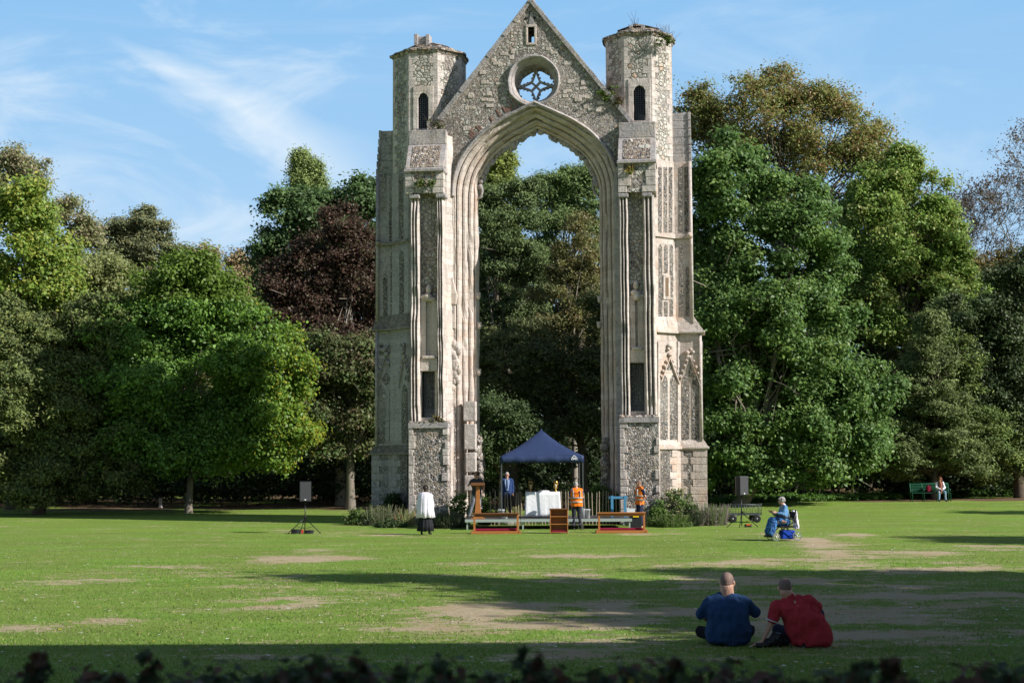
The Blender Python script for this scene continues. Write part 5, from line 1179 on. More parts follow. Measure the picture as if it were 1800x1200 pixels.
# tufts growing out of the masonry
def wall_tuft(label, px, py, v, w, seed, pal=None, per=30, bl=20):
    u, z = RP(px, py, (0, v)); wp = Matrix.Rotation(YAW, 3, 'Z') @ Vector((u, v, z)) + RO; rs = np.random.RandomState(seed); t = empty('wall_plant', wp, 0, label, 'plant', 'plants rooted in the masonry')
    C = rs.normal(0, 1, (9, 3)) * np.array([w*.3, .06, w*.2]); V, col, _ = leaves(rs, C, np.full(9, .13), per, .08, pal or [(.12,.19,.04),(.16,.20,.05),(.08,.13,.03)]); np_mesh('foliage', V, 4, HERB, col, t)
    mb = MB()
    for i in range(bl): a = Vector((rs.normal()*w*.2, 0, 0)); d_ = Vector((rs.normal()*.25, rs.normal()*.1, rs.uniform(.2, .7))); mb.tube([a, a + d_*.5, a + d_], [.010, .007, .004], 3)
    mb.build('stem', BARK, t); return t
wall_tuft('green tuft hanging over the roof edge of the right turret', 1163, 66, .1, .6, 1); wall_tuft('small tuft below the rim at the right corner of the right turret', 1176, 72, .3, .3, 2)
wall_tuft('wiry dry plant on the very top of the right turret', 1117, 46, 1.0, .2, 3, [(.20,.12,.06)], 6, 7); wall_tuft('creeper where the gable meets the right turret', 1072, 160, -.05, .5, 4, bl=30)
wall_tuft('moss and weeds at the foot of the right gable slope', 1088, 180, -.08, .35, 5, [(.16,.10,.05),(.10,.12,.04)]); wall_tuft('green tuft on the gable left of the right turret', 1056, 165, -.04, .25, 6, bl=4)
wall_tuft('tiny tuft low on the right side of the gable', 1066, 173, -.04, .2, 12, bl=4)
wall_tuft('two green tufts on the left shoulder block', 738, 323, -1.15, .35, 7, bl=4); wall_tuft('green tuft right of the pair on the left shoulder block', 761, 323, -1.15, .25, 8, bl=4)
wall_tuft('green tuft with orange leaves on the right shoulder block', 1108, 300, -1.15, .4, 9, [(.14,.2,.04),(.35,.22,.05)], bl=6)
wall_tuft('brown weeds on the sill between left turret and gable', 770, 222, -.3, .6, 10, [(.18,.13,.06),(.12,.11,.05),(.10,.14,.04)]); wall_tuft('weeds on the ledge below the left door', 770, 738, -1.1, .4, 11, [(.12,.14,.04),(.20,.10,.05)], bl=6)

# ------------------------------------------------------------------ stage and what stands on it
SX0, SX1, SY0, SY1, SZ = P(817, 900, 54).x, P(1111, 900, 54).x, 54.0, 57.0, .40
ALU = plain('alloy', (.46,.52,.50), .45, .5, .1); DECK = plain('deck_ply', (.085,.075,.075), .5, 0, .3, 3)
st = empty('stage_platform', ((SX0+SX1)/2, 55.5, 0), 0, 'low dark-topped stage on pale metal legs', 'stage'); hw = (SX1-SX0)/2
for i in range(3):
    a, b = -hw + 2*hw*i/3, -hw + 2*hw*(i+1)/3
    MB().box((a+.012, -1.49, SZ-.02), (b-.012, 1.49, SZ)).build('deck_panel', DECK, st)
    mb = MB()
    for (p, q) in (((a+.006, -1.5), (b-.006, -1.46)), ((a+.006, 1.46), (b-.006, 1.5))): mb.box((p[0], p[1], SZ-.11), (q[0], q[1], SZ-.003))
    for x in (a+.006, b-.046): mb.box((x, -1.459, SZ-.11), (x+.04, 1.459, SZ-.022))
    mb.build('deck_frame', ALU, st)
    for x in (a+.09, b-.09):
        for y in (-1.40, 1.40): MB().box((x-.028, y-.028, 0.0), (x+.028, y+.028, SZ-.112)).build('leg', ALU, st)
MB().box((.62, -1.85, .19), (1.3, -1.56, .215)).box((.62, -1.85, 0.0), (.66, -1.81, .19)).box((1.26, -1.85, 0.0), (1.3, -1.81, .19)).box((.62, -1.6, 0.0), (.66, -1.56, .19)).box((1.26, -1.6, 0.0), (1.3, -1.56, .19)).build('step', DECK, st)
# canopy
NAVY = cloth('navy_canvas', (.028,.044,.105), .6, 2.6, .25, .55); gx0, gx1 = P(880, 800, 54).x, P(1026, 800, 54).x; gy0, gy1 = 54.05, 57.0
gz = SZ; gc = ((gx0+gx1)/2, (gy0+gy1)/2, gz); hx, hy = (gx1-gx0)/2, (gy1-gy0)/2
gt = empty('canopy_tent', gc, 0, 'navy blue pop-up canopy with peaked roof standing on the stage', 'canopy')
ze = 2.78 - gz; zb_ = 2.51 - gz; zp = 3.79 - gz
n = 14; vs = []; fs = []
for j in range(n+1):
    for i in range(n+1):
        x, y = -1+2*i/n, -1+2*j/n; r_ = max(abs(x), abs(y)); h = ze + (zp-ze) * ((1-r_)**1.25 * .75 + (1-r_)*.25) - .05*math.sin(math.pi*r_)*(1-abs(abs(x)-abs(y))); vs.append((x*hx, y*hy, h + .022*mnoise.noise(Vector((x*4, y*4, 0)))))
for j in range(n):
    for i in range(n): a = j*(n+1)+i; fs.append((a, a+1, a+n+2, a+n+1))
mb = MB(); mb.add(vs, fs, 0, True); mb.lathe([(.05, zp-.06), (.035, zp+.01), (.005, zp+.03)], n=8); o = mb.build('canopy_roof', NAVY, gt); s_ = o.modifiers.new('s', 'SOLIDIFY'); s_.thickness = .006
mb = MB(); k = 26
for (ax, ay, bx_, by_) in ((-1,-1,1,-1),(1,-1,1,1),(1,1,-1,1),(-1,1,-1,-1)):
    vv = []
    for i in range(k+1):
        t = i/k; x = (ax+(bx_-ax)*t)*hx; y = (ay+(by_-ay)*t)*hy; w = .012*math.sin(t*31)+.01*math.sin(t*57+1); nx_, ny_ = (0, ay) if ay == by_ else (ax, 0)
        vv += [(x+nx_*.004, y+ny_*.004, ze-.002), (x+nx_*(.012+w), y+ny_*(.012+w), (ze+zb_)/2), (x+nx_*(.012+w*1.6), y+ny_*(.012+w*1.6), zb_+.006*math.sin(t*90))]
    mb.add(vv, [(i*3+q, (i+1)*3+q, (i+1)*3+q+1, i*3+q+1) for i in range(k) for q in (0, 1)], 0, True)
o = mb.build('valance', NAVY, gt); s_ = o.modifiers.new('s', 'SOLIDIFY'); s_.thickness = .005
TUBE = plain('painted_tube', (.13,.14,.15), .4, .5)
for sx in (-1, 1):
    for sy in (-1, 1):
        MB().box((sx*(hx-.03)-.02, sy*(hy-.04)-.02, .0), (sx*(hx-.03)+.02, sy*(hy-.04)+.02, ze-.01)).box((sx*(hx-.03)-.06, sy*(hy-.04)-.06, 0), (sx*(hx-.03)+.06, sy*(hy-.04)+.06, .012)).build('leg', TUBE, gt)
mb = MB()
for sy in (-1, 1):
    for i in range(4): x0, x1 = -hx+.05+i*(hx*2-.1)/4, -hx+.05+(i+1)*(hx*2-.1)/4; za, zb2 = (zb_+.02, ze-.06) if i % 2 else (ze-.06, zb_+.02); mb.tube([(x0, sy*(hy-.05), za), (x1, sy*(hy-.05), zb2)], .012, 5)
mb.build('roof_truss', TUBE, gt)
WHITE = plain('white_print', (.75,.76,.78), .6); lx, lz = P(1009.5, 804, 54).x - gc[0], (P(1009.5, 804, 54).z) - gz; mb = MB(); y = -hy-.045
for p, q in (((-.10,-.02),(-.0,.09)), ((-.0,.09),(.10,-.02)), ((-.10,-.02),(-.10,-.08)), ((.10,-.02),(.10,-.08)), ((-.05,.0),(-.05,-.08)), ((.05,.0),(.05,-.08)), ((-.07,-.01),(.07,-.01)), ((-.03,-.045),(.03,-.045))):
    a, b = Vector(p), Vector(q); d = (b-a).normalized()*.004; w_ = Vector((-d.y, d.x)).normalized()*.012; c4 = [a-d+w_, a-d-w_, b+d-w_, b+d+w_]; mb.prism([(lx+c.x, lz+c.y) for c in c4], y, y+.006)
mb.build('logo', WHITE, gt)
# altar, lanterns, book
LINEN = cloth('white_linen', (.80,.81,.84), .25, 6, .03); ax, ay = P(954, 880, 55.2).x, 55.2
al = empty('altar_table', (ax, ay, SZ), 0, 'table on the stage under the canopy, hidden to the floor by its cloth', 'table')
MB().box((-.62, -.28, .93), (.62, .3, .965)).build('table_top', wood('pine', (.42,.24,.11), (.55,.36,.18)), al)
for sx in (-.52, .52):
    for sy in (-.22, .24): MB().box((sx-.03, sy-.03, 0), (sx+.03, sy+.03, .93)).build('leg', wood('pine_leg', (.42,.22,.10), (.5,.3,.14)), al)
vs = []; fs = []; k = 96; per_ = []
for i in range(k):
    t = i/k*4; sgm = int(t); f_ = t-sgm; cs = [(-.66,-.33),(.66,-.33),(.66,.34),(-.66,.34)]; a, b = cs[sgm], cs[(sgm+1) % 4]; per_.append((a[0]+(b[0]-a[0])*f_, a[1]+(b[1]-a[1])*f_))
for r_ in range(9):
    h = r_/8
    for i, (x, y) in enumerate(per_):
        w = (math.sin(i*1.12)*.013+math.sin(i*2.3+1)*.009)*h; s_ = 1+w+h*.045; z = .985-h*.93+.012*math.sin(i*.5)*h; vs.append((x*s_, y*(1+w*1.3+h*.09), z))
for r_ in range(8):
    for i in range(k): j = (i+1) % k; fs.append((r_*k+i, (r_+1)*k+i, (r_+1)*k+j, r_*k+j))
fs.append(tuple(range(k))); mb = MB(); mb.add(vs, fs, 0, True); o = mb.build('altar_cloth', LINEN); o.location = (ax, ay, SZ); s_ = o.modifiers.new('s', 'SOLIDIFY'); s_.thickness = .004; tag(o, 'white cloth hanging to the stage over the altar table', 'cloth')
GOLD = plain('brass', (.55,.36,.11), .3, .85)
def lantern(px, label):
    x = P(px, 850, 55.2).x; t = empty('brass_lantern', (x, ay+.02, SZ+.99), 0, label, 'lantern', 'brass lanterns on the altar'); mb = MB()
    mb.lathe([(.075,0),(.075,.015),(.03,.03),(.022,.10),(.05,.13),(.065,.15)], n=12); mb.lathe([(.085,.36),(.09,.375),(.05,.41),(.03,.45),(.012,.475)], n=12); mb.build('base_and_crown', GOLD, t)
    mb = MB(); 
    for a in range(6): q = a*math.pi/3; mb.tube([(.068*math.cos(q), .068*math.sin(q), .15), (.075*math.cos(q), .075*math.sin(q), .365)], .008, 5)
    mb.build('frame', GOLD, t); MB().lathe([(.022,.15),(.022,.28)], n=8).build('candle', plain('candle', (.75,.70,.55), .6), t); return t
lantern(933, 'brass lantern at the left end of the altar'); lantern(977, 'brass lantern at the right end of the altar')
bk = empty('open_book', (P(956, 860, 55.2).x, ay-.12, SZ+.99), 0, 'white covered missal on its stand in the middle of the altar', 'book'); mb = MB(); mb.prism([(-.22,.0),(.22,.0),(.20,.045),(.03,.06),(0,.05),(-.03,.06),(-.20,.045)], -.14, .14); mb.build('pages', LINEN, bk, bevel=.005)
MB().prism([(-.24,-.001),(.24,-.001),(.245,.012),(-.245,.012)], -.155, .155).build('cover', plain('book_cover', (.6,.6,.62), .5), bk)
# lectern
OAK = wood('orange_oak', (.36,.13,.035), (.50,.20,.06)); OAKD = wood('dark_oak', (.16,.06,.025), (.24,.10,.04))
lp = P(840, 880, 54.45); lt = empty('lectern', (lp.x, 54.45, SZ), 0, 'orange-brown wooden lectern with tapering post near the left end of the stage', 'lectern')
mb = MB(); mb.prism([(-.14,.07),(.14,.07),(.085,.6),(.065,1.28),(-.065,1.28),(-.085,.6)], -.05, .05); mb.build('post', OAK, lt, bevel=.008)
MB().box((-.26,-.2,0),(.26,.2,.035)).box((-.18,-.14,.035),(.18,.14,.07)).build('base', OAK, lt, bevel=.006)
mb = MB(); mb.prism([(-.2,1.26),(.2,1.20),(.2,1.25),(-.2,1.36)], -.26, .26, 0, 'x'); mb.box((-.26,-.215,1.26),(.26,-.195,1.37)); mb.build('desk', OAKD, lt, bevel=.006)
# kneeler rails
RED = cloth('red_cushion', (.20,.012,.035), .2, 6)
def rail(x0, x1, label, pale):
    a, b = P(x0, 935, 51.4).x, P(x1, 935, 51.4).x; c = (a+b)/2; w = (b-a)/2; t = empty('altar_rail', (c, 51.4, gh(c, 51.4)), 0, label, 'altar rail', 'kneeling rails on the grass'); W1 = OAK if pale else OAK
    MB().box((-w,-.22,0),(w,.30,.09)).box((-w-.015,-.23,.0),(-w+.06,.31,.10)).box((w-.06,-.23,0),(w+.015,.31,.10)).build('plinth', W1, t, bevel=.006)
    for sx in (-1, 1): MB().box((sx*(w-.10)-.035, -.10, .09), (sx*(w-.10)+.035, -.03, .70)).build('post', W1, t, bevel=.004)
    MB().box((-w+.04,-.16,.70),(w-.04,.06,.735)).box((-w+.10,-.085,.60),(w-.10,-.05,.70)).build('rail', OAK if pale else OAKD, t, bevel=.005)
    MB().box((-w+.10,.02,.092),(w-.12,.27,.17)).build('cushion', RED, t, bevel=.03); return t
r1 = rail(829, 915, 'kneeling rail with red cushion and dark top, left of the shelf unit', False); rail(1048, 1137, 'kneeling rail with red cushion on a pale plinth, right of the shelf unit', True)
c = P(982.5, 930, 51.2); t = empty('shelf_unit', (c.x, 51.2, 0), 0, 'small open wooden shelf unit on the grass in front of the altar', 'shelf'); w = .32
MB().box((-w,-.17,0),(-w+.03,.17,.86)).build('side_panel', OAK, t); MB().box((w-.03,-.17,0),(w,.17,.86)).build('side_panel', OAK, t); MB().box((-w+.03,.14,0.02),(w-.03,.165,.86)).build('back_panel', OAK, t)
MB().box((-w-.02,-.19,.86),(w+.02,.19,.89)).build('top', OAKD, t)
for z in (.04, .33, .60): MB().box((-w+.031,-.165,z),(w-.031,.139,z+.025)).build('shelf', OAK, t)
MB().box((-w+.05,-.15,.066),(w-.05,.12,.12)).build('cushion', RED, t, bevel=.02)
# blue trestle, buckets, boxes on the stage
BLUE = plain('blue_paint', (.07,.24,.40), .5, 0, .2, 8); c = P(1087, 900, 55.4); t = empty('blue_trestle', (c.x, 55.4, SZ), 0, 'sky blue painted wooden trestle on the right end of the stage', 'trestle')
MB().box((-.36,-.03,.70),(.36,.03,.79)).build('crossbar', BLUE, t, bevel=.006)
for sx in (-.24, .26): MB().box((sx-.05,-.045,0),(sx+.05,-.005,.82)).build('leg', BLUE, t); MB().box((sx-.05,.005,0),(sx+.05,.045,.78)).build('leg', BLUE, t)
MB().box((-.30,-.06,.10),(.30,-.046,.16)).build('brace', BLUE, t)
WP = plain('white_plastic', (.70,.72,.74), .4)
def bucket(px, D, h, r_, label, z0=SZ, py=900):
    x = P(px, py, D).x; t = empty('white_bucket', (x, D, z0), 0, label, 'bucket', 'white tubs about the stage'); MB().lathe([(r_*.85,0),(r_,h),(r_*1.06,h),(r_*1.06,h-.02),(r_*.97,h-.02),(r_*.95,h-.01),(r_*.8,.02)], n=16).build('body', WP, t); mb = MB(); mb.tube([(r_*math.cos(a), -.02, h+ .35*r_*math.sin(a)) for a in np.linspace(0, math.pi, 9)], .006, 4); mb.build('handle', TUBE, t)
bucket(881, 54.5, .34, .13, 'white bucket by the left canopy leg'); bucket(887, 54.25, .20, .12, 'shorter white tub in front of the bucket by the left canopy leg'); bucket(1032, 54.6, .33, .12, 'white tub behind the man in orange with his back turned')
x = P(1024.5, 900, 54.4).x; o = MB().lathe([(.05,0),(.055,.36),(.03,.40),(.03,.44)], n=10).build('white_canister', WP, bevel=0); o.location = (x, 54.4, SZ); tag(o, 'slim white canister beside the right canopy leg', 'canister')
o = MB().box((-.16,-.12,0),(.16,.12,.26)).box((-.17,-.13,.262),(.17,.13,.30)).build('white_box', WP, bevel=.015); o.location = (P(1108, 900, 56.0).x, 56.0, SZ); tag(o, 'white lidded box at the back right corner of the stage', 'box')
t = empty('black_crate', (P(1117, 915, 54.6).x, 54.6, 0), 0, 'black plastic box with yellow clips beyond the right end of the stage', 'crate'); MB().box((-.22,-.2,0),(.22,.2,.5)).box((-.235,-.215,.505),(.235,.215,.56)).build('body', plain('black_plastic', (.02,.022,.026), .4), t, bevel=.01)
MB().box((-.11,-.235,.43),(.11,-.217,.50)).build('clip', plain('yellow_clip', (.75,.50,.02), .4), t)

# paling fences
PALE = wood('split_chestnut', (.34,.27,.19), (.50,.42,.31)); WIRE = plain('wire', (.10,.10,.10), .4, .7)
def paling(x0, x1, D, ztop, label, seed, step=.135, lean=.05, z0=0, sides=6, D2=None, mat=None):
    rnd = random.Random(seed); a, b = P(x0, 880, D).x, P(x1, 880, D2 or D).x; t = empty('paling_fence', ((a+b)/2, D, z0), 0, label, 'fence', 'chestnut paling fences'); n = int((b-a)/step); tops = []
    for i in range(n):
        x = a + (b-a)*(i+.5)/n - (a+b)/2 + rnd.uniform(-.02, .02); y = ((D2 or D)-D)*(i/n); h = ztop + rnd.uniform(-.08, .05); l_ = rnd.gauss(0, lean); rr_ = rnd.uniform(.015, .024)
        MB().tube([(x, y, -.1), (x+l_*.5+rnd.uniform(-.01,.01), y, h*.5), (x+l_, y, h-.05), (x+l_, y, h)], [rr_, rr_*.95, rr_*.85, rr_*.3], 5, smooth=False).build('stake', mat or PALE, t)
    mb = MB()
    for hz in (.28, ztop*.78): mb.tube([(a-(a+b)/2 + (b-a)*q/12, -.02 + ((D2 or D)-D)*q/12, hz + rnd.uniform(-.02, .02)) for q in range(13)], .005, 4)
    mb.build('fence_wire', WIRE, t); return t
paling(861, 1097, 57.7, 1.36, 'pale chestnut paling fence close behind the stage', 3)
paling(866, 1048, 61.5, 1.45, 'grey paling fence farther back, seen between the stakes of the pale one', 4, .22, mat=BARK_GREY)
paling(1372, 1424, 79.5, 1.5, 'weathered paling fence leaning in front of the wood behind the wheelchair', 6, .17, .12, gh(10, 79), D2=79.5, mat=BARK_GREY)

# ------------------------------------------------------------------ speakers, cart, bench
BLK = plain('matte_black', (.018,.019,.022), .5); GRILL = plain('speaker_mesh', (.055,.055,.062), .7, .2, .1, 60); BLKM = plain('black_tube', (.02,.022,.025), .3, .4)
def stand(px, py, label, h, dx):
    p = G(px, py, 0.0); t = empty('speaker_stand', (p.x, p.y, 0), 0, label, 'speaker stand', 'tripod speaker stands')
    MB().tube([(0,0,.05),(0,0,h)], .018, 8).build('pole', BLKM, t); MB().lathe([(.035,.52),(.04,.54),(.04,.62),(.03,.64)], n=10).box((.02,-.03,.55),(.07,.03,.60)).build('collar', BLKM, t)
    for a in (-1, 0, 1):
        e = Vector((a*.58, -.18 if a else .5, .02)); 
        if a == 0: e = Vector((-.14, -.34, 0.01))
        l_ = MB().tube([(0,0,.57), e], .016, 6).build('leg', BLKM, t); MB().ball((e.x, e.y, .02), .024, 6).build('rubber_foot', BLK, l_)
        MB().tube([(0,0,.16), e.lerp(Vector((0,0,.57)), .45)], .007, 5).build('brace', BLKM, t)
    return p
def speaker(p, z0, label, rz, w=.42, h=.73, d=.38):
    t = empty('loudspeaker', (p.x, p.y, z0), rz, label, 'loudspeaker', 'loudspeakers on tripod stands')
    mb = MB(); mb.prism([(-w/2,-d/2),(w/2,-d/2),(w/2,d*.1),(w*.32,d/2),(-w*.32,d/2),(-w/2,d*.1)], 0, h, 0, 'z'); mb.build('cabinet', BLK, t, bevel=.015); MB().box((-w/2+.02,-d/2-.012,.03),(w/2-.02,-d/2-.001,h-.03)).build('front_grille', GRILL, t, bevel=.006); MB().box((-.025,-d/2-.02,.05),(.025,-d/2-.0125,.09)).build('badge', WHITE, t)
    MB().lathe([(.03,-.09),(.03,.0)], n=8).build('pole_mount', BLKM, t)
p = stand(536, 937, 'black tripod stand on the open lawn left of the ruin', 1.2, 0); speaker(p, P(536, 881, p.y).z, 'black loudspeaker in the sun left of the ruin', R(10))
p2 = stand(1304, 926, 'black tripod stand in front of the garden cart', 1.25, 0); speaker(p2, P(1304, 870, p2.y).z, 'black loudspeaker in front of the dark trees right of the ruin', R(28))
t = empty('cable_bundle', (p.x-.08, p.y-.25, 0), 0, 'black cable reel with red plug on the grass under the left speaker stand', 'cable'); mb = MB(); rnd = random.Random(2)
for k in range(5): mb.tube([(-.22+.16*math.cos(a)+rnd.uniform(-.01,.01), .1*math.sin(a), .03+k*.03) for a in np.linspace(0, 6.28, 15)], .014, 5)
for k in range(4): mb.tube([(.26+.17*math.cos(a), .1*math.sin(a), .03+k*.03) for a in np.linspace(0, 6.28, 15)], .014, 5)
mb.build('coil', BLK, t); MB().box((-.02,-.05,0),(.06,.05,.15)).build('plug', plain('red_plug', (.45,.06,.04), .4), t, bevel=.01)
t = empty('power_pack', (p2.x+.22, p2.y-.1, 0), 0, 'small black and orange power pack beneath the right speaker stand', 'power pack'); MB().box((-.13,-.08,0),(.13,.08,.12)).build('case', BLK, t, bevel=.02); MB().box((-.07,-.086,.07),(.08,.0,.125)).build('lid', plain('orange_lid', (.6,.10,.03), .4), t)
# cart
cp = G(1308, 918, 0.0); t = empty('garden_cart', (cp.x, cp.y+.3, 0), R(3), 'grey mesh-sided garden cart with four pneumatic wheels behind the right speaker', 'cart'); CG = plain('cart_steel', (.10,.115,.11), .45, .5); W_ = .71
MB().box((-W_,-.33,.30),(W_,.33,.335)).box((-W_,-.34,.30),(W_,-.331,.38)).box((-W_,.331,.30),(W_,.34,.38)).build('tray', CG, t)
for (sy, nm) in ((-.34, 'side_rail'), (.34, 'side_rail')):
    mb = MB(); mb.tube([(-W_,sy,.36),(-W_,sy,.72),(W_,sy,.72),(W_,sy,.36)], .013, 5, cap=True)
    for i in range(1, 6): mb.tube([(-W_+2*W_*i/6,sy,.36),(-W_+2*W_*i/6,sy,.72)], .009, 4)
    for i in range(1, 12): mb.tube([(-W_+2*W_*i/12,sy,.36),(-W_+2*W_*i/12,sy,.72)], .003, 3)
    for z in (.45, .54, .63): mb.tube([(-W_,sy,z),(W_,sy,z)], .003, 3)
    mb.build(nm, CG, t)
for sx in (-W_, W_):
    mb = MB(); mb.tube([(sx,-.33,.36),(sx,-.33,.76 if sx > 0 else .72),(sx,.33,.76 if sx > 0 else .72),(sx,.33,.36)], .013, 5)
    for i in range(1, 6): mb.tube([(sx,-.33+.66*i/6,.36),(sx,-.33+.66*i/6,.72)], .005, 4)
    mb.build('end_rail', CG, t)
RM = Matrix.Rotation(R(90), 4, 'X')
for sx in (-.50, .50):
    for sy in (-.40, .40):
        Mx = Matrix.Translation((sx, sy, .165)) @ RM; wv = empty('wheel', (0,0,0)); wv.parent = t
        MB().lathe([(.085,-.045),(.13,-.05),(.16,-.035),(.166,0),(.16,.035),(.13,.05),(.085,.045)], n=24, M=Mx).build('tyre', BLK, wv); MB().lathe([(.02,-.05),(.05,-.03),(.09,-.035),(.09,.035),(.05,.03),(.02,.05)], n=20, M=Mx).build('rim', plain('rim_grey', (.55,.56,.56), .4, .3), wv)
MB().tube([(-.50,-.4,.165),(-.50,.4,.165)], .015, 6).tube([(.50,-.4,.165),(.50,.4,.165)], .015, 6).box((-.55,-.06,.17),(-.45,.06,.30)).box((.45,-.06,.17),(.55,.06,.30)).build('axle', CG, t)
MB().tube([(-.60,0,.20),(-.75,-.02,.18),(-1.15,-.1,.08),(-1.45,-.15,.03)], .016, 6).tube([(-1.45,-.28,.03),(-1.45,-.02,.03)], .016, 6).build('handle', CG, t)
# green bench
bp = G(1636, 881, None); t = empty('green_bench', (bp.x, bp.y, gh(bp.x, bp.y)), R(-4), 'green painted park bench in front of the yew', 'bench'); GP = plain('green_paint', (.018,.11,.06), .5, .1, .2, 20); bw = .98
mb = MB(); 
for i in range(6): mb.box((-bw, -.22+i*.075, .44), (bw, -.17+i*.075, .465))
mb.build('seat', GP, t); mb = MB()
for i in range(5): mb.box((-bw, .24+i*.018, .53+i*.085), (bw, .262+i*.018, .58+i*.085))
mb.tube([(-bw,.33,.94),(bw,.33,.94)], .018, 6); mb.build('backrest', GP, t)
for x in (-bw, -.37, .37, bw):
    MB().tube([(x,-.22,.0),(x,-.22,.44),(x,-.2,.64),(x,.05,.66),(x,.28,.66)], .02, 6).tube([(x,.30,0),(x,.22,.44),(x,.33,.94)], .02, 6).tube([(x,-.22,.43),(x,.22,.43)], .016, 5).build('frame', GP, t)
bench = t
bag = empty('red_backpack', (bp.x - .08, bp.y + .02, gh(bp.x, bp.y) + .47), 0, 'dark red backpack sitting on the green bench', 'backpack'); mb = MB(); mb.lathe([(.12,0),(.15,.05),(.15,.22),(.12,.32),(.06,.38),(.01,.39)], n=14, M=Matrix.Diagonal((1,.7,1,1))); mb.build('body', cloth('red_nylon', (.17,.012,.03), .4, 12), bag); MB().tube([(-.05,-.02,.37),(0,-.02,.43),(.05,-.02,.37)], .01, 5).build('strap', RED, bag); MB().box((-.09,-.125,.05),(.09,-.10,.19)).build('pocket', RED, bag, bevel=.015)
q = G(282, 893, None); mb = MB(); mb.lathe([(.13,0),(.10,.1),(.07,.3),(.075,.42),(.10,.5),(.07,.56),(.02,.58)], n=9); o = mb.build('garden_figure', M['ashlar_grey']); rough_mesh(o, .1, .05, 6, 3); o.location = q; tag(o, 'small pale weathered stone figure left of the maple trunk', 'garden ornament')

# foreground hedge, just below the camera
rs = np.random.RandomState(123); hg = empty('clipped_hedge', (0, 3.2, 0), 0, 'dark blurred hedge top right in front of the camera', 'hedge'); k = 1300; C = np.c_[rs.uniform(-1.9, 1.9, k), rs.uniform(-.7, .9, k), np.zeros(k)]
top = 2.138 + .035*np.array([mnoise.noise(Vector((x*3, y*3, 0))) for x, y, _ in C]); C[:, 2] = top - rs.rand(k)**2*.5
V, col, _ = leaves(rs, C, np.full(k, .07), 34, .045, [(.07,.10,.045),(.09,.12,.05),(.13,.07,.05),(.06,.08,.04)], up=.8); sp = 120; S = []
for i in range(sp):
    x, y = rs.uniform(-1.5, 1.5), rs.uniform(-.5, .4); big = rs.rand() < .3
    for j in range(7 if big else 4): S.append((x + rs.normal()*.01, y + rs.normal()*.01, 2.135 + j*.021))
V2, c2, _ = leaves(rs, np.array(S), np.full(len(S), .022), 9, .04, [(.05,.075,.03),(.09,.05,.03),(.04,.06,.03)], up=.2); V3, c3, _ = leaves(rs, np.array([(.62,.1,2.21),(-1.0,.1,2.20),(.30,.2,2.20)]), np.full(3, .03), 8, .05, [(.30,.24,.03),(.22,.07,.03)])
np_mesh('foliage', np.concatenate([V, V2, V3]), 4, HERB, np.concatenate([col, c2, c3]), hg); mb = MB(); mb.box((-1.9,-.55,.0),(1.9,.7,1.8)); o = mb.build('branches', BARK, hg); rough_mesh(o, .2, .08, 3, 1)
# ------------------------------------------------------------------ people
def cap(mb, p, r, q, s):
    p, q = Vector(p), Vector(q); mb.ball(p, r, 12); mb.ball(q, s, 12)
    mb.tube([p, q], [r*.985, s*.985], 14)
def vox(name, mb, mat, size, parent, smooth=3, fold=0.0, fsc=9, seed=0):
    o = mb.build(name, mat, parent); m = o.modifiers.new('r', 'REMESH'); m.mode = 'VOXEL'; m.voxel_size = size; m.use_smooth_shade = True
    if smooth: s = o.modifiers.new('s', 'SMOOTH'); s.factor = .5; s.iterations = smooth
    bake(o)
    if not o.data.materials: o.data.materials.append(mat)
    if fold:
        me = o.data; n = len(me.vertices); co = np.empty(n*3); no = np.empty(n*3); me.vertices.foreach_get('co', co); me.vertices.foreach_get('normal', no); co = co.reshape(-1, 3); no = no.reshape(-1, 3)
        w = np.array([mnoise.noise(Vector((c[0]*fsc+seed, c[1]*fsc, c[2]*fsc*.55))) + .5*mnoise.noise(Vector((c[0]*fsc*2.3, c[1]*fsc*2.3+seed, c[2]*fsc*1.2))) for c in co]); w = np.where(w > 0, w, w*1.6)
        co += no * (w * fold)[:, None]; me.vertices.foreach_set('co', co.reshape(-1)); me.update()
    for p in o.data.polygons: p.use_smooth = True
    return o
def hand(mb, wr, d, side, curl=.5, thumb=1, s=1.0):
    """palm, four unequal bent fingers and a thumb leaving the side of the palm"""
    d = Vector(d).normalized(); side = Vector(side); side = (side - d*side.dot(d)).normalized(); n = side.cross(d)
    wr = Vector(wr); k = wr + d*.085*s
    for t in (-.028, -.010, .010, .028): cap(mb, wr + side*t*.6*s + d*.01*s, .014*s, k + side*t*s, .0125*s)
    for i, (t, ln) in enumerate(((-.030, .060), (-.010, .075), (.010, .070), (.030, .052))):
        a = k + side*t*s; c = curl * (1 + .12*i); d1 = (d*math.cos(c) + n*math.sin(c)); d2 = (d*math.cos(c*2.1) + n*math.sin(c*2.1)); b = a + d1*ln*.55*s; e = b + d2*ln*.5*s
        cap(mb, a, .0095*s, b, .0088*s); cap(mb, b, .0088*s, e, .0075*s)
    tb = wr + d*.025*s - side*.03*s*thumb; tm = tb + (d*.6 - side*.7*thumb + n*.3).normalized()*.04*s; te = tm + (d*.9 - side*.2*thumb + n*.45).normalized()*.032*s; cap(mb, tb, .013*s, tm, .0105*s); cap(mb, tm, .0105*s, te, .0085*s)
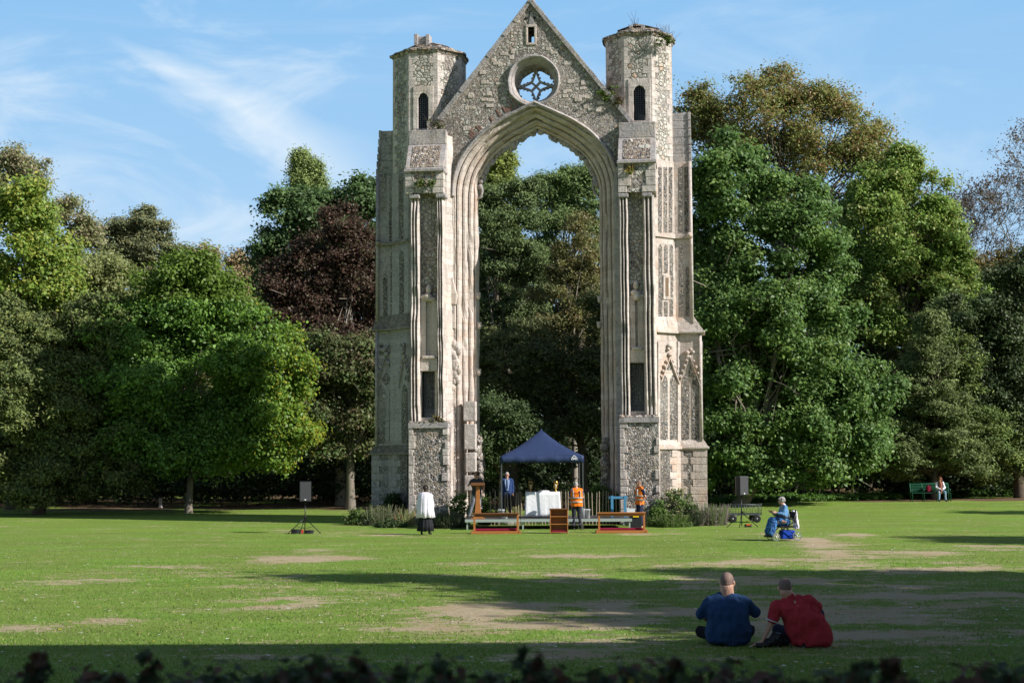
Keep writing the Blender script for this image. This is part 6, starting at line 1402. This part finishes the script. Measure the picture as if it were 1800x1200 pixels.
def head_parts(mb, hc, hf, neck, s=1.0):
    hf = Vector(hf).normalized(); up = Vector((0, 0, 1)); sd = hf.cross(up).normalized(); up = sd.cross(hf)
    Mx = Matrix((sd, hf, up)).transposed().to_4x4(); Mx.translation = Vector(hc)
    mb.ball((0, -.008*s, .018*s), (.074*s, .093*s, .098*s), 18, M=Mx); mb.ball((0, .022*s, -.045*s), (.056*s, .066*s, .068*s), 14, M=Mx); mb.ball((0, .055*s, -.085*s), (.026*s, .026*s, .022*s), 10, M=Mx)
    mb.tube([Mx @ Vector((0, .082*s, .015*s)), Mx @ Vector((0, .104*s, -.026*s))], [.009*s, .016*s], 8); mb.ball((0, .098*s, -.030*s), (.017*s, .013*s, .011*s), 8, M=Mx)
    mb.ball((0, .083*s, -.062*s), (.024*s, .012*s, .009*s), 8, M=Mx); mb.ball((0, .080*s, .030*s), (.05*s, .014*s, .011*s), 8, M=Mx)
    for x in (-1, 1): mb.ball((x*.082*s, -.006*s, -.012*s), (.014*s, .022*s, .035*s), 8, M=Mx); mb.ball((x*.036*s, .066*s, -.022*s), (.024*s, .018*s, .02*s), 8, M=Mx)
    cap(mb, Vector(neck), .062*s**2.5, Mx @ Vector((0, -.025*s, -.06*s)), .058*s**2.5); return Mx
SKIN = {k: NT('skin_'+k) for k in ('pale', 'tan', 'dark')}
for k, c in (('pale', (.56,.32,.23)), ('tan', (.46,.25,.17)), ('dark', (.075,.038,.024))):
    m = SKIN[k]; m.put(m.p.inputs['Subsurface Weight'], .06); m.fin(m.mix(m.noise(9, 4), tuple(x*.85 for x in c), tuple(x*1.12 for x in c)), .5, None, 0, .35); SKIN[k] = m.mat
EYE = plain('eye', (.03,.02,.02), .2); LIPS = plain('lips', (.30,.10,.08), .5); SHOE = plain('shoe_leather', (.02,.02,.022), .4)
def person(label, loc, J, hf, skin, hair, rz=0, vx=.0085, girth=1.0, handL=None, handR=None, glasses=False, group=None, hs=1.0, belly=None):
    t = empty('person', loc, rz, label, 'person', group); mb = MB(); J = {k: Vector(v) for k, v in J.items()}; g = girth
    Mx = head_parts(mb, J['head'], hf, J['neck'], hs); cap(mb, J['pelvis'], .115*g, J['chest'], .125*g)
    cap(mb, J['chest'], .12*g, J['neck'], .055)
    for s in 'LR':
        sh, el, wr, hp, kn, an, to = (J[x+s] for x in ('sh', 'el', 'wr', 'hip', 'kn', 'an', 'toe'))
        cap(mb, J['chest'].lerp(sh, .3) + Vector((0,0,.04)), .07*g if g < 1.05 else .05, sh, .058*g if g < 1.05 else .05); cap(mb, sh, .053*g, el, .039*g**.7); cap(mb, el, .038*g**.7, wr, .026)
        cap(mb, J['pelvis'].lerp(hp, .5), .10*g, hp, .088*g); cap(mb, hp, .084*g, kn, .056*g); cap(mb, kn, .054*g, kn.lerp(an, .35), .052*g); cap(mb, kn.lerp(an, .35), .052*g, an, .036); cap(mb, an, .036, to, .028)
        hd = {'L': handL, 'R': handR}[s] or {}
        dd = hd.get('d', wr - el); sd = hd.get('side', Vector(hf).cross(Vector((0,0,1))) if False else Vector((0, -1 if s == 'L' else -1, 0.02))); hand(mb, wr, dd, sd, hd.get('curl', .45), hd.get('thumb', 1), hs)
    vox('body', mb, SKIN[skin], vx, t, 1)
    for x in (-1, 1):
        MB().ball((x*.031*hs, .083*hs, .008*hs), (.011*hs, .008*hs, .007*hs), 8, M=Mx).build('eye', EYE, t)
    MB().ball((0, .094*hs, -.062*hs), (.02*hs, .004*hs, .005*hs), 8, M=Mx).build('mouth', LIPS, t)
    if glasses: mb = MB(); mb.box((-.06, .088, -.005), (-.008, .100, .022), 0, Mx); mb.box((.008, .088, -.005), (.06, .100, .022), 0, Mx); mb.box((-.01, .090, .012), (.01, .098, .018), 0, Mx); mb.box((-.078, .0, .008), (-.07, .095, .014), 0, Mx); mb.box((.07, .0, .008), (.078, .095, .014), 0, Mx); mb.build('sunglasses', EYE, t)
    if hair:
        kind, hm = hair; mb = MB()
        if kind == 'crop': mb.ball((0, -.014, .034), (.081, .094, .089), 16, M=Mx); mb.ball((0, -.03, .0), (.077, .082, .085), 14, M=Mx)
        if kind == 'shaved': mb.ball((0, -.016, .026), (.0805*hs, .0945*hs, .0975*hs), 18, M=Mx); mb.ball((0, -.045*hs, -.01*hs), (.068*hs, .060*hs, .066*hs), 14, M=Mx)
        if kind == 'short': mb.ball((0, -.016, .036), (.082, .094, .090), 16, M=Mx); mb.ball((0, -.032, -.01), (.077, .078, .075), 14, M=Mx)
        if kind in ('curly', 'afro', 'set'):
            rnd = random.Random(len(label)); R_ = {'curly': (.088, .100, .095, .030), 'afro': (.084, .098, .092, .022), 'set': (.09, .10, .09, .034)}[kind]
            for i in range(110):
                d = Vector((rnd.gauss(0,1), rnd.gauss(0,1), rnd.gauss(0,1))).normalized()
                if d.y > .45 and d.z < .45: continue
                if d.z < -.55: continue
                mb.ball((d.x*R_[0], -.012+d.y*R_[1], .028+d.z*R_[2]), R_[3]*rnd.uniform(.6, 1.1), 6, M=Mx)
        if kind == 'long':
            mb.ball((0, -.012, .030), (.088, .102, .098), 16, M=Mx)
            for i in range(26):
                a = math.pi * (i/25) ; x = .085*math.cos(a); y = -.01 - .07*math.sin(a) ; ln = .34 + .05*math.sin(i*2.1); mb.tube([Mx @ Vector((x, y, .05)), Mx @ Vector((x*1.15, y+.02, -.1)), Mx @ Vector((x*1.2, y+.05, -.1-ln*.45)), Mx @ Vector((x*.9, y+.07, -.1-ln*.8))], [.024, .026, .024, .012], 6)
        vox('hair', mb, hm, .007, t, 1, .004 if kind not in ('shaved',) else 0, 60)
    return t, J, Mx
def garment(name, segs, mat, parent, vx=.011, fold=.012, fsc=9, seed=0, extra=None, smooth=5, rows=None):
    mb = MB()
    if rows: mb.eloft(rows)
    for (p, r, q, s) in segs: cap(mb, p, r, q, s)
    for e in (extra or []): mb.ball(*e)
    return vox(name, mb, mat, vx, parent, smooth, fold, fsc, seed)
def shoes(t, J, mat=SHOE, f=(0, -1, 0)):
    for s in 'LR':
        a, b = J['an'+s], J['toe'+s]; mb = MB(); cap(mb, a + Vector((0,0,-.02)) - (b-a)*.25, .042, a.lerp(b, .5) + Vector((0,0,-.01)), .046); cap(mb, a.lerp(b, .5) + Vector((0,0,-.01)), .046, b + (b-a)*.18, .034); vox('shoe', mb, mat, .009, t, 2)
def shirt_segs(J, g=1.0, sleeve=.62, torso=.135, hem=-.06, slack=1.0):
    S = []; pe = J['pelvis'] + Vector((0, 0, hem)); up = (J['neck']-J['chest']).normalized()
    for x in ('L', 'R'):
        sh = J['sh'+x]; S += [(J['chest'].lerp(sh, .55), .105*g, J['pelvis'].lerp(J['hip'+x], .8) + Vector((0,0,hem+.05)), .105*g*slack), (J['neck'].lerp(sh, .35), .062*g, sh, .070*g), (sh, .072*g, sh.lerp(J['el'+x], sleeve), .060*g)]
    S += [(J['chest'], torso*g, pe, torso*g*.98*slack), (J['chest'], torso*g, J['neck'] - up*.035, .066)]
    return S
def trows(g=1.0, hem=.86, yo=0.0, k=1.0, top=1.455): return [(hem*k, .195*g, .135*g, 0, yo), (hem*k+.1, .192*g, .135*g, 0, yo), (1.10*k, .188*g, .13*g, 0, yo), (1.28*k, .205*g, .138*g, 0, yo), (1.38*k, .20*g, .118*g, 0, yo), (top*k, .10*g, .085*g, 0, yo)]
def trouser_segs(J, g=1.0, leg=1.0):
    S = [(J['pelvis'], .135*g, J['pelvis'] + Vector((0,0,-.05)), .13*g)]
    for x in ('L', 'R'): S += [(J['pelvis'].lerp(J['hip'+x], .6), .115*g, J['hip'+x], .105*g), (J['hip'+x], .104*g, J['kn'+x], .075*g*leg), (J['kn'+x], .074*g*leg, J['an'+x] + (J['kn'+x]-J['an'+x])*.06, .060*g*leg)]
    return S
def standJ(h=1.75, **kw):
    k = h/1.75; J = dict(pelvis=(0,0,.95), chest=(0,0,1.27), neck=(0,0,1.49), head=(0,-.015,1.635), shL=(.175,0,1.43), shR=(-.175,0,1.43), elL=(.225,.03,1.14), elR=(-.225,.03,1.14), wrL=(.235,-.05,.90), wrR=(-.235,-.05,.90),
        hipL=(.085,0,.92), hipR=(-.085,0,.92), knL=(.10,-.02,.50), knR=(-.10,-.02,.50), anL=(.11,.02,.085), anR=(-.11,.02,.085), toeL=(.13,-.14,.035), toeR=(-.13,-.14,.035)); J.update(kw); return {a: Vector(b)*k for a, b in J.items()}
def strap_band(t, name, mat, pts, w, h): pass
HB_ = plain('hair_black', (.012,.010,.010), .7); HG = plain('hair_grey', (.33,.31,.30), .7, 0, .3, 60); HBR = plain('hair_brown', (.05,.028,.018), .7, 0, .3, 60); HAU = plain('hair_auburn', (.16,.045,.02), .6, 0, .3, 60); HSH = plain('hair_shaved', (.19,.125,.105), .7, 0, .25, 90)

# man in white surplice, seen from behind
p = G(748, 939, 0.0); J = standJ(1.74, wrL=(.27,-.02,.84), elL=(.25,.02,1.12), wrR=(-.22,-.14,.92), anL=(.14,.02,.085), toeL=(.16,-.14,.035), anR=(-.15,.05,.085), toeR=(-.17,-.10,.035))
t, J, Mx = person('person with their back turned in a white surplice over a black cassock, on the grass', (p.x, p.y, 0), J, (-.12,-1,0), 'dark', ('afro', HB_), R(172)); shoes(t, J)
def robe(name, mat, t, rows, k=72, pleat=.02, seed=0, vmid=None):
    vs = []; fs = []
    for j, (z, rx, ry, cx, cy) in enumerate(rows):
        h = j/(len(rows)-1)
        for i in range(k): a = 2*math.pi*i/k; w = 1 + (math.sin(i*1.05+seed)+.6*math.sin(i*1.9+seed*2)+.7*math.sin(i*.52))*pleat*h*1.6; vs.append((cx+rx*w*math.cos(a), cy+ry*w*math.sin(a), z+ (.01*math.sin(i*.6) if j == len(rows)-1 else 0)))
    for j in range(len(rows)-1):
        for i in range(k): q = (i+1) % k; fs.append((j*k+i, j*k+q, (j+1)*k+q, (j+1)*k+i))
    mb = MB(); mb.add(vs, fs, 0, True); o = mb.build(name, mat, t); s = o.modifiers.new('s', 'SOLIDIFY'); s.thickness = .006; return o
WH = cloth('surplice_cotton', (.78,.74,.83), .35, 6, .03); BK = cloth('black_cloth', (.022,.022,.026), .4, 6)
robe('surplice', WH, t, [(1.50,.085,.085,0,.0),(1.47,.16,.11,0,.005),(1.42,.235,.14,0,.01),(1.32,.255,.17,0,.01),(1.10,.265,.19,0,.01),(.85,.285,.22,0,.0),(.60,.325,.255,0,0)], pleat=.035, seed=1)
mb = MB()
for s_ in 'LR': cap(mb, J['sh'+s_]+Vector((0,0,-.02)), .075, J['sh'+s_].lerp(J['el'+s_], .6), .082); cap(mb, J['sh'+s_].lerp(J['el'+s_], .6), .082, J['el'+s_].lerp(J['wr'+s_], .6), .082)
vox('surplice_sleeve', mb, WH, .012, t, 4, .018, 10, 3)
robe('cassock', BK, t, [(.95,.18,.15,0,0),(.6,.22,.19,0,0),(.35,.245,.21,0,0),(.12,.27,.23,0,0)], pleat=.05, seed=4)
mb = MB(); cap(mb, J['neck']+Vector((0,0,-.04)), .075, J['neck']+Vector((0,0,.03)), .066)
for s_ in 'LR': cap(mb, J['el'+s_].lerp(J['wr'+s_], .3), .05, J['el'+s_].lerp(J['wr'+s_], .9), .042)
vox('cassock_collar_and_cuffs', mb, BK, .01, t, 2)

# man at the lectern
p = P(837, 910, 54.85); J = standJ(1.76, pelvis=(0,0,.93), hipL=(.09,0,.90), hipR=(-.09,0,.90), knR=(-.17,.0,.49), anR=(-.30,.02,.085), toeR=(-.34,-.13,.035), knL=(.10,-.05,.50), anL=(.10,.02,.085), elR=(-.31,-.06,1.26), wrR=(-.12,-.24,1.30), elL=(.27,.02,1.16), wrL=(.24,-.10,.93), head=(-.01,-.02,1.64))
t, J, Mx = person('person with curly dark hair in a dark t-shirt and grey jeans leaning on the lectern', (p.x+.02, 54.95, SZ), J, (-.85,-.6,-.05), 'tan', ('curly', HBR), 0, handR=dict(d=(.9,-.2,-.1), side=(.2,1,0))); shoes(t, J)
garment('t_shirt', shirt_segs(J, .98, .55), cloth('charcoal_tee', (.05,.05,.055), .5, 9), t, seed=2, rows=trows(.98, .88)); garment('jeans', trouser_segs(J), cloth('grey_denim', (.20,.21,.24), .5, 10, .2), t, seed=3)
# man in a suit
p = P(891.5, 900, 57.6); J = standJ(1.76, wrL=(.23,-.04,.90))
t, J, Mx = person('grey-haired person in a blue suit and sunglasses standing behind the paling fence', (p.x, 58.15, .36), J, (0,-1,-.02), 'pale', ('short', HG), 0, glasses=True); shoes(t, J)
mb = MB().lathe([(.55,-.4),(.5,-.02),(.45,0)], n=16); o = mb.build('stone_block', M['ashlar_grey']); rough_mesh(o, .3, .03, 3, 5); o.location = (p.x, 58.15, .36); tag(o, 'low stone slab beneath the person in the blue suit, hidden behind the stage', 'stone')
SU = cloth('blue_suit', (.028,.055,.15), .4, 8); garment('suit_jacket', [s for s in shirt_segs(J, 1.04, 1.0, .14, -.14)] + [(J['el'+x], .063, J['el'+x].lerp(J['wr'+x], .88), .048) for x in 'LR'], SU, t, seed=4, rows=trows(1.06, .80)); garment('suit_trousers', trouser_segs(J), NVT if 'NVT' in globals() else BK, t, seed=5)
mb = MB(); mb.prism([(-.085,1.47),(.085,1.47),(.10,1.36),(.06,1.12),(.04,1.02),(-.04,1.02),(-.06,1.12),(-.10,1.36)], -.172, -.10); o = mb.build('shirt_front', cloth('pale_blue_shirt', (.36,.48,.70), .1, 9), t, bevel=.01)
mb = MB(); mb.prism([(-.022,1.47),(.022,1.47),(.017,1.44),(.035,1.10),(0,1.05),(-.035,1.10),(-.017,1.44)], -.182, -.170); mb.build('tie', cloth('navy_tie', (.04,.06,.16), .1, 9), t)
# stewards in orange vests
ORG = cloth('orange_vest', (.90,.20,.015), .4, 7, .05, .7); SIL = plain('reflective_band', (.36,.36,.36), .4, .3); NVT = cloth('dark_trousers', (.035,.037,.05), .5, 9)
def bands(t, J, zs, sx, sy, yoff=0.0, lean=None, verts=True, c=(0, 0)):
    mb = MB()
    for z in zs:
        k = 40; vs = []
        for i in range(k): a = 2*math.pi*i/k; w = 1 + .02*math.sin(i*1.3)+.015*math.sin(i*2.9); vs += [(c[0]+sx*w*math.cos(a), c[1]+sy*w*math.sin(a), z), (c[0]+sx*w*math.cos(a), c[1]+sy*w*math.sin(a), z+.055)]
        mb.add(vs, [(2*i, 2*((i+1) % k), 2*((i+1) % k)+1, 2*i+1) for i in range(k)], 0, True)
    o = mb.build('reflective_band', SIL, t); s = o.modifiers.new('s', 'SOLIDIFY'); s.thickness = .006
p = G(1014, 930, 0.0); J = standJ(1.80, chest=(0,.0,1.27), head=(.02,-.03,1.63), elL=(.25,-.03,1.16), wrL=(.16,-.26,1.06), elR=(-.25,-.03,1.16), wrR=(-.16,-.26,1.06), anL=(.12,0,.085), toeL=(.15,-.15,.035), anR=(-.14,.0,.085), toeR=(-.17,-.15,.035))
t, J, Mx = person('grey-haired person in an orange vest and dark trousers, back turned, at the stage edge', (p.x, p.y, 0), J, (-.15,-1,-.12), 'pale', ('short', HG), R(180)); shoes(t, J)
garment('trousers', trouser_segs(J, 1.02), NVT, t, seed=6); garment('shirt', shirt_segs(J, .95, .75, .125, .02), cloth('grey_shirt', (.10,.10,.12), .4, 8), t, seed=8); garment('high_visibility_vest', [s for i, s in enumerate(shirt_segs(J, 1.04, .02, .13, .02))], ORG, t, seed=7, rows=trows(1.18, .84, k=1.03))
bands(t, J, (1.00, 1.155), .243, .178, c=(0, 0)); mb = MB()
for x in (-.13, .13): mb.box((x-.025, .12, 1.2), (x+.025, .172, 1.47))
mb.build('shoulder_band', SIL, t, bevel=.02)
tx = MB(); rnd = random.Random(1)
for i in range(7): x = -.085+i*.028; tx.box((x-.010, .168, 1.355), (x+.006, .176, 1.385)); 
for i in range(6): x = -.075+i*.028; tx.box((x, .168, 1.366), (x+.012, .177, 1.372))
tx.build('vest_lettering', plain('dark_print', (.25,.05,.02), .7), t)
p = G(1125, 928, 0.0); J = standJ(1.84, head=(.0,-.03,1.635), elL=(.26,.10,1.15), wrL=(.20,-.02,.95), elR=(-.25,.08,1.15), wrR=(-.19,-.05,.95), anL=(.10,.06,.085), toeL=(.12,-.10,.035), anR=(-.10,-.06,.085), toeR=(-.12,-.22,.035))
t, J, Mx = person('shaven-headed person in an orange vest facing left, hand in pocket, beside the right pier', (p.x, p.y, 0), J, (-.05,-1,0), 'tan', ('shaved', HSH), R(-68)); shoes(t, J, plain('tan_shoe', (.45,.33,.17), .6))
garment('trousers', trouser_segs(J, 1.02), cloth('navy_trousers', (.03,.035,.075), .5, 9), t, seed=9); garment('polo_shirt', shirt_segs(J, .97, .7, .13, -.02), cloth('navy_polo', (.02,.025,.06), .4, 8), t, seed=10); garment('high_visibility_vest', shirt_segs(J, 1.03, .02, .13, .02), ORG, t, seed=11, rows=trows(1.16, .86, k=1.05))
bands(t, J, (1.06, 1.20), .242, .180); mb = MB()
for x in (-.12, .12):
    mb.box((x-.02, -.185, 1.22), (x+.02, -.12, 1.48)); mb.box((x-.02, .12, 1.22), (x+.02, .18, 1.48))
mb.build('shoulder_band', SIL, t, bevel=.02)

# two seated men in the shade
def sitJ(**kw):
    J = dict(pelvis=(0,0,.14), chest=(0,.05,.50), neck=(0,.10,.73), head=(.0,.13,.885), shL=(-.24,.08,.64), shR=(.24,.08,.64), elL=(-.34,.14,.40), elR=(.34,.16,.42), wrL=(-.22,.38,.30), wrR=(.20,.38,.30),
        hipL=(-.13,.05,.13), hipR=(.13,.05,.13), knL=(-.37,.30,.17), knR=(.37,.30,.19), anL=(.10,.44,.07), anR=(-.10,.50,.07), toeL=(.22,.48,.05), toeR=(-.22,.54,.05)); J.update(kw); return {a: Vector(b) for a, b in J.items()}
p = G(1284, 1137, 0.0); J = sitJ()
J = sitJ(head=(.01,.12,.905), wrR=(.24,.40,.36), elR=(.40,.20,.47))
t, J, Mx = person('heavy man in a dark blue t-shirt sitting cross-legged on the grass, back turned', (p.x, p.y+.15, 0), J, (.35,1,-.05), 'pale', ('shaved', HSH), 0, girth=1.12, hs=1.24)
garment('t_shirt', [((-.10,.09,.655), .10, (-.25,.09,.615), .095), ((.10,.09,.655), .10, (.25,.09,.615), .095), ((-.27,.09,.60), .094, (-.375,.13,.44), .085), ((.27,.09,.60), .094, (.41,.18,.47), .085), ((0,.08,.66), .12, (0,.09,.715), .10)], cloth('navy_tee', (.022,.055,.135), .6, 7), t, .012, .024, 7, 12,
    rows=[(.02,.27,.20,0,.07),(.08,.325,.245,0,.07),(.20,.345,.265,0,.07),(.33,.325,.25,0,.07),(.38,.312,.24,0,.07),(.47,.325,.24,0,.07),(.58,.30,.20,0,.08),(.66,.23,.14,0,.09),(.71,.13,.11,0,.095)])
garment('trousers', trouser_segs(J, 1.15), cloth('black_trousers', (.012,.012,.016), .4, 8), t, .012, .012, 8, 13); shoes(t, J)
p = G(1417, 1139, 0.0)
J = sitJ(pelvis=(.04,0,.14), chest=(-.06,.04,.50), neck=(-.17,.10,.70), head=(-.235,.13,.835), shL=(-.38,.06,.585), shR=(.10,.10,.64), elL=(-.47,.03,.32), wrL=(-.60,.02,.075), elR=(.27,.26,.53), wrR=(.34,.42,.46), hipL=(-.08,.05,.13), hipR=(.18,.05,.13), knL=(-.30,.42,.20), anL=(.05,.55,.08), toeL=(.2,.6,.06), knR=(.30,.36,.44), anR=(.36,.14,.08), toeR=(.40,.32,.05))
t, J, Mx = person('heavy man in a red polo shirt sitting on the grass leaning on his left arm', (p.x, p.y+.15, 0), J, (-.1,1,-.25), 'pale', ('shaved', HSH), 0, girth=1.10, hs=1.16, handL=dict(d=(-.8,.1,-.25), side=(0,-1,0), curl=.15))
REDP = cloth('red_polo', (.40,.036,.046), .6, 7)
garment('polo_shirt', [((-.2,.09,.60), .10, (-.36,.07,.565), .095), ((-.05,.1,.63), .105, (.10,.11,.63), .10), ((-.38,.06,.56), .094, (-.44,.04,.40), .082), ((.12,.12,.62), .10, (.23,.21,.55), .088), ((-.13,.08,.62), .12, (-.17,.09,.685), .10)], REDP, t, .012, .026, 7, 14,
    rows=[(.02,.26,.20,.12,.05),(.08,.31,.245,.12,.05),(.20,.335,.26,.09,.06),(.33,.32,.245,.05,.06),(.45,.315,.23,-.01,.06),(.56,.30,.19,-.09,.075),(.63,.23,.14,-.13,.09),(.69,.12,.10,-.17,.095)])
mb = MB(); cap(mb, Vector((-.17,.085,.69)), .084, Vector((-.19,.095,.735)), .076); vox('collar', mb, REDP, .010, t, 2)
mb = MB(); mb.lathe([(.094,-.008),(.098,0),(.094,.008)], n=20, M=Matrix.Translation((-.452,.037,.375)) @ Matrix.Rotation(R(20), 4, 'Y')); mb.build('sleeve_trim', plain('white_trim', (.6,.6,.62), .8), t)
garment('trousers', trouser_segs(J, 1.12), cloth('dark_blue_jeans', (.018,.025,.05), .4, 8), t, .012, .012, 8, 15); shoes(t, J)
mb = MB(); mb.lathe([(.022,-.012),(.034,-.01),(.034,.012),(.022,.014)], n=14, M=Matrix.Translation(J['wrR'] + (J['elR']-J['wrR'])*.18)); mb.build('wristwatch', SHOE, t)
c = G(1366, 1137, 0.0); o = MB(); 
for a in ((0,0,.10,.12,.09,.11),(.11,.03,.09,.09,.08,.09),(-.10,-.01,.07,.09,.07,.07)): o.ball(a[:3], a[3:], 12)
t = empty('black_bag', (c.x, c.y+.02, 0), 0, 'glossy black bag on the grass between the two seated men', 'bag'); vox('body', o, plain('black_nylon', (.012,.012,.014), .25), .012, t, 2, .012, 12); MB().tube([(-.1,0,.13),(-.05,0,.22),(.06,0,.24),(.13,0,.16)], .010, 6).build('strap', BLK, t)
o = MB().lathe([(.034,-.09),(.037,-.08),(.037,.05),(.02,.075),(.02,.10)], n=14, M=Matrix.Rotation(R(90), 4, 'Y')).build('drink_can', BLK); o.location = (c.x-.22, c.y-.06, .04); tag(o, 'dark bottle lying beside the black bag near the man in red', 'bottle')

# person in the wheeled chair, facing left
q = G(1381, 950, 0.0); WX, WY = q.x, q.y
J = dict(pelvis=(0,.0,.62), chest=(0,-.03,.92), neck=(0,-.07,1.13), head=(0,-.12,1.265), shL=(.17,-.05,1.07), shR=(-.17,-.05,1.07), elL=(.24,-.12,.84), elR=(-.24,-.12,.84), wrL=(.20,-.36,.90), wrR=(-.20,-.36,.90), hipL=(.09,-.04,.60), hipR=(-.09,-.04,.60), knL=(.11,-.44,.60), knR=(-.11,-.44,.60), anL=(.11,-.50,.20), anR=(-.11,-.50,.20), toeL=(.11,-.64,.15), toeR=(-.11,-.64,.15))
WCG = (WX+.05, WY+.25, 0)
t, J, Mx = person('grey-haired person in a blue cardigan seated in a wheeled walker chair facing left', WCG, J, (-.1,-1,-.1), 'pale', ('set', HG), R(-82)); shoes(t, J)
CB = cloth('blue_cardigan', (.12,.26,.46), .5, 9); garment('cardigan', shirt_segs(J, .98, 1.0, .14, -.02) + [(J['el'+x], .062, J['el'+x].lerp(J['wr'+x], .85), .045) for x in 'LR'], CB, t, seed=16)
BD = NT('blue_print'); n_ = BD.noise(16, 3); bd = BD.fin(BD.mix(BD.rng(n_, .48, .60), (.02,.07,.24), (.06,.22,.48)), .8)
garment('skirt', [((0,.0,.60), .175, (0,-.42,.61), .165), ((-.1,-.42,.60), .13, (-.11,-.52,.26), .12), ((.1,-.42,.60), .13, (.11,-.52,.26), .12), ((0,-.46,.56), .14, (0,-.56,.30), .15)], bd, t, seed=17, fold=.018)
mb = MB(); cap(mb, J['neck']+Vector((0,.04,-.06)), .085, J['neck']+Vector((0,.02,.0)), .07); vox('white_collar', mb, WH, .01, t, 2)
wc = empty('wheeled_walker', WCG, R(-82), 'black framed rollator chair with four spoked grey wheels on the lawn', 'walker chair')
MB().box((-.24,-.25,.42),(.24,.22,.47)).build('seat', BK, wc, bevel=.015); o = MB().tube([(-.25,.24,.55),(-.25,.26,.98),(.25,.26,.98),(.25,.24,.55)], .016, 6).box((-.22,.25,.70),(.22,.268,.92)).build('backrest', BK, wc)
for x in (-.29, .29):
    MB().tube([(x,.26,.98),(x,.20,.60),(x,-.10,.44),(x,-.38,.19)], .017, 6).tube([(x,-.12,.45),(x,.25,.16)], .016, 6).tube([(x,.20,.66),(x,-.28,.80),(x,-.34,.86)], .018, 6).tube([(x,-.05,.3),(x,.1,.75)], .014, 6).build('side_frame', BLKM, wc); MB().tube([(x,.10,.72),(x,-.28,.80)], .028, 6).build('arm_pad', BLK, wc)
    for (y, r_) in ((-.42, .13), (.28, .15)):
        wv = empty('wheel', (x*1.06, y, r_)); wv.parent = wc; RY = Matrix.Rotation(R(90), 4, 'Y'); mb = MB(); mb.tube([(0, (r_-.012)*math.cos(a), (r_-.012)*math.sin(a)) for a in np.linspace(0, 6.2832, 21)], .014, 6, cap=False); mb.build('tyre', plain('grey_tyre', (.22,.23,.24), .6), wv); mb = MB()
        for a in range(6): mb.tube([(0,0,0), (0, (r_-.02)*math.cos(a*1.047), (r_-.02)*math.sin(a*1.047))], .009, 4)
        mb.lathe([(.03,-.02),(.03,.02)], n=10, M=RY); mb.build('rim', plain('silver_spoke', (.60,.62,.62), .3, .5), wv)
MB().tube([(-.29,-.40,.2),(.29,-.40,.2)], .014, 6).tube([(-.29,.25,.18),(.29,.25,.18)], .014, 6).box((-.2,-.60,.11),(.2,-.44,.125)).build('footrest', BLKM, wc)
t = empty('blue_bag', (WCG[0]+.02, WCG[1], 0), R(-82), 'bright blue bag slung under the rollator chair', 'bag'); MB().prism([(-.20,.05),(.22,.05),(.24,.33),(-.18,.33)], -.2, .2, 0, 'x').build('body', cloth('royal_blue', (.015,.06,.42), .4, 9), t, bevel=.03); MB().tube([(-.15,.0,.33),(-.15,.0,.42),(.15,.0,.42),(.15,.0,.33)], .008, 5).build('strap', BLK, t)
mb = MB(); cap(mb, Vector((-.17,.31,.95)), .035, Vector((-.18,.36,.42)), .045); cap(mb, Vector((.17,.31,.95)), .035, Vector((.18,.36,.42)), .045); cap(mb, Vector((-.1,.32,.93)), .04, Vector((-.05,.37,.40)), .05); cap(mb, Vector((.1,.32,.93)), .04, Vector((.05,.37,.40)), .05)
o = vox('white_coat', mb, WH, .014, None, 3, .02, 9); o.location = WCG; o.rotation_euler = (0, 0, R(-82)); tag(o, 'white coat hung over the back of the rollator chair', 'coat')

# person on the bench
z0 = gh(bp.x, bp.y); J = dict(pelvis=(0,.02,.53), chest=(0,-.05,.82), neck=(0,-.12,1.02), head=(0,-.17,1.155), shL=(.16,-.08,.96), shR=(-.16,-.08,.96), elL=(.22,-.18,.72), elR=(-.22,-.18,.72), wrL=(.05,-.40,.64), wrR=(-.05,-.38,.64), hipL=(.09,0,.52), hipR=(-.09,0,.52), knL=(.16,-.42,.50), knR=(-.15,-.42,.50), anL=(.17,-.44,.09), anR=(-.17,-.44,.09), toeL=(.18,-.60,.04), toeR=(-.19,-.60,.04))
t, J, Mx = person('long-haired person in a white cardigan and jeans sitting on the green bench', (P(1652, 880, bp.y).x, bp.y, z0), J, (-.35,-1,-.1), 'pale', ('long', HAU), 0, glasses=True, handL=dict(d=(-.6,-.5,-.5), side=(0,1,0)), handR=dict(d=(.6,-.5,-.5), side=(0,1,0))); shoes(t, J)
garment('cardigan', shirt_segs(J, .95, 1.0, .135, 0.02) + [(J['el'+x], .055, J['el'+x].lerp(J['wr'+x], .85), .045) for x in 'LR'], WH, t, seed=18); garment('jeans', trouser_segs(J, .98, .9), cloth('light_jeans', (.20,.32,.45), .4, 10, .15), t, seed=19)
mb = MB(); cap(mb, Vector((0,-.20,.98)), .07, Vector((0,-.24,.70)), .065); cap(mb, Vector((-.07,-.14,1.02)), .05, Vector((.07,-.14,1.02)), .05); cap(mb, Vector((-.02,-.28,.66)), .035, Vector((-.02,-.38,.42)), .03); vox('scarf', mb, cloth('russet_scarf', (.33,.12,.075), .4, 12), .010, t, 3, .01, 14)
